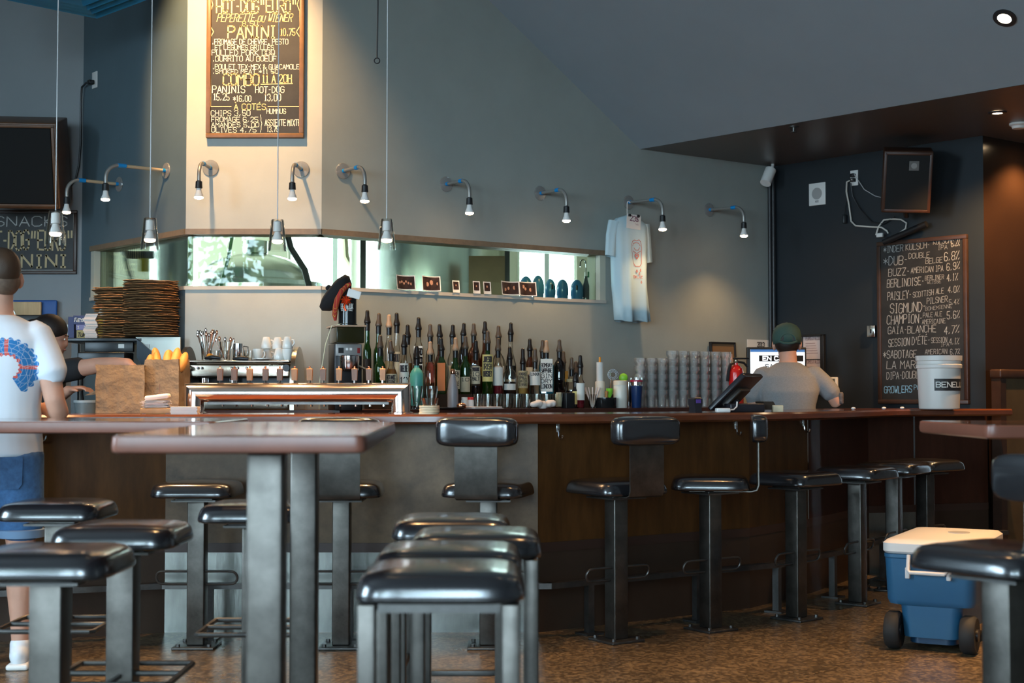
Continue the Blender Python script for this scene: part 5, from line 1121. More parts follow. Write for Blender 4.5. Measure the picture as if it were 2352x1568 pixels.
# T-shirt on a hanger
SP = on_plane(1443, 470, CR + nR*0.11, nR); Yk = SP.y/F
t = thing('hanging_tshirt','pale blue printed T-shirt on a hanger below a wall lamp','t-shirt',(SP.x,SP.y,Zy(500,SP.y)),rzR)
M_tee = mat('pale_blue_cotton', (0.48,0.64,0.70), 0.85, bump=0.1, bscale=300)
z0 = SP.z; zs = lambda y: Zy(y, SP.y) - Zy(500, SP.y)
cosr = dR.x + dR.y*0.0
sx = lambda x: (x-1443)*Yk/0.87
def fold(x, z, amp): return amp*(math.sin(x*46+0.6)*0.6 + math.sin(x*88+1.0)*0.4)
def tee_ring(xl, xr, y, dep, amp, n=60):
    out = []
    for j in range(n):
        a = 2*PI*j/n; c = math.copysign(abs(math.cos(a))**0.6, math.cos(a)); s_ = math.copysign(abs(math.sin(a))**0.8, math.sin(a))
        x = (xl+xr)/2 + (xr-xl)/2*c; z = zs(y)
        out.append((x, -dep*s_ + fold(x, z, amp)*(1 if s_ > 0 else 0.5), z - (0.02*abs(c) if y < 520 else 0) + (0.006*math.sin(x*40) if y > 735 else 0)))
    return out
rows = [(492,1425,1462,0.018,0.0),(497,1412,1474,0.03,0.0),(508,1400,1490,0.04,0.0),(520,1396,1494,0.045,0.003),(545,1397,1494,0.05,0.006),(580,1400,1492,0.052,0.009),(620,1402,1490,0.054,0.013),(660,1404,1491,0.056,0.017),(700,1408,1494,0.058,0.020),(738,1410,1497,0.060,0.022)]
m = MB(); m.loft([tee_ring(sx(a), sx(b_), y, d, am) for y, a, b_, d, am in rows], True, False)
body = m.build('body', M_tee, t, 70)
md = body.modifiers.new('s','SOLIDIFY'); md.thickness = 0.002
def sleeve(p0, p1, p2, r0, r1, name):
    P0, P1, P2 = [Vector((sx(a), b_, zs(c_))) for a, b_, c_ in (p0, p1, p2)]
    rings = []
    for P, r in ((P0,r0),(P1,(r0+r1)/2),(P2,r1)):
        d = (P2-P0).normalized(); a = d.cross(Vector((0,1,0))).normalized()
        rings.append([tuple(P + a*r*math.cos(2*PI*j/24) + Vector((0,1,0))*r*0.55*math.sin(2*PI*j/24)*(1+0.15*math.sin(5*j))) for j in range(24)])
    MB().loft(rings, True, False).build('sleeve', M_tee, t, 70)
sleeve((1408,0,512),(1400,0,545),(1395,-0.005,592),0.055,0.047,'l'); sleeve((1484,0,512),(1489,0,550),(1495,0.005,600),0.05,0.042,'r')
ck = Matrix.Translation((0,0,0))
MB().tube([(sx(1440),0,zs(493)),(sx(1440),0,zs(472))]+[(sx(1440)+0.014-0.014*math.cos(a),0,zs(468)+0.018*math.sin(a)) for a in [j*PI/8 for j in range(0,8)]],0.003,6).build('hanger',M_whitepl,t)
MB().tube([(sx(1400),0,zs(512)),(sx(1443),0,zs(493)),(sx(1490),0,zs(512))],0.005,6).build('hanger_bar',M_whitepl,t)
pt = MB().box((0,0,0),(37*Yk/0.87,0.002,33*Yk)).build('price_tag',M_whitepl,t,0); pt.location=(sx(1443.5),-0.055,zs(511)); pt.rotation_euler=(0,0.06,0)
M_mag = mat('plum_ink',(0.20,0.06,0.12),0.7); M_redink = mat('red_ink',(0.55,0.12,0.08),0.7)
fnp = lambda u, v: (u,-0.0018,v)
letter(m := MB(),'23$',fnp,-0.035,0.005,0.075,0.034,0.16,0.05,0.02); letter(m,'TVQ',fnp,0.012,-0.02,0.03,0.009,0.14,0,0.02); m.build('lettering',M_mag,pt,0)
for q in (1432,1455): MB().rbox((sx(q),-0.058,zs(497)),(0.02,0.012,0.018),0.003).build('clip',M_black,t)
# front print: simple line drawing
fb = lambda u, v: (u, -0.075-0.0, v)
def on_tee(u, v):
    zz_ = v; y = 500 - (v)/(Yk) ; r = 0.052 if y > 560 else 0.05
    return (u, -(0.052+0.006*(y-560)/180) + fold(u, v, 0.006+0.016*max(0,(y-545)/190)) - 0.004, v)
m = MB(); P2 = lambda x, y: Vector((sx(x), zs(y), 0))
def dl(pts, m, w_=0.004): 
    q = []
    for a, b_ in zip(pts[:-1], pts[1:]): 
        for i in range(4): q.append(P2(a[0]+(b_[0]-a[0])*i/4, a[1]+(b_[1]-a[1])*i/4))
    q.append(P2(*pts[-1])); ribbon(m, q, w_, on_tee)
dl([(1437,565),(1440,556),(1447,552),(1452,554),(1457,551),(1462,556),(1464,570),(1463,590),(1463,606),(1458,612),(1449,612),(1444,604),(1440,588),(1437,574),(1437,565)],m)
dl([(1441,566),(1444,560),(1450,558),(1456,559),(1460,565)],m); dl([(1443,577),(1448,580),(1452,583),(1457,579),(1461,577)],m)
dl([(1446,570),(1449,575),(1455,575),(1458,569)],m); dl([(1452,595),(1448,588),(1449,585),(1452,587),(1455,585),(1456,588),(1452,595)],m,0.006)
for x, y in ((1452,620),(1460,618),(1457,626),(1462,645)): dl([(x,y),(x-1.5,y+4),(x,y+6),(x+1.5,y+4),(x,y)],m)
letter(m,'BUZ',on_tee,sx(1444),zs(639),sx(1465)-sx(1444),0.016,0.2,0,0)
m.build('print',M_redink,t,0)
# framed papers, monitor, extinguisher at the right end
def wall_box(name, label, cat, P, n, rz, x0, y0, x1, y1, dep, off=0.0):
    n = Vector(n); Q = Vector(P) + n*(off+dep); a = on_plane(x0, y1, Q, n); b_ = on_plane(x1, y0, Q, n); c0 = (a+b_)/2
    w = math.hypot(b_.x-a.x, b_.y-a.y); a2 = on_plane((x0+x1)/2, y1, Q, n); b2 = on_plane((x0+x1)/2, y0, Q, n); h = b2.z-a2.z
    return thing(name, label, cat, (c0.x, c0.y, a2.z), rz), w, h
t, w, h = wall_box('picture_frame','small black frame with brown mat and pink slip, above the glass stacks','picture frame',CR,nR,rzR,1637,785,1694,872,0.025,0.03)
t.rotation_euler.x = -0.06
for c, d in (((0,0.012,0.006),(w,0.024,0.014)),((0,0.012,h-0.006),(w,0.024,0.014)),((-w/2+0.007,0.012,h/2),(0.014,0.024,h)),((w/2-0.007,0.012,h/2),(0.014,0.024,h))): MB().rbox(c,d,0.003).build('frame',M_black,t)
MB().box((0,0.016,h/2),(w-0.02,0.012,h-0.02)).build('mat_board',mat('brown_mat',(0.20,0.11,0.05),0.7),t,0)
pp = MB().box((-0.005,0.008,h*0.36),(w*0.74,0.002,h*0.66)).build('paper',mat('pink_paper',(0.70,0.50,0.50),0.7),t,0)
letter(m := MB(),'VIN DU MOMENT',lambda u,v:(u,0.0065,v),-w*0.3,h*0.56,w*0.55,0.014,0.14,0,0.02); m.build('lettering',M_ink,pp,0)
t, w, h = wall_box('paper_notice','white calendar sheet with 2013 pinned above the monitor','notice',CR,nR,rzR,1717,780,1773,862,0.004,0.004)
MB().box((0,0.002,h/2),(w,0.003,h)).build('sheet',M_phW,t,0)
letter(m := MB(),'2013',lambda u,v:(u,-0.001,v),-w*0.1,h*0.80,w*0.28,0.035,0.2,0,0); m.build('lettering',M_ink,t,0)
mp = at_y(1785,905,10.12); mp.z = Zy(866,10.12); k = mp.y/F
t = thing('monitor','black computer monitor glowing white in front of the grey-shirted person','monitor',tuple(mp),0.12)
mw = 140*k; mh = (866-797)*k*1.3; zb = -(mh - (866-797)*k)
MB().rbox((0,0.015,zb+mh/2),(mw,0.035,mh),0.006).build('housing',M_black,t)
sc = MB().box((0.004,-0.004,zb+mh/2),(mw-0.035,0.002,mh-0.035)).build('screen',mat('lit_screen',(0.9,0.93,0.95),0.3,emit=(0.85,0.95,1.0),estr=0.75),t,0)
zt_ = zb+mh; fm = lambda u,v:(u,-0.0068,v)
MB().box((0.004,-0.0058,zt_-0.026),(mw-0.035,0.001,0.018)).build('title_bar',mat('screen_blue',(0.05,0.15,0.35),0.3,emit=(0.05,0.15,0.4),estr=0.5),sc,0)
MB().box((0.03,-0.0058,zt_-0.080),(mw*0.75,0.001,0.043)).build('black_banner',M_black,sc,0)
letter(m := MB(),'EN CASSE',fm,-mw*0.24,zt_-0.093,mw*0.56,0.027,0.24,0,0); m.build('lettering',mat('screen_white',(0.9,0.9,0.9),0.3,emit=(0.9,0.95,1),estr=0.7),sc,0)
letter(m := MB(),'SAISON DU',fm,-mw*0.20,zt_-0.150,mw*0.6,0.028,0.2,0,0); m.build('lettering',M_ink,sc,0)
MB().cyl((0,0.04,zb),(0,0.04,zb-0.15),0.02,n=12).rbox((0,0.04,BT-mp.z+0.01),(0.2,0.16,0.02),0.005).build('stand',M_black,t)
ep = at_y(1691,905,9.85); ep.z = BT; k = ep.y/F
t = thing('fire_extinguisher','red fire extinguisher standing behind the glass stacks','extinguisher',tuple(ep),0.3)
ze = lambda y: Zy(y, ep.y)-BT
MB().lathe([(15*k,0),(17*k,0.01),(17*k,ze(856)),(15.5*k,ze(848)),(10*k,ze(841)),(4.5*k,ze(838)),(4.5*k,ze(833))],28).build('cylinder',mat('red_enamel',(0.62,0.015,0.012),0.22,coat=0.3),t)
MB().lathe([(4*k,ze(834)),(5*k,ze(832)),(5*k,ze(827)),(3*k,ze(825))],16).build('valve',mat('brass_grey',(0.35,0.30,0.22),0.3,0.9),t)
MB().rbox((0.04,0,ze(823)),(0.12,0.018,0.012),0.004).build('lever',M_black,t); MB().tube([(0.01,0,ze(830)),(0.06,0,ze(833)),(0.085,0,ze(842))],0.008,8).build('carry_handle',M_black,t)
MB().tube([(-0.01,0,ze(831)),(-0.045,-0.01,ze(836)),(-0.062,-0.01,ze(852)),(-0.066,0,ze(875))],0.011,8).build('hose',M_black,t)
# navy wall
t, w, h = wall_box('permit_frame','black frame with two pinkish permit sheets behind the person in the cap','picture frame',NR,nN,rzN,1838,768,1891,885,0.03,0.002)
for c, d in (((0,0.015,0.008),(w,0.03,0.016)),((0,0.015,h-0.008),(w,0.03,0.016)),((-w/2+0.01,0.015,h/2),(0.02,0.03,h)),((w/2-0.016,0.015,h/2),(0.032,0.03,h))): MB().rbox(c,d,0.003).build('frame',M_black,t)
for z_, hh in ((0.52,0.44),(0.05,0.45)):
    pp = MB().box((-0.006,0.016,h*(z_+hh/2)),(w*0.86,0.004,h*hh)).build('permit_sheet',mat('pink_permit',(0.62,0.52,0.50),0.6,noise=0.05,nscale=20),t,0)
    letter(m := MB(),"PERMIS D'ALCOOL",lambda u,v:(u,0.0132,v),-w*0.30,h*(z_+hh*0.85),w*0.66,0.024,0.14,0,0)
    for q in range(5): ribbon(m,[Vector((-w*0.3,h*(z_+hh*(0.7-q*0.11)),0)),Vector((w*(0.1+0.03*q),h*(z_+hh*(0.7-q*0.11)),0))],0.004,lambda u,v:(u,0.0132,v))
    m.build('lettering',mat('permit_ink',(0.28,0.18,0.18),0.7),pp,0)
t, w, h = wall_box('thermostat','white wall thermostat with a grey display beside the permit frame','thermostat',NR,nN,rzN,1891,866,1922,903,0.022,0.001)
MB().rbox((0,0.011,h/2),(w,0.022,h),0.006).build('body',M_whitepl,t); MB().box((0.0,-0.001,h*0.72),(w*0.72,0.003,h*0.36)).build('display',mat('grey_lcd',(0.13,0.14,0.11),0.25),t,0)
for q,(a,b_) in enumerate(((0.18,0.22),(0.3,0.22),(0.3,0.1))): MB().box((w*a,-0.001,h*b_),(0.008,0.003,0.008)).build('button',mat('grey_button',(0.4,0.38,0.36),0.5),t,0)
MB().box((w*0.3,-0.001,h*0.36),(0.008,0.003,0.012)).build('indicator',mat('amber_led',(1,0.5,0.05),0.4,emit=(1,0.45,0.05),estr=3),t,0)
t, w, h = wall_box('switch_box','small steel switch box left of the beer list board','switch',NR,nN,rzN,1991,747,2009,774,0.04,0.001)
MB().rbox((0,0.02,h/2),(w,0.04,h),0.004).build('box',M_chrome,t); MB().box((0,-0.001,h/2),(0.012,0.004,0.03)).build('switch',M_black,t,0)
t, w, h = wall_box('wall_speaker_plate','square white ceiling-speaker plate fixed to the navy wall','speaker plate',NR,nN,rzN,1858,420,1895,471,0.012,0.001)
MB().rbox((0,0.006,h/2),(w,0.012,h),0.003).build('plate',M_whitepl,t); MB().cyl((0,0.001,h*0.52),(0,-0.003,h*0.52),w*0.30,n=28).build('grille',mat('grey_grille',(0.35,0.34,0.33),0.7,bump=0.5,bscale=250),t)
letter(m := MB(),'AXI',lambda u,v:(u,-0.001,v),-w*0.1,h*0.13,w*0.2,0.014,0.2,0,0); m.build('lettering',M_ink,t,0)
t, w, h = wall_box('wall_outlet','white wall outlet with two plugs, high on the navy wall','outlet',NR,nN,rzN,1953,391,1970,426,0.008,0.001)
MB().rbox((0,0.004,h/2),(w,0.008,h),0.002).build('plate',M_whitepl,t)
for q in (0.35,0.65): MB().rbox((0,-0.015,h*q),(0.035,0.035,0.028),0.006).build('plug',M_black,t)
nv = lambda x, y, o=0.02: tuple(on_plane(x, y, NR + nN*o, nN))
M_wcab = mat('white_cable',(0.62,0.58,0.52),0.5)
hose([nv(1958,412,0.04),nv(1945,418),nv(1944,440),nv(1950,470),nv(1955,508),nv(1965,518),nv(2000,521),nv(2025,522),nv(2037,530),nv(2040,536)],0.006,'white cable looping from the outlet down the navy wall','cable',M_wcab)
hose([nv(2012,540),nv(2018,520),nv(2030,505),nv(2050,503),nv(2070,504),nv(2082,512),nv(2080,525),nv(2066,535)],0.006,'white cable looping between the dark speaker and the beer list board','cable',M_wcab)
hose([nv(1954,420,0.04),nv(1958,450),nv(1975,480),nv(2002,510),nv(2030,514),nv(2055,498)],0.005,'black cable sagging from the outlet to the speaker','cable')
hose([nv(1962,400,0.04),nv(1985,435),nv(2010,450),nv(2035,456,0.12)],0.003,'thin grey cable from the outlet to the speaker','cable',mat('grey_cord',(0.5,0.5,0.5)))
t = thing('hanging_remote','small black remote hanging by its cord on the navy wall','remote',nv(1940,503)); MB().rbox((0,0,0),(0.03,0.02,0.065),0.006).build('body',M_black,t); MB().tube([(0,0,0.03),(0.01,0.005,0.1),(0.06,0.0,0.25)],0.003,6).build('cord',M_black,t)
# dark vertical conduits in the corner, white camera
for i, (x, lab) in enumerate(((1771,'dark vertical conduit in the corner, on the grey wall side'),(1779,'dark vertical conduit in the corner, on the navy wall side'))):
    p = on_plane(x, 905, CR + nR*0.03, nR) if i == 0 else on_plane(x, 905, NR + nN*0.03, nN)
    o = MB().cyl((0,0,BT),(0,0,SOF-0.02),0.016,n=12).build('conduit',M_blackpipe,loc=(p.x,p.y,0)); tag(o,lab,'conduit')
cp = on_plane(1766, 405, CR + nR*0.12, nR); t = thing('security_camera','white cylindrical security camera under the soffit corner','camera',tuple(cp))
MB().cyl((-0.03,-0.02,-0.055),(0.02,0.03,0.055),0.042,n=24).build('housing',M_whitepl,t); MB().tube([(0.02,0.03,0.05),(0.04,0.06,0.09),(0.04,0.06,SOF-cp.z)],0.012,8).build('bracket',M_whitepl,t)
# tilted dark loudspeaker on the navy wall
def loud(name, label, P, rz, w, d, h, tilt, front, wood, badge=True):
    t = thing(name, label, 'loudspeaker', tuple(P), rz); t.rotation_euler = (tilt[0], tilt[1], rz)
    MB().rbox((0,0,0),(w,d,h),0.008).build('cabinet', wood, t)
    g = MB().rbox((0,-d/2-0.004,0),(w*0.88,0.02,h*0.88),0.006).build('grille', front, t)
    for c, s_ in (((0,-d/2-0.006,h*0.46),(w*0.96,0.014,0.02)),((0,-d/2-0.006,-h*0.46),(w*0.96,0.014,0.02)),((w*0.46,-d/2-0.006,0),(0.02,0.014,h*0.96)),((-w*0.46,-d/2-0.006,0),(0.02,0.014,h*0.96))): MB().rbox(c,s_,0.003).build('trim', wood, t)
    if badge: MB().box((w*0.12,-d/2-0.0155,h*0.27),(w*0.2,0.003,w*0.2)).build('badge', mat('grey_badge',(0.10,0.095,0.09),0.4), g, 0); MB().cyl((w*0.12,-d/2-0.017,h*0.27),(w*0.12,-d/2-0.019,h*0.27),w*0.06,n=20).build('emblem', mat('silver_badge',(0.22,0.21,0.20),0.4,0.6), g)
    return t
M_grl = mat('black_grille_cloth',(0.008,0.008,0.008),0.9); M_swood = mat('speaker_walnut',(0.05,0.018,0.009),0.4,noise=0.25,nscale=8)
sp = Vector(nv(2082, 413, 0.30)); t = loud('loudspeaker','dark wooden loudspeaker tilted down high on the navy wall',sp,rzN+0.62,0.32,0.24,0.42,(0.28,0.05),M_grl,M_swood)
MB().tube([(0,0.1,-0.15),(0.02,0.16,-0.28)],0.02,8).build('bracket',M_black,t); MB().box((0.14,0.02,-0.16),(0.012,0.02,0.04)).build('red_connector',mat('red_lid',(1,1,1)),t)
o = MB().cyl(nv(2030,556,0.07),nv(2128,514,0.07),0.022,n=14).build('black_tube',M_black); tag(o,'black tube leaning across the top of the beer list board','tube')
o = MB().rbox((0,0,0),(0.05,0.02,0.03),0.004).build('cable_block',M_whitepl,loc=nv(2021,540,0.05),rz=rzN); tag(o,'small white cable block on the corner of the beer list board','connector')
# wooden speaker upper left
sp = at_y(40, 372, 9.35); t = loud('loudspeaker','large old wooden loudspeaker above the snack board',sp,0.10,0.60,0.36,0.56,(0.30,0.0),M_grl,mat('old_speaker_wood',(0.12,0.05,0.02),0.4,noise=0.25,nscale=8),False)
# outlet and cable on the angled left wall
t, w, h = wall_box('wall_outlet','white wall outlet with one black plug, high on the angled left wall','outlet',CL,nL,rzL,211,165,222,202,0.008,0.001)
MB().rbox((0,0.004,h/2),(w,0.008,h),0.002).build('plate',M_whitepl,t); MB().rbox((-0.01,-0.02,h*0.35),(0.04,0.04,0.03),0.006).build('plug',M_black,t)
lv = lambda x, y, o=0.02: tuple(on_plane(x, y, CL + nL*o, nL)); kv = lambda x, y, o=0.03: tuple(at_y(x, y, 9.75-o))
hose([lv(212,189,0.04),lv(198,190,0.04),kv(188,200,0.06),kv(186,230),kv(185,330),kv(181,380),kv(174,410),kv(160,430),kv(146,435,0.12)],0.007,'black cable from the left wall outlet down to the wooden loudspeaker','cable')
# ceiling air diffuser
M_dif = mat('blue_diffuser',(0.02,0.20,0.36),0.45)
t = thing('air_diffuser','square blue ceiling air diffuser at the top left','air vent',(-2.49,8.03,3.40),PI/4)
for i, s_ in enumerate((0.60,0.46,0.34,0.22)):
    m = MB(); a, b_ = s_/2, s_/2-0.055; z0_, z1_ = 0.0, 0.035
    m.add([(x*a,y*a,z0_) for x,y in ((-1,-1),(1,-1),(1,1),(-1,1))]+[(x*b_,y*b_,z1_) for x,y in ((-1,-1),(1,-1),(1,1),(-1,1))],[(j,(j+1)%4,4+(j+1)%4,4+j) for j in range(4)]); m.build('louver' if i else 'rim',M_dif,t,0)
MB().box((0,0,0.06),(0.60,0.60,0.02)).build('back_plate',mat('dark_duct',(0.03,0.035,0.04),0.5),t,0); MB().box((0,0,0.83),(0.5,0.5,1.53)).build('duct',mat('dark_duct',(1,1,1)),t,0)
# ================================================================ kitchen corner at the left
M_hood = mat('black_steel',(0.018,0.019,0.02),0.3,0.5); M_kst = mat('grey_kitchen_steel',(0.35,0.35,0.33),0.35,0.9)
KY = 8.55
def kx(x, Y=KY): return X_at(x, Y)
def kz(y, Y=KY): return Zy(y, Y)
t = thing('kitchen_shelf','dark steel kitchen shelf carrying the wicker plates and boxes','shelf',(kx(235),8.78,kz(778,8.7)))
MB().rbox((0,0,-0.012),(kx(316)-kx(130),0.50,0.024),0.004).build('top',M_hood,t)
MB().rbox((0.045,-0.24,-0.055),(kx(312)-kx(200),0.03,0.06),0.004).build('front_rail',M_hood,t)
for q in (0.12,0.27): MB().box((q,-0.257,-0.05),(0.035,0.003,0.025)).build('price_label',M_phW,t,0)
for q in (-0.3,0.28): MB().box((q,0.22,-0.75),(0.04,0.04,1.46)).build('leg',M_hood,t,0)
t = thing('heat_lamp_hood','black sloping steel hood under the kitchen shelf','hood',(kx(262),8.48,kz(812,8.7)))
MB().rbox((-0.03,0,-0.03),(kx(312)-kx(205),0.2,0.06),0.006).build('rail',M_hood,t)
o = MB().poly3([at_y(314,778,8.5),at_y(416,868,8.5),at_y(416,905,8.5),at_y(360,890,8.5),at_y(314,820,8.5)],0.02,(0,1,0)).build('sloped_panel',mat('dark_navy_steel',(0.012,0.02,0.03),0.35,0.3)); tag(o,'dark sloping steel panel between the hood and the pillar','panel')
o = MB().poly3([at_y(311,774,8.53),at_y(414,774,8.53),at_y(414,866,8.53)],0.015,(0,1,0)).build('splash_panel',mat('pale_steel_panel',(0.58,0.60,0.54),0.35,0.2)); tag(o,'pale triangular steel panel beside the pillar','panel')
o = MB().rbox((0,0,0),(kx(416)-kx(380),0.2,0.03),0.012).build('black_cloth',M_felt,loc=(kx(396,8.7),8.75,kz(770,8.7))); tag(o,'dark folded cloth beside the wicker plates','cloth')
t = thing('kitchen_counter','dark kitchen work counter behind the bar at the left','counter',(-2.83,8.45,0))
MB().rbox((0,0,0.90),(1.35,0.5,0.04),0.005).build('top',M_kst,t); MB().box((0,0.02,0.44),(1.31,0.46,0.88)).build('cabinet',M_hood,t,0)
0 and MB().box((0,0,0),(0.95,0.03,0.62)).build('back_panel',mat('kitchen_blue_panel',(0.06,0.10,0.13),0.4),loc=(-2.45,8.62,1.22))
hose([at_y(188,870,8.5),at_y(188,905,8.5),at_y(192,930,8.5),at_y(196,945,8.5)],0.008,'black cable hanging down the kitchen back panel','cable')
# wicker plates in two stacks
M_wick = mat('wicker',(0.30,0.165,0.072),0.75,noise=0.35,nscale=30,bump=0.6,bscale=90)
def wicker(r, seed, warp):
    q = random.Random(seed); m = MB(); n = 44
    ph = [q.uniform(0,6.28) for _ in range(4)]
    def ring(rr, z, w_, k2=0): return [(rr*(1+0.02*math.sin(9*a+ph[0]))*math.cos(a), rr*(1+0.02*math.sin(9*a+ph[0]))*math.sin(a), z + w_*(math.sin(11*a+ph[1])*0.5+math.sin(3*a+ph[2])*0.6) + 0.0022*math.sin(k2+22*a)) for a in [2*PI*j/n for j in range(n)]]
    m.loft([ring(r*0.05,0.000,0),ring(r*0.7,0.002,warp*0.3),ring(r*0.93,0.008,warp,0),ring(r,0.017,warp,PI),ring(r*0.985,0.022,warp,0),ring(r*0.92,0.015,warp,0),ring(r*0.7,0.009,warp*0.3),ring(r*0.05,0.008,0)],True,True)
    return m
wprotos = [wicker(0.165, s_, 0.0055).build('wicker_plate', M_wick, ang=60) for s_ in range(3)]
used = [False]*3
def wstack(cx, cyy, z0, z1, n, nm, rr=1.0):
    dz = (z1-z0-0.02)/(n-1)
    for i in range(n):
        j = i % 3
        if not used[j]: o = wprotos[j]; used[j] = True
        else: o = wprotos[j].copy(); C.objects.link(o)
        o.location = (cx + rnd.uniform(-.008,.008), cyy + rnd.uniform(-.008,.008), z0 + dz*i)
        zz_ = [v[2] for v in o.bound_box]; o.scale = (rr, rr, dz*0.96/(max(zz_)-min(zz_))); o.rotation_euler = ((rnd.uniform(-.012,.012), rnd.uniform(-.012,.012), rnd.uniform(0,6)) if i < n-1 else (0.0,-0.05,2))
        pos = 'topmost' if i == n-1 else ('lowest' if i == 0 else ORD[i] + ' from the bottom' if i < 16 else '%s from the top' % ORD[n-1-i])
        tag(o, 'woven wicker plate, %s in the %s stack' % (pos, nm), 'plate', 'wicker plates in the %s stack' % nm)
wz0 = kz(776,8.75)
wstack(kx(346,8.58),8.58,wz0,kz(646,8.75),24,'right larger')
wstack(-2.457,8.86,wz0,kz(662,9.0),20,'left smaller', 0.92)
# napkins, bottle, foil boxes on the shelf
zsf = kz(778,8.7)
m = MB()
for i in range(30): m.box((rnd.uniform(-.003,.003)+0.006*math.sin(i*0.5),rnd.uniform(-.003,.003),0.003+i*0.0052),(0.075,0.09,0.0048))
p = at_y(211,905,8.78); tag(m.build('napkin_stack',M_nap,loc=(p.x,p.y,zsf)),'tall stack of pale folded napkins left of the wicker plates','napkins')
p = at_y(231,905,8.80); t = thing('sauce_bottle','clear squeeze bottle with yellow side and red cap behind the napkins','bottle',(p.x,p.y,zsf))
hs = kz(708,8.8)-zsf; MB().lathe([(0.022,0),(0.024,0.006),(0.024,hs*0.75),(0.01,hs)],20).build('body',mat('milky_plastic',(1,1,1)),t); MB().lathe([(0.009,hs),(0.008,hs+0.02),(0.004,hs+0.024)],14).build('cap',mat('red_lid',(1,1,1)),t); arc_label(0.0245,0.01,hs*0.7,0.7).build('label',mat('yellow_tag',(1,1,1)),t,60)
def carton(label, x0, x1, y0, y1, Y, dep, col, txt=None, tcol=None, frac=0.7):
    w = (x1-x0)*Y/F; h = Zy(y0,Y)-Zy(y1,Y); p = at_y((x0+x1)/2,y1,Y)
    t = thing('foil_box',label,'box',(p.x,p.y+dep/2,p.z))
    MB().rbox((0,0,h/2),(w,dep,h),0.002).build('carton',col,t,0)
    if txt: letter(m := MB(),txt,lambda u,v:(u,-dep/2-0.001,v),-w*0.42,h*0.3,w*0.84,h*0.42,0.2,0.15,0); m.build('lettering',tcol,t,0)
M_bx1 = mat('navy_carton',(0.02,0.03,0.12),0.5); M_bx2 = mat('violet_carton',(0.16,0.17,0.36),0.5); M_bx3 = mat('olive_carton',(0.28,0.25,0.09),0.5)
ph = kz(778,8.9)
carton('navy foil box with white slanted lettering, top of the pile of boxes',168,204,724,745,8.9,0.05,M_bx1,'Reyno',M_inkw)
carton('violet foil box in the middle of the pile of boxes',174,204,745,758,8.9,0.05,M_bx2,'1 X',M_inkw)
carton('yellow-green foil box with dark lettering at the bottom of the pile',176,204,758,779,8.9,0.05,M_bx3,'Tuff',M_ink)
carton('upright navy foil box at the left of the pile',156,170,727,779,8.92,0.05,M_bx1)
carton('pale grey box standing beside the upright navy box',143,156,745,779,8.95,0.05,M_phW)
# far kitchen: cutting boards, dark rack
o = MB().rbox((0,0,0.058),(0.33,0.02,0.116),0.01).build('cutting_board',mat('blue_board',(0.012,0.08,0.30),0.5),loc=(X_at(72,9.68),9.70,Zy(728,9.7))); tag(o,'blue cutting board leaning on the white wall behind the customer','cutting board')
o = MB().rbox((0,0,0.052),(0.30,0.02,0.104),0.006).build('cutting_board',mat('pale_wood_board',(0.55,0.38,0.20),0.6,noise=0.15,nscale=5,stretch=(8,1,0.5)),loc=(X_at(38,9.62),9.66,Zy(728,9.66))); tag(o,'pale wooden cutting board in front of the blue one','cutting board')
t = thing('kitchen_rack','dark kitchen appliance top with rings behind the customer','rack',(-3.36,9.42,Zy(760,9.4)))
MB().rbox((0,0,0.05),(0.62,0.3,0.1),0.006).build('body',M_hood,t)
for q in (-0.09,0.05): MB().tube([(q+0.05*math.cos(a),-0.1,0.10+0.05*math.sin(a)) for a in [j*PI/10 for j in range(11)]],0.006,6).build('ring_handle',M_kst,t)
MB().box((0,0.02,-0.6),(0.6,0.26,1.2)).build('cabinet',M_hood,t,0)
# paper bags with bread
M_kraft = mat('kraft_paper',(0.175,0.12,0.072),0.8,noise=0.15,nscale=6,bump=0.9,bscale=12)
M_bread = mat('bread_crust',(0.62,0.27,0.06),0.55,noise=0.3,nscale=9,bump=0.15,bscale=30)
def bag(label, x0, x1, ytop, Y, dep, rz, seed):
    q = random.Random(seed); w = (x1-x0)*Y/F; h = Zy(ytop,Y)-BZ; p = at_y((x0+x1)/2,905,Y)
    t = thing('paper_bag',label,'paper bag',(p.x,p.y,BZ),rz)
    def ring(s_, z, j=0.0, n=12):
        out = []
        for (ax,ay),(bx,by) in (((-1,-1),(1,-1)),((1,-1),(1,1)),((1,1),(-1,1)),((-1,1),(-1,-1))):
            for i in range(n):
                f = i/n; x = ax+(bx-ax)*f; y = ay+(by-ay)*f; pin = -0.18*s_*(1-abs(2*f-1)) if ax == bx else 0
                out.append(((x*(1+pin))*w/2*(1+q.uniform(-j,j)), y*dep/2*(1+q.uniform(-j,j)), z+q.uniform(-j,j)*0.05))
        return out
    rings = [ring(0,0.001),ring(0.2,h*0.3,0.03),ring(0.5,h*0.6,0.04),ring(0.8,h*0.85,0.05),ring(1.0,h,0.07)]
    inner = [[(x*0.97,y*0.97,z) for x,y,z in r] for r in reversed(rings)]
    MB().loft(rings+inner,True,True).build('paper',M_kraft,t,35); return t, p, h, w
t1, p1, h1, w1 = bag('open brown paper bag at the left, the reaching hand above it',226,333,838,7.18,0.14,0.15,3)
t2, p2, h2, w2 = bag('brown paper bag full of round bread loaves beside the tap tower',342,426,826,7.24,0.14,-0.2,4)
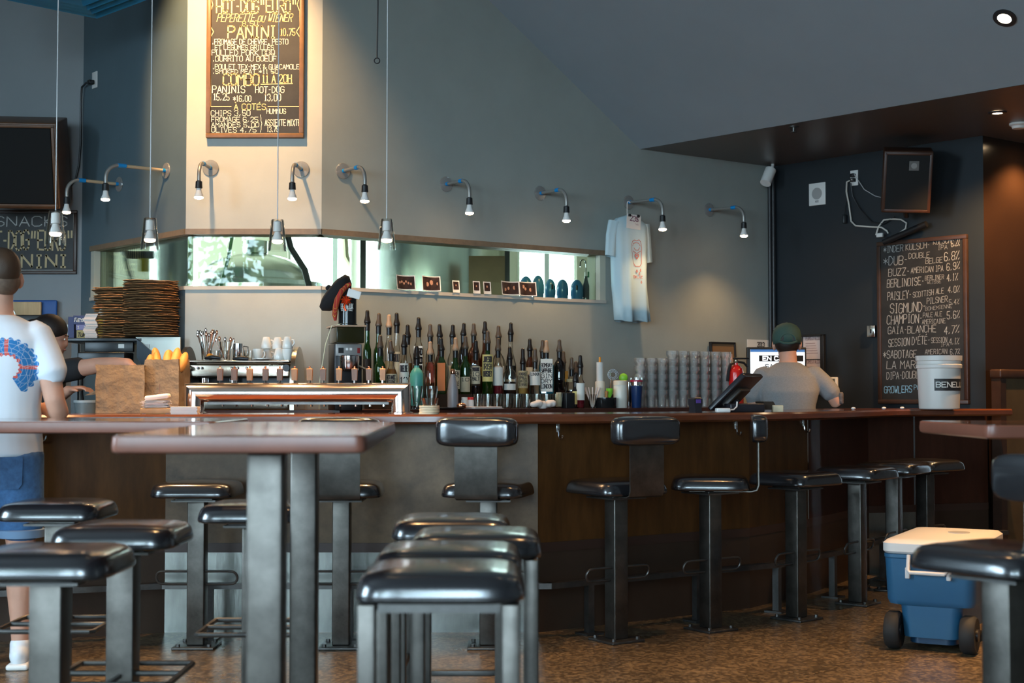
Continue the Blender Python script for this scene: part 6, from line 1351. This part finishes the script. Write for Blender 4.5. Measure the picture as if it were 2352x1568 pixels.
for i,(x,y,yy) in enumerate([(345,838,7.22),(360,832,7.24),(359,822,7.27),(385,828,7.2),(392,826,7.28),(404,822,7.2),(412,826,7.25),(420,832,7.2)]):
    p = at_y(x,y,yy); o = MB().ell((0,0,0),(0.023,0.028,0.055),16,12).build('bread_roll',M_bread,loc=tuple(p)); o.rotation_euler=(rnd.uniform(-.25,.25),rnd.uniform(-.3,.3),0)
    tag(o,'golden bread roll, %s from the left in the paper bag' % ORD[i],'bread','bread rolls in the paper bag')
o = MB().poly3([at_y(194,908,7.16),at_y(226,893,7.16),at_y(228,905,7.16)],0.002,(0,1,0.1)).build('paper_flap',M_kraft); tag(o,'small loose flap of brown paper beside the left bag','paper')
# napkin holder with burger-like heap, white napkins
p = at_z(362,950,BZ); p = at_y(362,905,6.86); t = thing('napkin_caddy','wooden tray heaped with pale napkins, lit by a pendant','napkin caddy',(p.x,p.y,BZ),0.1)
MB().rbox((0,0,0.014),(0.145,0.12,0.028),0.004).build('wooden_tray',mat('tray_wood',(0.42,0.24,0.10),0.5,noise=0.2,nscale=12),t)
for sx_ in (-0.055,0.055): MB().box((sx_,-0.05,0.003),(0.02,0.02,0.006)).build('foot',M_bwood,t,0)
m = MB()
for i in range(22): m.box((rnd.uniform(-.012,.012),rnd.uniform(-.01,.01),0.032+i*0.0016),(0.115,0.095,0.0012),rnd.uniform(-.25,.25))
m.build('napkins',M_nap,t,0); MB().rbox((0.01,0,0.080),(0.115,0.09,0.024),0.010,M=Matrix.Rotation(-0.12,4,'Y')).build('napkin_fold',M_nap,t)
MB().cyl((0.005,0.01,0.09),(0.008,0.01,0.145),0.002,n=6).build('pick',M_wal,t)
m = MB()
for i in range(16): m.box((rnd.uniform(-.003,.003),rnd.uniform(-.003,.003),0.0015+i*0.0022),(0.125,0.115,0.002),rnd.uniform(-.03,.03))
p = at_y(426,905,6.82); tag(m.build('napkin_stack',M_whitepl,loc=(p.x,p.y,BZ),rz=0.1),'low stack of white napkins at the left foot of the tap tower','napkins')
p = at_y(200,905,7.58); t = thing('food_container','translucent plastic food container behind the bar at the left','container',(p.x,p.y,Zy(955,7.5)))
MB().lathe([(0.055,0),(0.06,0.004),(0.066,0.075),(0.064,0.075),(0.058,0.006),(0.001,0.006)],28,cap1=False).build('tub',glassy('frosted_plastic',(0.6,0.65,0.66),0.3,0.2,0.1,(0.3,0.35,0.37),0.5),t); MB().lathe([(0.069,0.07),(0.069,0.082),(0.06,0.083)],28).build('lid',mat('frosted_lid',(0.35,0.40,0.42),0.4),t)
o = MB().box((0,0,0.46),(0.3,0.3,0.92)).build('prep_table',M_hood,loc=(X_at(205,7.6),7.60,0)); tag(o,'dark narrow prep table under the plastic food container','table'); o.scale=(1,1,(Zy(955,7.5)-0.002)/0.92)
# ================================================================ cooler, booth
p = at_z(2140,1492,0.0); cpos = (1.87,6.40,0); crz = D(-28)
M_cb = mat('cooler_blue',(0.02,0.10,0.20),0.42,noise=0.05,nscale=6); M_cw = mat('cooler_white',(0.62,0.60,0.58),0.4)
t = thing('cooler','blue wheeled cooler with a white lid standing on the floor','cooler',cpos,crz)
def rr(w, y0, y1, z, r=0.05, n=8):
    out = []
    for cx_, cy_, a0 in ((w/2-r,y1-r,0),(-w/2+r,y1-r,PI/2),(-w/2+r,y0+r,PI),(w/2-r,y0+r,1.5*PI)):
        for i in range(n+1): a = a0+PI/2*i/n; out.append((cx_+r*math.cos(a),cy_+r*math.sin(a),z))
    return out
MB().loft([rr(0.25,0.0,0.66,0.06),rr(0.27,-0.005,0.67,0.18),rr(0.275,-0.005,0.67,0.20),rr(0.375,-0.01,0.68,0.205),rr(0.39,-0.015,0.69,0.225),rr(0.405,-0.025,0.70,0.41),rr(0.41,-0.03,0.70,0.415),rr(0.41,-0.03,0.70,0.43)]).build('tub',M_cb,t,35)
MB().loft([rr(0.21,0.03,0.64,0.03),rr(0.21,0.03,0.64,0.07)]).build('base',mat('cooler_dark_blue',(0.008,0.04,0.09),0.4),t,35)
MB().loft([rr(0.405,-0.02,0.695,0.432),rr(0.42,-0.03,0.71,0.442),rr(0.42,-0.03,0.71,0.478),rr(0.39,-0.01,0.69,0.492),rr(0.30,0.04,0.64,0.497)]).build('lid',M_cw,t,35)
MB().lathe([(0.05,0),(0.05,0.003),(0.045,0.004),(0.001,0.001)],28,(0.05,0.42,0.497)).build('cup_recess',mat('cooler_grey',(0.3,0.3,0.3),0.5),t)
h_ = MB(); h_.tube([(-0.085,-0.035,0.43),(-0.085,-0.055,0.365),(-0.075,-0.06,0.355),(0.075,-0.06,0.355),(0.085,-0.055,0.365),(0.085,-0.035,0.43)],0.009,8).build('handle',M_cw,t)
for s_ in (-1,1):
    MB().rbox((s_*0.09,-0.035,0.35),(0.02,0.025,0.05),0.004).build('handle_lug',M_cw,t)
    M2 = Matrix.Translation((s_*0.165,0.02,0.085)) @ Matrix.Rotation(PI/2,4,'Y')
    wh = MB().lathe([(0.03,-0.03),(0.075,-0.033),(0.085,-0.02),(0.085,0.02),(0.075,0.033),(0.03,0.03)],28,M=M2).build('wheel',mat('black_rubber',(0.015,0.015,0.015),0.7),t)
    MB().cyl((s_*0.13,0.02,0.085),(s_*0.205,0.02,0.085),0.028,n=16).build('hub',M_black,wh)
# booth partition at the right
bpos = on_plane(2290, 905, NE + Vector((dF.y,-dF.x,0))*0.12, Vector((dF.y,-dF.x,0)))
t = thing('booth_back','wooden booth partition with a dark top rail beside the bar end','booth',(bpos.x,bpos.y,0),rzof(dF))
hb_ = Zy(848,bpos.y)
MB().box((0.8,0,hb_/2-0.03),(1.6,0.05,hb_-0.06)).build('panel',mat('booth_panel',(0.10,0.065,0.03),0.45,noise=0.25,nscale=5),t,0)
MB().rbox((0.8,0,hb_-0.03),(1.64,0.09,0.06),0.012).build('top_rail',M_dwood,t); MB().box((0.02,0,hb_/2-0.03),(0.06,0.07,hb_-0.06)).build('end_post',M_dwood,t,0)
# chipped steel post at the end of the bar
p = on_plane(2263,905,NE + nN*0.04,nN); o = MB().box((0,0,0.52),(0.03,0.03,1.0)).build('corner_post',M_steel2,loc=(p.x,p.y,0),rz=rzN); tag(o,'thin steel corner post at the wall end of the bar','post')
# ================================================================ people
M_hair = mat('brown_hair',(0.045,0.024,0.013),0.6,bump=0.5,bscale=220); M_hairD = mat('dark_hair',(0.015,0.009,0.007),0.5,bump=0.5,bscale=200)
M_fade = mat('cropped_hair',(0.12,0.075,0.05),0.7,noise=0.25,nscale=60,bump=0.3,bscale=300)
def limb(mb, pts, n=14):
    """tapering rounded limb through (x, y, z, r) joints"""
    P = [Vector(p[:3]) for p in pts]; R = [p[3] for p in pts]; out = []; rs = []
    for i in range(len(P)-1):
        for s_ in range(4): f = s_/4; out.append(P[i].lerp(P[i+1], f)); rs.append(R[i]*(1-f)+R[i+1]*f)
    out.append(P[-1]); rs.append(R[-1])
    d0 = (out[0]-out[1]).normalized(); d1 = (out[-1]-out[-2]).normalized()
    mb.tube([out[0]+d0*rs[0]*0.7]+out+[out[-1]+d1*rs[-1]*0.7],[rs[0]*0.55]+rs+[rs[-1]*0.55],n)
def eloft(mb, secs, n=24):
    mb.loft([[(cx+rx*math.cos(2*PI*j/n), cy+ry*math.sin(2*PI*j/n), z) for j in range(n)] for z,cx,cy,rx,ry in secs])
def hand(mb, W, d, up, s=1.0, curl=0.5, side=1):
    """palm and five fingers from the wrist W along d; up is the back of the hand"""
    W = Vector(W); d = Vector(d).normalized(); up = Vector(up); up = (up - d*up.dot(d)).normalized(); x = d.cross(up)*side
    palm = []
    for f, hw, ht in ((0,0.026,0.02),(0.03,0.036,0.019),(0.065,0.040,0.016),(0.088,0.038,0.013)):
        palm.append([tuple(W + d*f*s + (x*hw*math.cos(a) + up*ht*math.sin(a))*s) for a in [2*PI*j/14 for j in range(14)]])
    mb.loft(palm)
    for i, (off_, L) in enumerate(((-0.029,0.058),(-0.010,0.072),(0.010,0.078),(0.029,0.070))):
        b_ = W + (d*0.082 + x*off_)*s; a = 0; pts = [(*b_,0.0085*s)]; q = b_
        for k_, l_ in enumerate((0.45,0.32,0.23)):
            a += curl*(0.5 if k_ == 0 else 0.75); dd = d*math.cos(a) - up*math.sin(a) + x*off_*1.5; q = q + dd.normalized()*L*l_*s; pts.append((*q,(0.0082-0.0006*k_)*s))
        limb(mb, pts, 8)
    b_ = W + (d*0.025 - x*0.028)*s; q1 = b_ + (d*0.035 - x*0.026 - up*0.008)*s; q2 = q1 + (d*0.030 - x*0.006 - up*0.012)*s
    limb(mb, [(*b_,0.012*s),(*q1,0.0105*s),(*q2,0.0085*s)], 8)
def head(mb, c, yaw, pitch, s=1.0):
    T = Matrix.Translation(c) @ Matrix.Rotation(yaw,4,'Z') @ Matrix.Rotation(pitch,4,'X') @ Matrix.Scale(s,4)   # +Y is the face
    mb.ell((0,-0.012,0.025),(0.076,0.095,0.092),24,16,T); mb.ell((0,0.035,-0.045),(0.056,0.058,0.07),20,12,T); mb.ell((0,0.06,-0.085),(0.03,0.03,0.028),14,8,T)
    mb.lathe([(0.004,0.03),(0.012,0.0),(0.018,-0.028),(0.006,-0.034)],10,(0,0.088,0.0),T)
    for s_ in (-1,1):
        E = T @ Matrix.Translation((s_*0.084,0.0,-0.010)) @ Matrix.Rotation(s_*0.35,4,'Z')
        mb.ell((0,0,0.004),(0.013,0.024,0.036),12,10,E); mb.ell((0,0.006,-0.024),(0.009,0.010,0.012),10,6,E)
    return T
def face(T, parent):
    for s_ in (-1,1):
        MB().ell((s_*0.030,0.082,0.008),(0.010,0.005,0.006),12,8,T).build('eye',M_whitepl,parent)
        MB().ell((s_*0.031,0.083,0.030),(0.018,0.006,0.004),10,6,T).build('eyebrow',M_hairD,parent)
    MB().ell((0,0.092,-0.050),(0.022,0.007,0.006),12,8,T).build('mouth',mat('lips',(0.40,0.15,0.12),0.5),parent)
# ---------------------------------------------------------------- customer in white T-shirt and denim shorts (back to us)
PX, PY = -2.19, 6.05
t = thing('person','person seen from behind in a white T-shirt with round blue print and denim shorts','person',(PX,PY,0),0.10)
HC = (-0.0,0.03,1.645)
b = MB(); eloft(b,[(0.86,0,0,0.145,0.105),(0.95,0,0,0.165,0.12),(1.08,0,0.0,0.15,0.11),(1.25,0,0,0.175,0.12),(1.38,0,0,0.185,0.115),(1.45,0,0,0.13,0.09),(1.49,0,0.0,0.065,0.06),(1.56,0,0.015,0.058,0.058),(1.62,0,0.02,0.06,0.06)])
for s_ in (-1,1):
    limb(b,[(s_*0.085,0,0.90,0.098),(s_*0.098,0.01,0.68,0.082),(s_*0.105,0.015,0.49,0.058),(s_*0.108,-0.005,0.34,0.058),(s_*0.112,-0.015,0.20,0.042),(s_*0.115,-0.02,0.09,0.036)])
    limb(b,[(s_*0.115,-0.03,0.05,0.034),(s_*0.125,0.07,0.04,0.034)])
limb(b,[(0.160,0,1.40,0.060),(0.222,-0.03,1.24,0.050),(0.245,-0.03,1.13,0.043),(0.256,0.0,1.075,0.043),(0.22,0.12,1.07,0.040),(0.15,0.24,1.09,0.028)])
limb(b,[(-0.165,0,1.40,0.062),(-0.245,-0.03,1.24,0.052),(-0.275,-0.02,1.08,0.044),(-0.22,0.12,1.06,0.040),(-0.15,0.24,1.08,0.028)])
hand(b,(0.15,0.24,1.09),(-0.6,0.8,0.1),(0.3,0,1),1.0,0.5,1); hand(b,(-0.15,0.24,1.08),(0.6,0.8,0.1),(-0.3,0,1),1.0,0.5,-1)
T = head(b, HC, 0.45, 0.12)
body = remeshed(b,'body',M_skin,t,0.0085,3); face(T, body)
hm = MB(); hm.ell((0,-0.020,0.045),(0.080,0.100,0.090),24,16,T); hm.ell((0,0.045,0.075),(0.070,0.055,0.052),20,12,T); remeshed(hm,'hair',M_hair,t,0.008,3)
hm = MB(); hm.ell((0,-0.022,-0.012),(0.0775,0.088,0.070),24,16,T); remeshed(hm,'cropped_hair',M_fade,t,0.008,2)
# shirt material: white cotton with a printed ring on the back
M_ws = mat('white_tshirt',(0.66,0.69,0.74),0.85,bump=0.08,bscale=250)
nt2 = M_ws.node_tree; bs = nt2.nodes['Principled BSDF']; tc2 = nt2.nodes['Texture Coordinate']
def N(tp, **k):
    n = nt2.nodes.new(tp)
    for a, v in k.items(): setattr(n, a, v)
    return n
def Mth(op, a, b_=None, c=None):
    n = N('ShaderNodeMath', operation=op)
    for i, v in enumerate((a, b_, c)):
        if v is None: continue
        if isinstance(v, (int, float)): n.inputs[i].default_value = v
        else: nt2.links.new(v, n.inputs[i])
    return n.outputs[0]
sx_ = N('ShaderNodeSeparateXYZ'); nt2.links.new(tc2.outputs['Object'], sx_.inputs[0])
dx = Mth('SUBTRACT', sx_.outputs[0], 0.068); dz = Mth('SUBTRACT', sx_.outputs[2], 1.262)
rad = Mth('SQRT', Mth('ADD', Mth('MULTIPLY', dx, dx), Mth('MULTIPLY', dz, dz))); ang = Mth('ARCTAN2', dx, dz)
wav = Mth('ABSOLUTE', Mth('SINE', Mth('MULTIPLY', ang, 12.0))); outer = Mth('ADD', 0.114, Mth('MULTIPLY', wav, 0.012)); inner = Mth('ADD', 0.046, Mth('MULTIPLY', Mth('ABSOLUTE', Mth('SINE', Mth('MULTIPLY', ang, 9.0))), 0.006))
back = Mth('LESS_THAN', sx_.outputs[1], 0.0); gap = Mth('LESS_THAN', Mth('ABSOLUTE', ang), 2.62)
ring = Mth('MULTIPLY', Mth('MULTIPLY', Mth('LESS_THAN', rad, outer), Mth('GREATER_THAN', rad, inner)), Mth('MULTIPLY', back, gap))
petal = Mth('GREATER_THAN', Mth('COSINE', Mth('MULTIPLY', ang, 4.0)), Mth('ADD', 0.86, Mth('MULTIPLY', rad, 0.9)))
redin = Mth('LESS_THAN', rad, Mth('ADD', 0.058, Mth('MULTIPLY', Mth('SINE', Mth('MULTIPLY', ang, 14.0)), 0.006)))
redm = Mth('MAXIMUM', petal, redin)
vor = N('ShaderNodeTexVoronoi', feature='DISTANCE_TO_EDGE'); vor.inputs['Scale'].default_value = 34; nt2.links.new(tc2.outputs['Object'], vor.inputs['Vector'])
wl = Mth('MULTIPLY', Mth('LESS_THAN', vor.outputs['Distance'], 0.022), 0.6)
arc = Mth('LESS_THAN', Mth('ABSOLUTE', Mth('SUBTRACT', Mth('FRACT', Mth('MULTIPLY', rad, 55.0)), 0.5)), 0.06)
def mixc(f, a, b_):
    n = N('ShaderNodeMix', data_type='RGBA'); nt2.links.new(f, n.inputs[0])
    for i, v in ((6, a), (7, b_)):
        if isinstance(v, tuple): n.inputs[i].default_value = (*v, 1)
        else: nt2.links.new(v, n.inputs[i])
    return n.outputs[2]
c1 = mixc(redm, (0.02,0.17,0.42), (0.62,0.10,0.08)); c2 = mixc(wl, c1, (0.6,0.66,0.74)); c3 = mixc(Mth('MULTIPLY', arc, 0.35), c2, (0.7,0.75,0.8)); c4 = mixc(ring, (0.66,0.69,0.74), c3)
nt2.links.new(c4, bs.inputs['Base Color'])
m = MB(); eloft(m,[(0.885,0,0,0.195,0.145),(0.95,0,0,0.192,0.143),(1.10,0,-0.005,0.182,0.138),(1.25,0,-0.005,0.200,0.140),(1.38,0,0,0.212,0.134),(1.45,0,0,0.150,0.108),(1.485,0,0.0,0.080,0.075)],28)
limb(m,[(0.155,0,1.405,0.072),(0.210,-0.02,1.30,0.068),(0.236,-0.03,1.235,0.066)],16); limb(m,[(-0.165,0,1.405,0.075),(-0.23,-0.02,1.30,0.072),(-0.255,-0.03,1.235,0.070)],16)
remeshed(m,'tshirt',M_ws,t,0.009,5)
M_den = mat('denim',(0.045,0.12,0.26),0.8,noise=0.25,nscale=40,bump=0.15,bscale=300)
m = MB(); eloft(m,[(0.86,0,0,0.168,0.130),(0.93,0,0,0.172,0.130),(0.97,0,0,0.165,0.125)],24)
for s_ in (-1,1): limb(m,[(s_*0.085,-0.005,0.89,0.115),(s_*0.098,0.0,0.72,0.102),(s_*0.104,0.01,0.585,0.094)],18)
sh = remeshed(m,'denim_shorts',M_den,t,0.009,4)
for s_ in (-1,1):
    MB().lathe([(0.092,-0.022),(0.100,-0.02),(0.102,0.012),(0.094,0.015)],24,(s_*0.104,0.008,0.565)).build('cuff',mat('light_denim',(0.16,0.25,0.38),0.8),sh)
    pk = MB(); pk.prism([(-0.05,-0.055),(-0.035,-0.075),(0.035,-0.075),(0.05,-0.055),(0.052,0.06),(-0.052,0.06)],-0.003,0.003,Matrix.Translation((s_*0.09,-0.134,0.83)) @ Matrix.Rotation(s_*0.45,4,'Z') @ Matrix.Rotation(PI/2,4,'X')); pk.build('pocket',mat('denim',(1,1,1)),sh)
M_shoe = mat('white_sneaker',(0.70,0.72,0.75),0.5)
for s_ in (-1,1):
    m = MB(); m.ell((s_*0.117,-0.035,0.055),(0.042,0.06,0.05)); m.ell((s_*0.122,0.06,0.045),(0.045,0.10,0.042)); limb(m,[(s_*0.115,-0.025,0.06,0.042),(s_*0.115,-0.02,0.105,0.043)])
    so = remeshed(m,'sneaker',M_shoe,t,0.007,3); MB().rbox((s_*0.12,0.03,0.013),(0.092,0.27,0.026),0.012).build('sole',M_whitepl,so)
# ---------------------------------------------------------------- worker reaching into the bag
t = thing('person','dark-haired person in a black T-shirt reaching towards the paper bags','person',(-2.60,7.82,0),-0.75)
b = MB(); eloft(b,[(0.82,0,0,0.15,0.11),(0.95,0,0,0.145,0.105),(1.10,0,0,0.14,0.10),(1.22,0,0,0.16,0.11),(1.30,0,0,0.16,0.10),(1.35,0,0.01,0.10,0.075),(1.38,0,0.02,0.055,0.055),(1.43,0,0.03,0.052,0.052)])
for s_ in (-1,1): limb(b,[(s_*0.085,0,0.86,0.092),(s_*0.09,0.01,0.48,0.06),(s_*0.09,0,0.08,0.038)]); limb(b,[(s_*0.09,-0.02,0.04,0.03),(s_*0.095,0.1,0.035,0.03)])
Ml = (Matrix.Translation((-2.60,7.82,0)) @ Matrix.Rotation(-0.75,4,'Z')).inverted()
def W2(x, y, Y): return Ml @ at_y(x, y, Y)
S0 = Vector((0.15,0.02,1.27)); E_ = W2(232,838,7.62); Wr = W2(296,834,7.42)
limb(b,[(*S0,0.055),(*(S0.lerp(E_,0.5)),0.048),(*E_,0.042),(*(E_.lerp(Wr,0.5)),0.038),(*Wr,0.027)])
hand(b,Wr,Ml.to_3x3() @ Vector((0.75,-0.35,-0.45)),Ml.to_3x3() @ Vector((0.3,0.2,0.9)),0.95,0.45,1)
E2 = Vector((-0.22,0.10,1.02)); W_2 = W2(158,896,7.55)
limb(b,[(-0.15,0.02,1.27,0.055),(*E2,0.043),(*W_2,0.028)]); hand(b,W_2,Ml.to_3x3() @ Vector((0.85,-0.2,0.15)),Ml.to_3x3() @ Vector((0,0,1)),0.95,0.6,-1)
T = head(b,(0.0,0.07,1.465),-0.7,-0.25,0.97); body = remeshed(b,'body',M_skin,t,0.0085,3); face(T, body)
m = MB(); m.ell((0,-0.018,0.042),(0.086,0.100,0.090),24,16,T); m.ell((0,-0.11,0.03),(0.045,0.05,0.05),16,10,T); remeshed(m,'hair',M_hairD,t,0.009,3)
m = MB(); eloft(m,[(0.84,0,0,0.175,0.135),(1.0,0,0,0.165,0.125),(1.22,0,0,0.18,0.13),(1.30,0,0,0.18,0.12),(1.36,0,0.01,0.10,0.085)],26)
d_ = (E_-S0).normalized(); limb(m,[(*S0,0.068),(*(S0+d_*0.16),0.062)],16); d2 = (E2-Vector((-0.15,0.02,1.27))).normalized(); limb(m,[(-0.15,0.02,1.27,0.068),(*(Vector((-0.15,0.02,1.27))+d2*0.16),0.062)],16)
remeshed(m,'tshirt',mat('black_cotton',(0.014,0.014,0.016),0.85),t,0.009,4)
m = MB(); eloft(m,[(0.80,0,0,0.16,0.12),(0.92,0,0,0.16,0.12)],24)
for s_ in (-1,1): limb(m,[(s_*0.085,0,0.84,0.105),(s_*0.09,0.01,0.48,0.072),(s_*0.09,0,0.10,0.055)],16)
remeshed(m,'trousers',mat('black_trousers',(0.02,0.02,0.025),0.8),t,0.011,4)
for s_ in (-1,1): MB().ell((s_*0.093,0.04,0.045),(0.045,0.13,0.045)).build('shoe',M_black,t)
# ---------------------------------------------------------------- person with the cap at the monitor
BPx, BPy = X_at(1812, 9.6), 9.6
SB = 0.972
t = thing('person','person seen from behind in a grey T-shirt and green cap, standing at the monitor','person',(BPx,BPy,0),-0.12); t.scale = (SB,SB,SB)
b = MB(); eloft(b,[(0.86,0,-0.02,0.145,0.105),(0.98,0,-0.02,0.15,0.11),(1.10,0,-0.02,0.155,0.11),(1.20,0,-0.01,0.18,0.12),(1.305,0,0.03,0.185,0.115),(1.365,0,0.05,0.12,0.085),(1.405,0,0.07,0.062,0.06),(1.52,0,0.09,0.058,0.058)])
for s_ in (-1,1): limb(b,[(s_*0.085,0,0.90,0.095),(s_*0.095,0.01,0.50,0.06),(s_*0.10,0,0.09,0.038)]); limb(b,[(s_*0.10,-0.02,0.045,0.03),(s_*0.11,0.1,0.04,0.03)])
er = (0.325,0.02,1.125); wr = (0.33,0.23,1.20)
limb(b,[(0.165,0.03,1.32,0.062),(0.255,0.02,1.25,0.052),(*er,0.045),(0.335,0.12,1.155,0.040),(*wr,0.028)]); hand(b,wr,(0.0,0.9,0.35),(0.2,-0.2,1),0.95,0.6,1)
limb(b,[(-0.165,0.03,1.32,0.062),(-0.235,0.0,1.20,0.050),(-0.245,0.03,1.08,0.044),(-0.19,0.22,1.06,0.038),(-0.15,0.30,1.08,0.028)]); hand(b,(-0.15,0.30,1.08),(0.3,0.9,0.1),(-0.2,0,1),0.95,0.6,-1)
T = head(b,(-0.005,0.115,1.535),0.0,-0.12,1.06); body = remeshed(b,'body',M_skin,t,0.0085,3); face(T, body)
MB().rbox((0.352,0.015,1.155),(0.035,0.07,0.085),0.012).build('tattoo',mat('tattoo_ink',(0.10,0.085,0.08),0.6,noise=0.7,nscale=60),body)
m = MB(); m.ell((0,-0.022,0.005),(0.082,0.088,0.085),24,16,T); remeshed(m,'hair',M_hairD,t,0.008,3)
M_capg = mat('green_cap',(0.035,0.075,0.062),0.8,bump=0.2,bscale=200)
m = MB(); m.lathe([(0.090,-0.012),(0.095,0.03),(0.094,0.06),(0.085,0.09),(0.065,0.115),(0.035,0.13),(0.001,0.134)],32,(0,-0.012,0.005),T @ Matrix.Scale(1.1,4,Vector((0,1,0))),False,False)
cap = m.build('cap',M_capg,t,60); md = cap.modifiers.new('s','SOLIDIFY'); md.thickness = 0.004
MB().lathe([(0.006,0),(0.006,0.005),(0.001,0.007)],12,(0,-0.013,0.138),T).build('cap_button',M_capg,cap)
m = MB(); m.tube([( 0.05*math.cos(a)*1.0,-0.108-0.004*math.sin(a),0.008+0.044*math.sin(a)) for a in [j*PI/10 for j in range(11)]],0.006,8,M=T); m.tube([(-0.058,-0.098,0.004),(-0.03,-0.112,-0.010),(0,-0.116,-0.014),(0.03,-0.112,-0.010),(0.058,-0.098,0.004)],0.008,8,M=T); m.build('cap_strap',M_capg,cap)
m = MB(); m.add([Vector((0.046*math.cos(a),-0.1185+0.010*abs(math.cos(a)),0.006+0.042*math.sin(a))) for a in [j*PI/10 for j in range(11)]],[tuple(range(11))],T); m.build('cap_opening',M_hairD,cap,0)
MB().rbox((0,0.135,0.02),(0.13,0.11,0.006),0.003,M=T @ Matrix.Rotation(-0.12,4,'X')).build('visor',M_capg,cap)
m = MB(); eloft(m,[(0.86,0,-0.02,0.178,0.138),(0.98,0,-0.02,0.178,0.136),(1.10,0,-0.02,0.180,0.135),(1.20,0,-0.01,0.205,0.140),(1.305,0,0.03,0.208,0.134),(1.365,0,0.05,0.140,0.105),(1.405,0,0.065,0.078,0.074)],28)
limb(m,[(0.165,0.03,1.315,0.075),(0.24,0.025,1.25,0.070),(0.295,0.02,1.185,0.066)],16); limb(m,[(-0.165,0.03,1.315,0.075),(-0.225,0.01,1.24,0.068),(-0.243,0.015,1.16,0.066)],16)
remeshed(m,'tshirt',mat('grey_cotton',(0.22,0.22,0.225),0.9,noise=0.12,nscale=120,bump=0.08,bscale=250),t,0.009,5)
m = MB(); eloft(m,[(0.82,0,-0.01,0.16,0.12),(0.95,0,-0.015,0.16,0.12)],24)
for s_ in (-1,1): limb(m,[(s_*0.085,0,0.86,0.108),(s_*0.095,0.01,0.50,0.075),(s_*0.10,0,0.10,0.058)],16)
remeshed(m,'trousers',mat('black_trousers',(1,1,1)),t,0.011,4)
for s_ in (-1,1): MB().ell((s_*0.105,0.04,0.045),(0.045,0.13,0.045)).build('shoe',M_black,t)
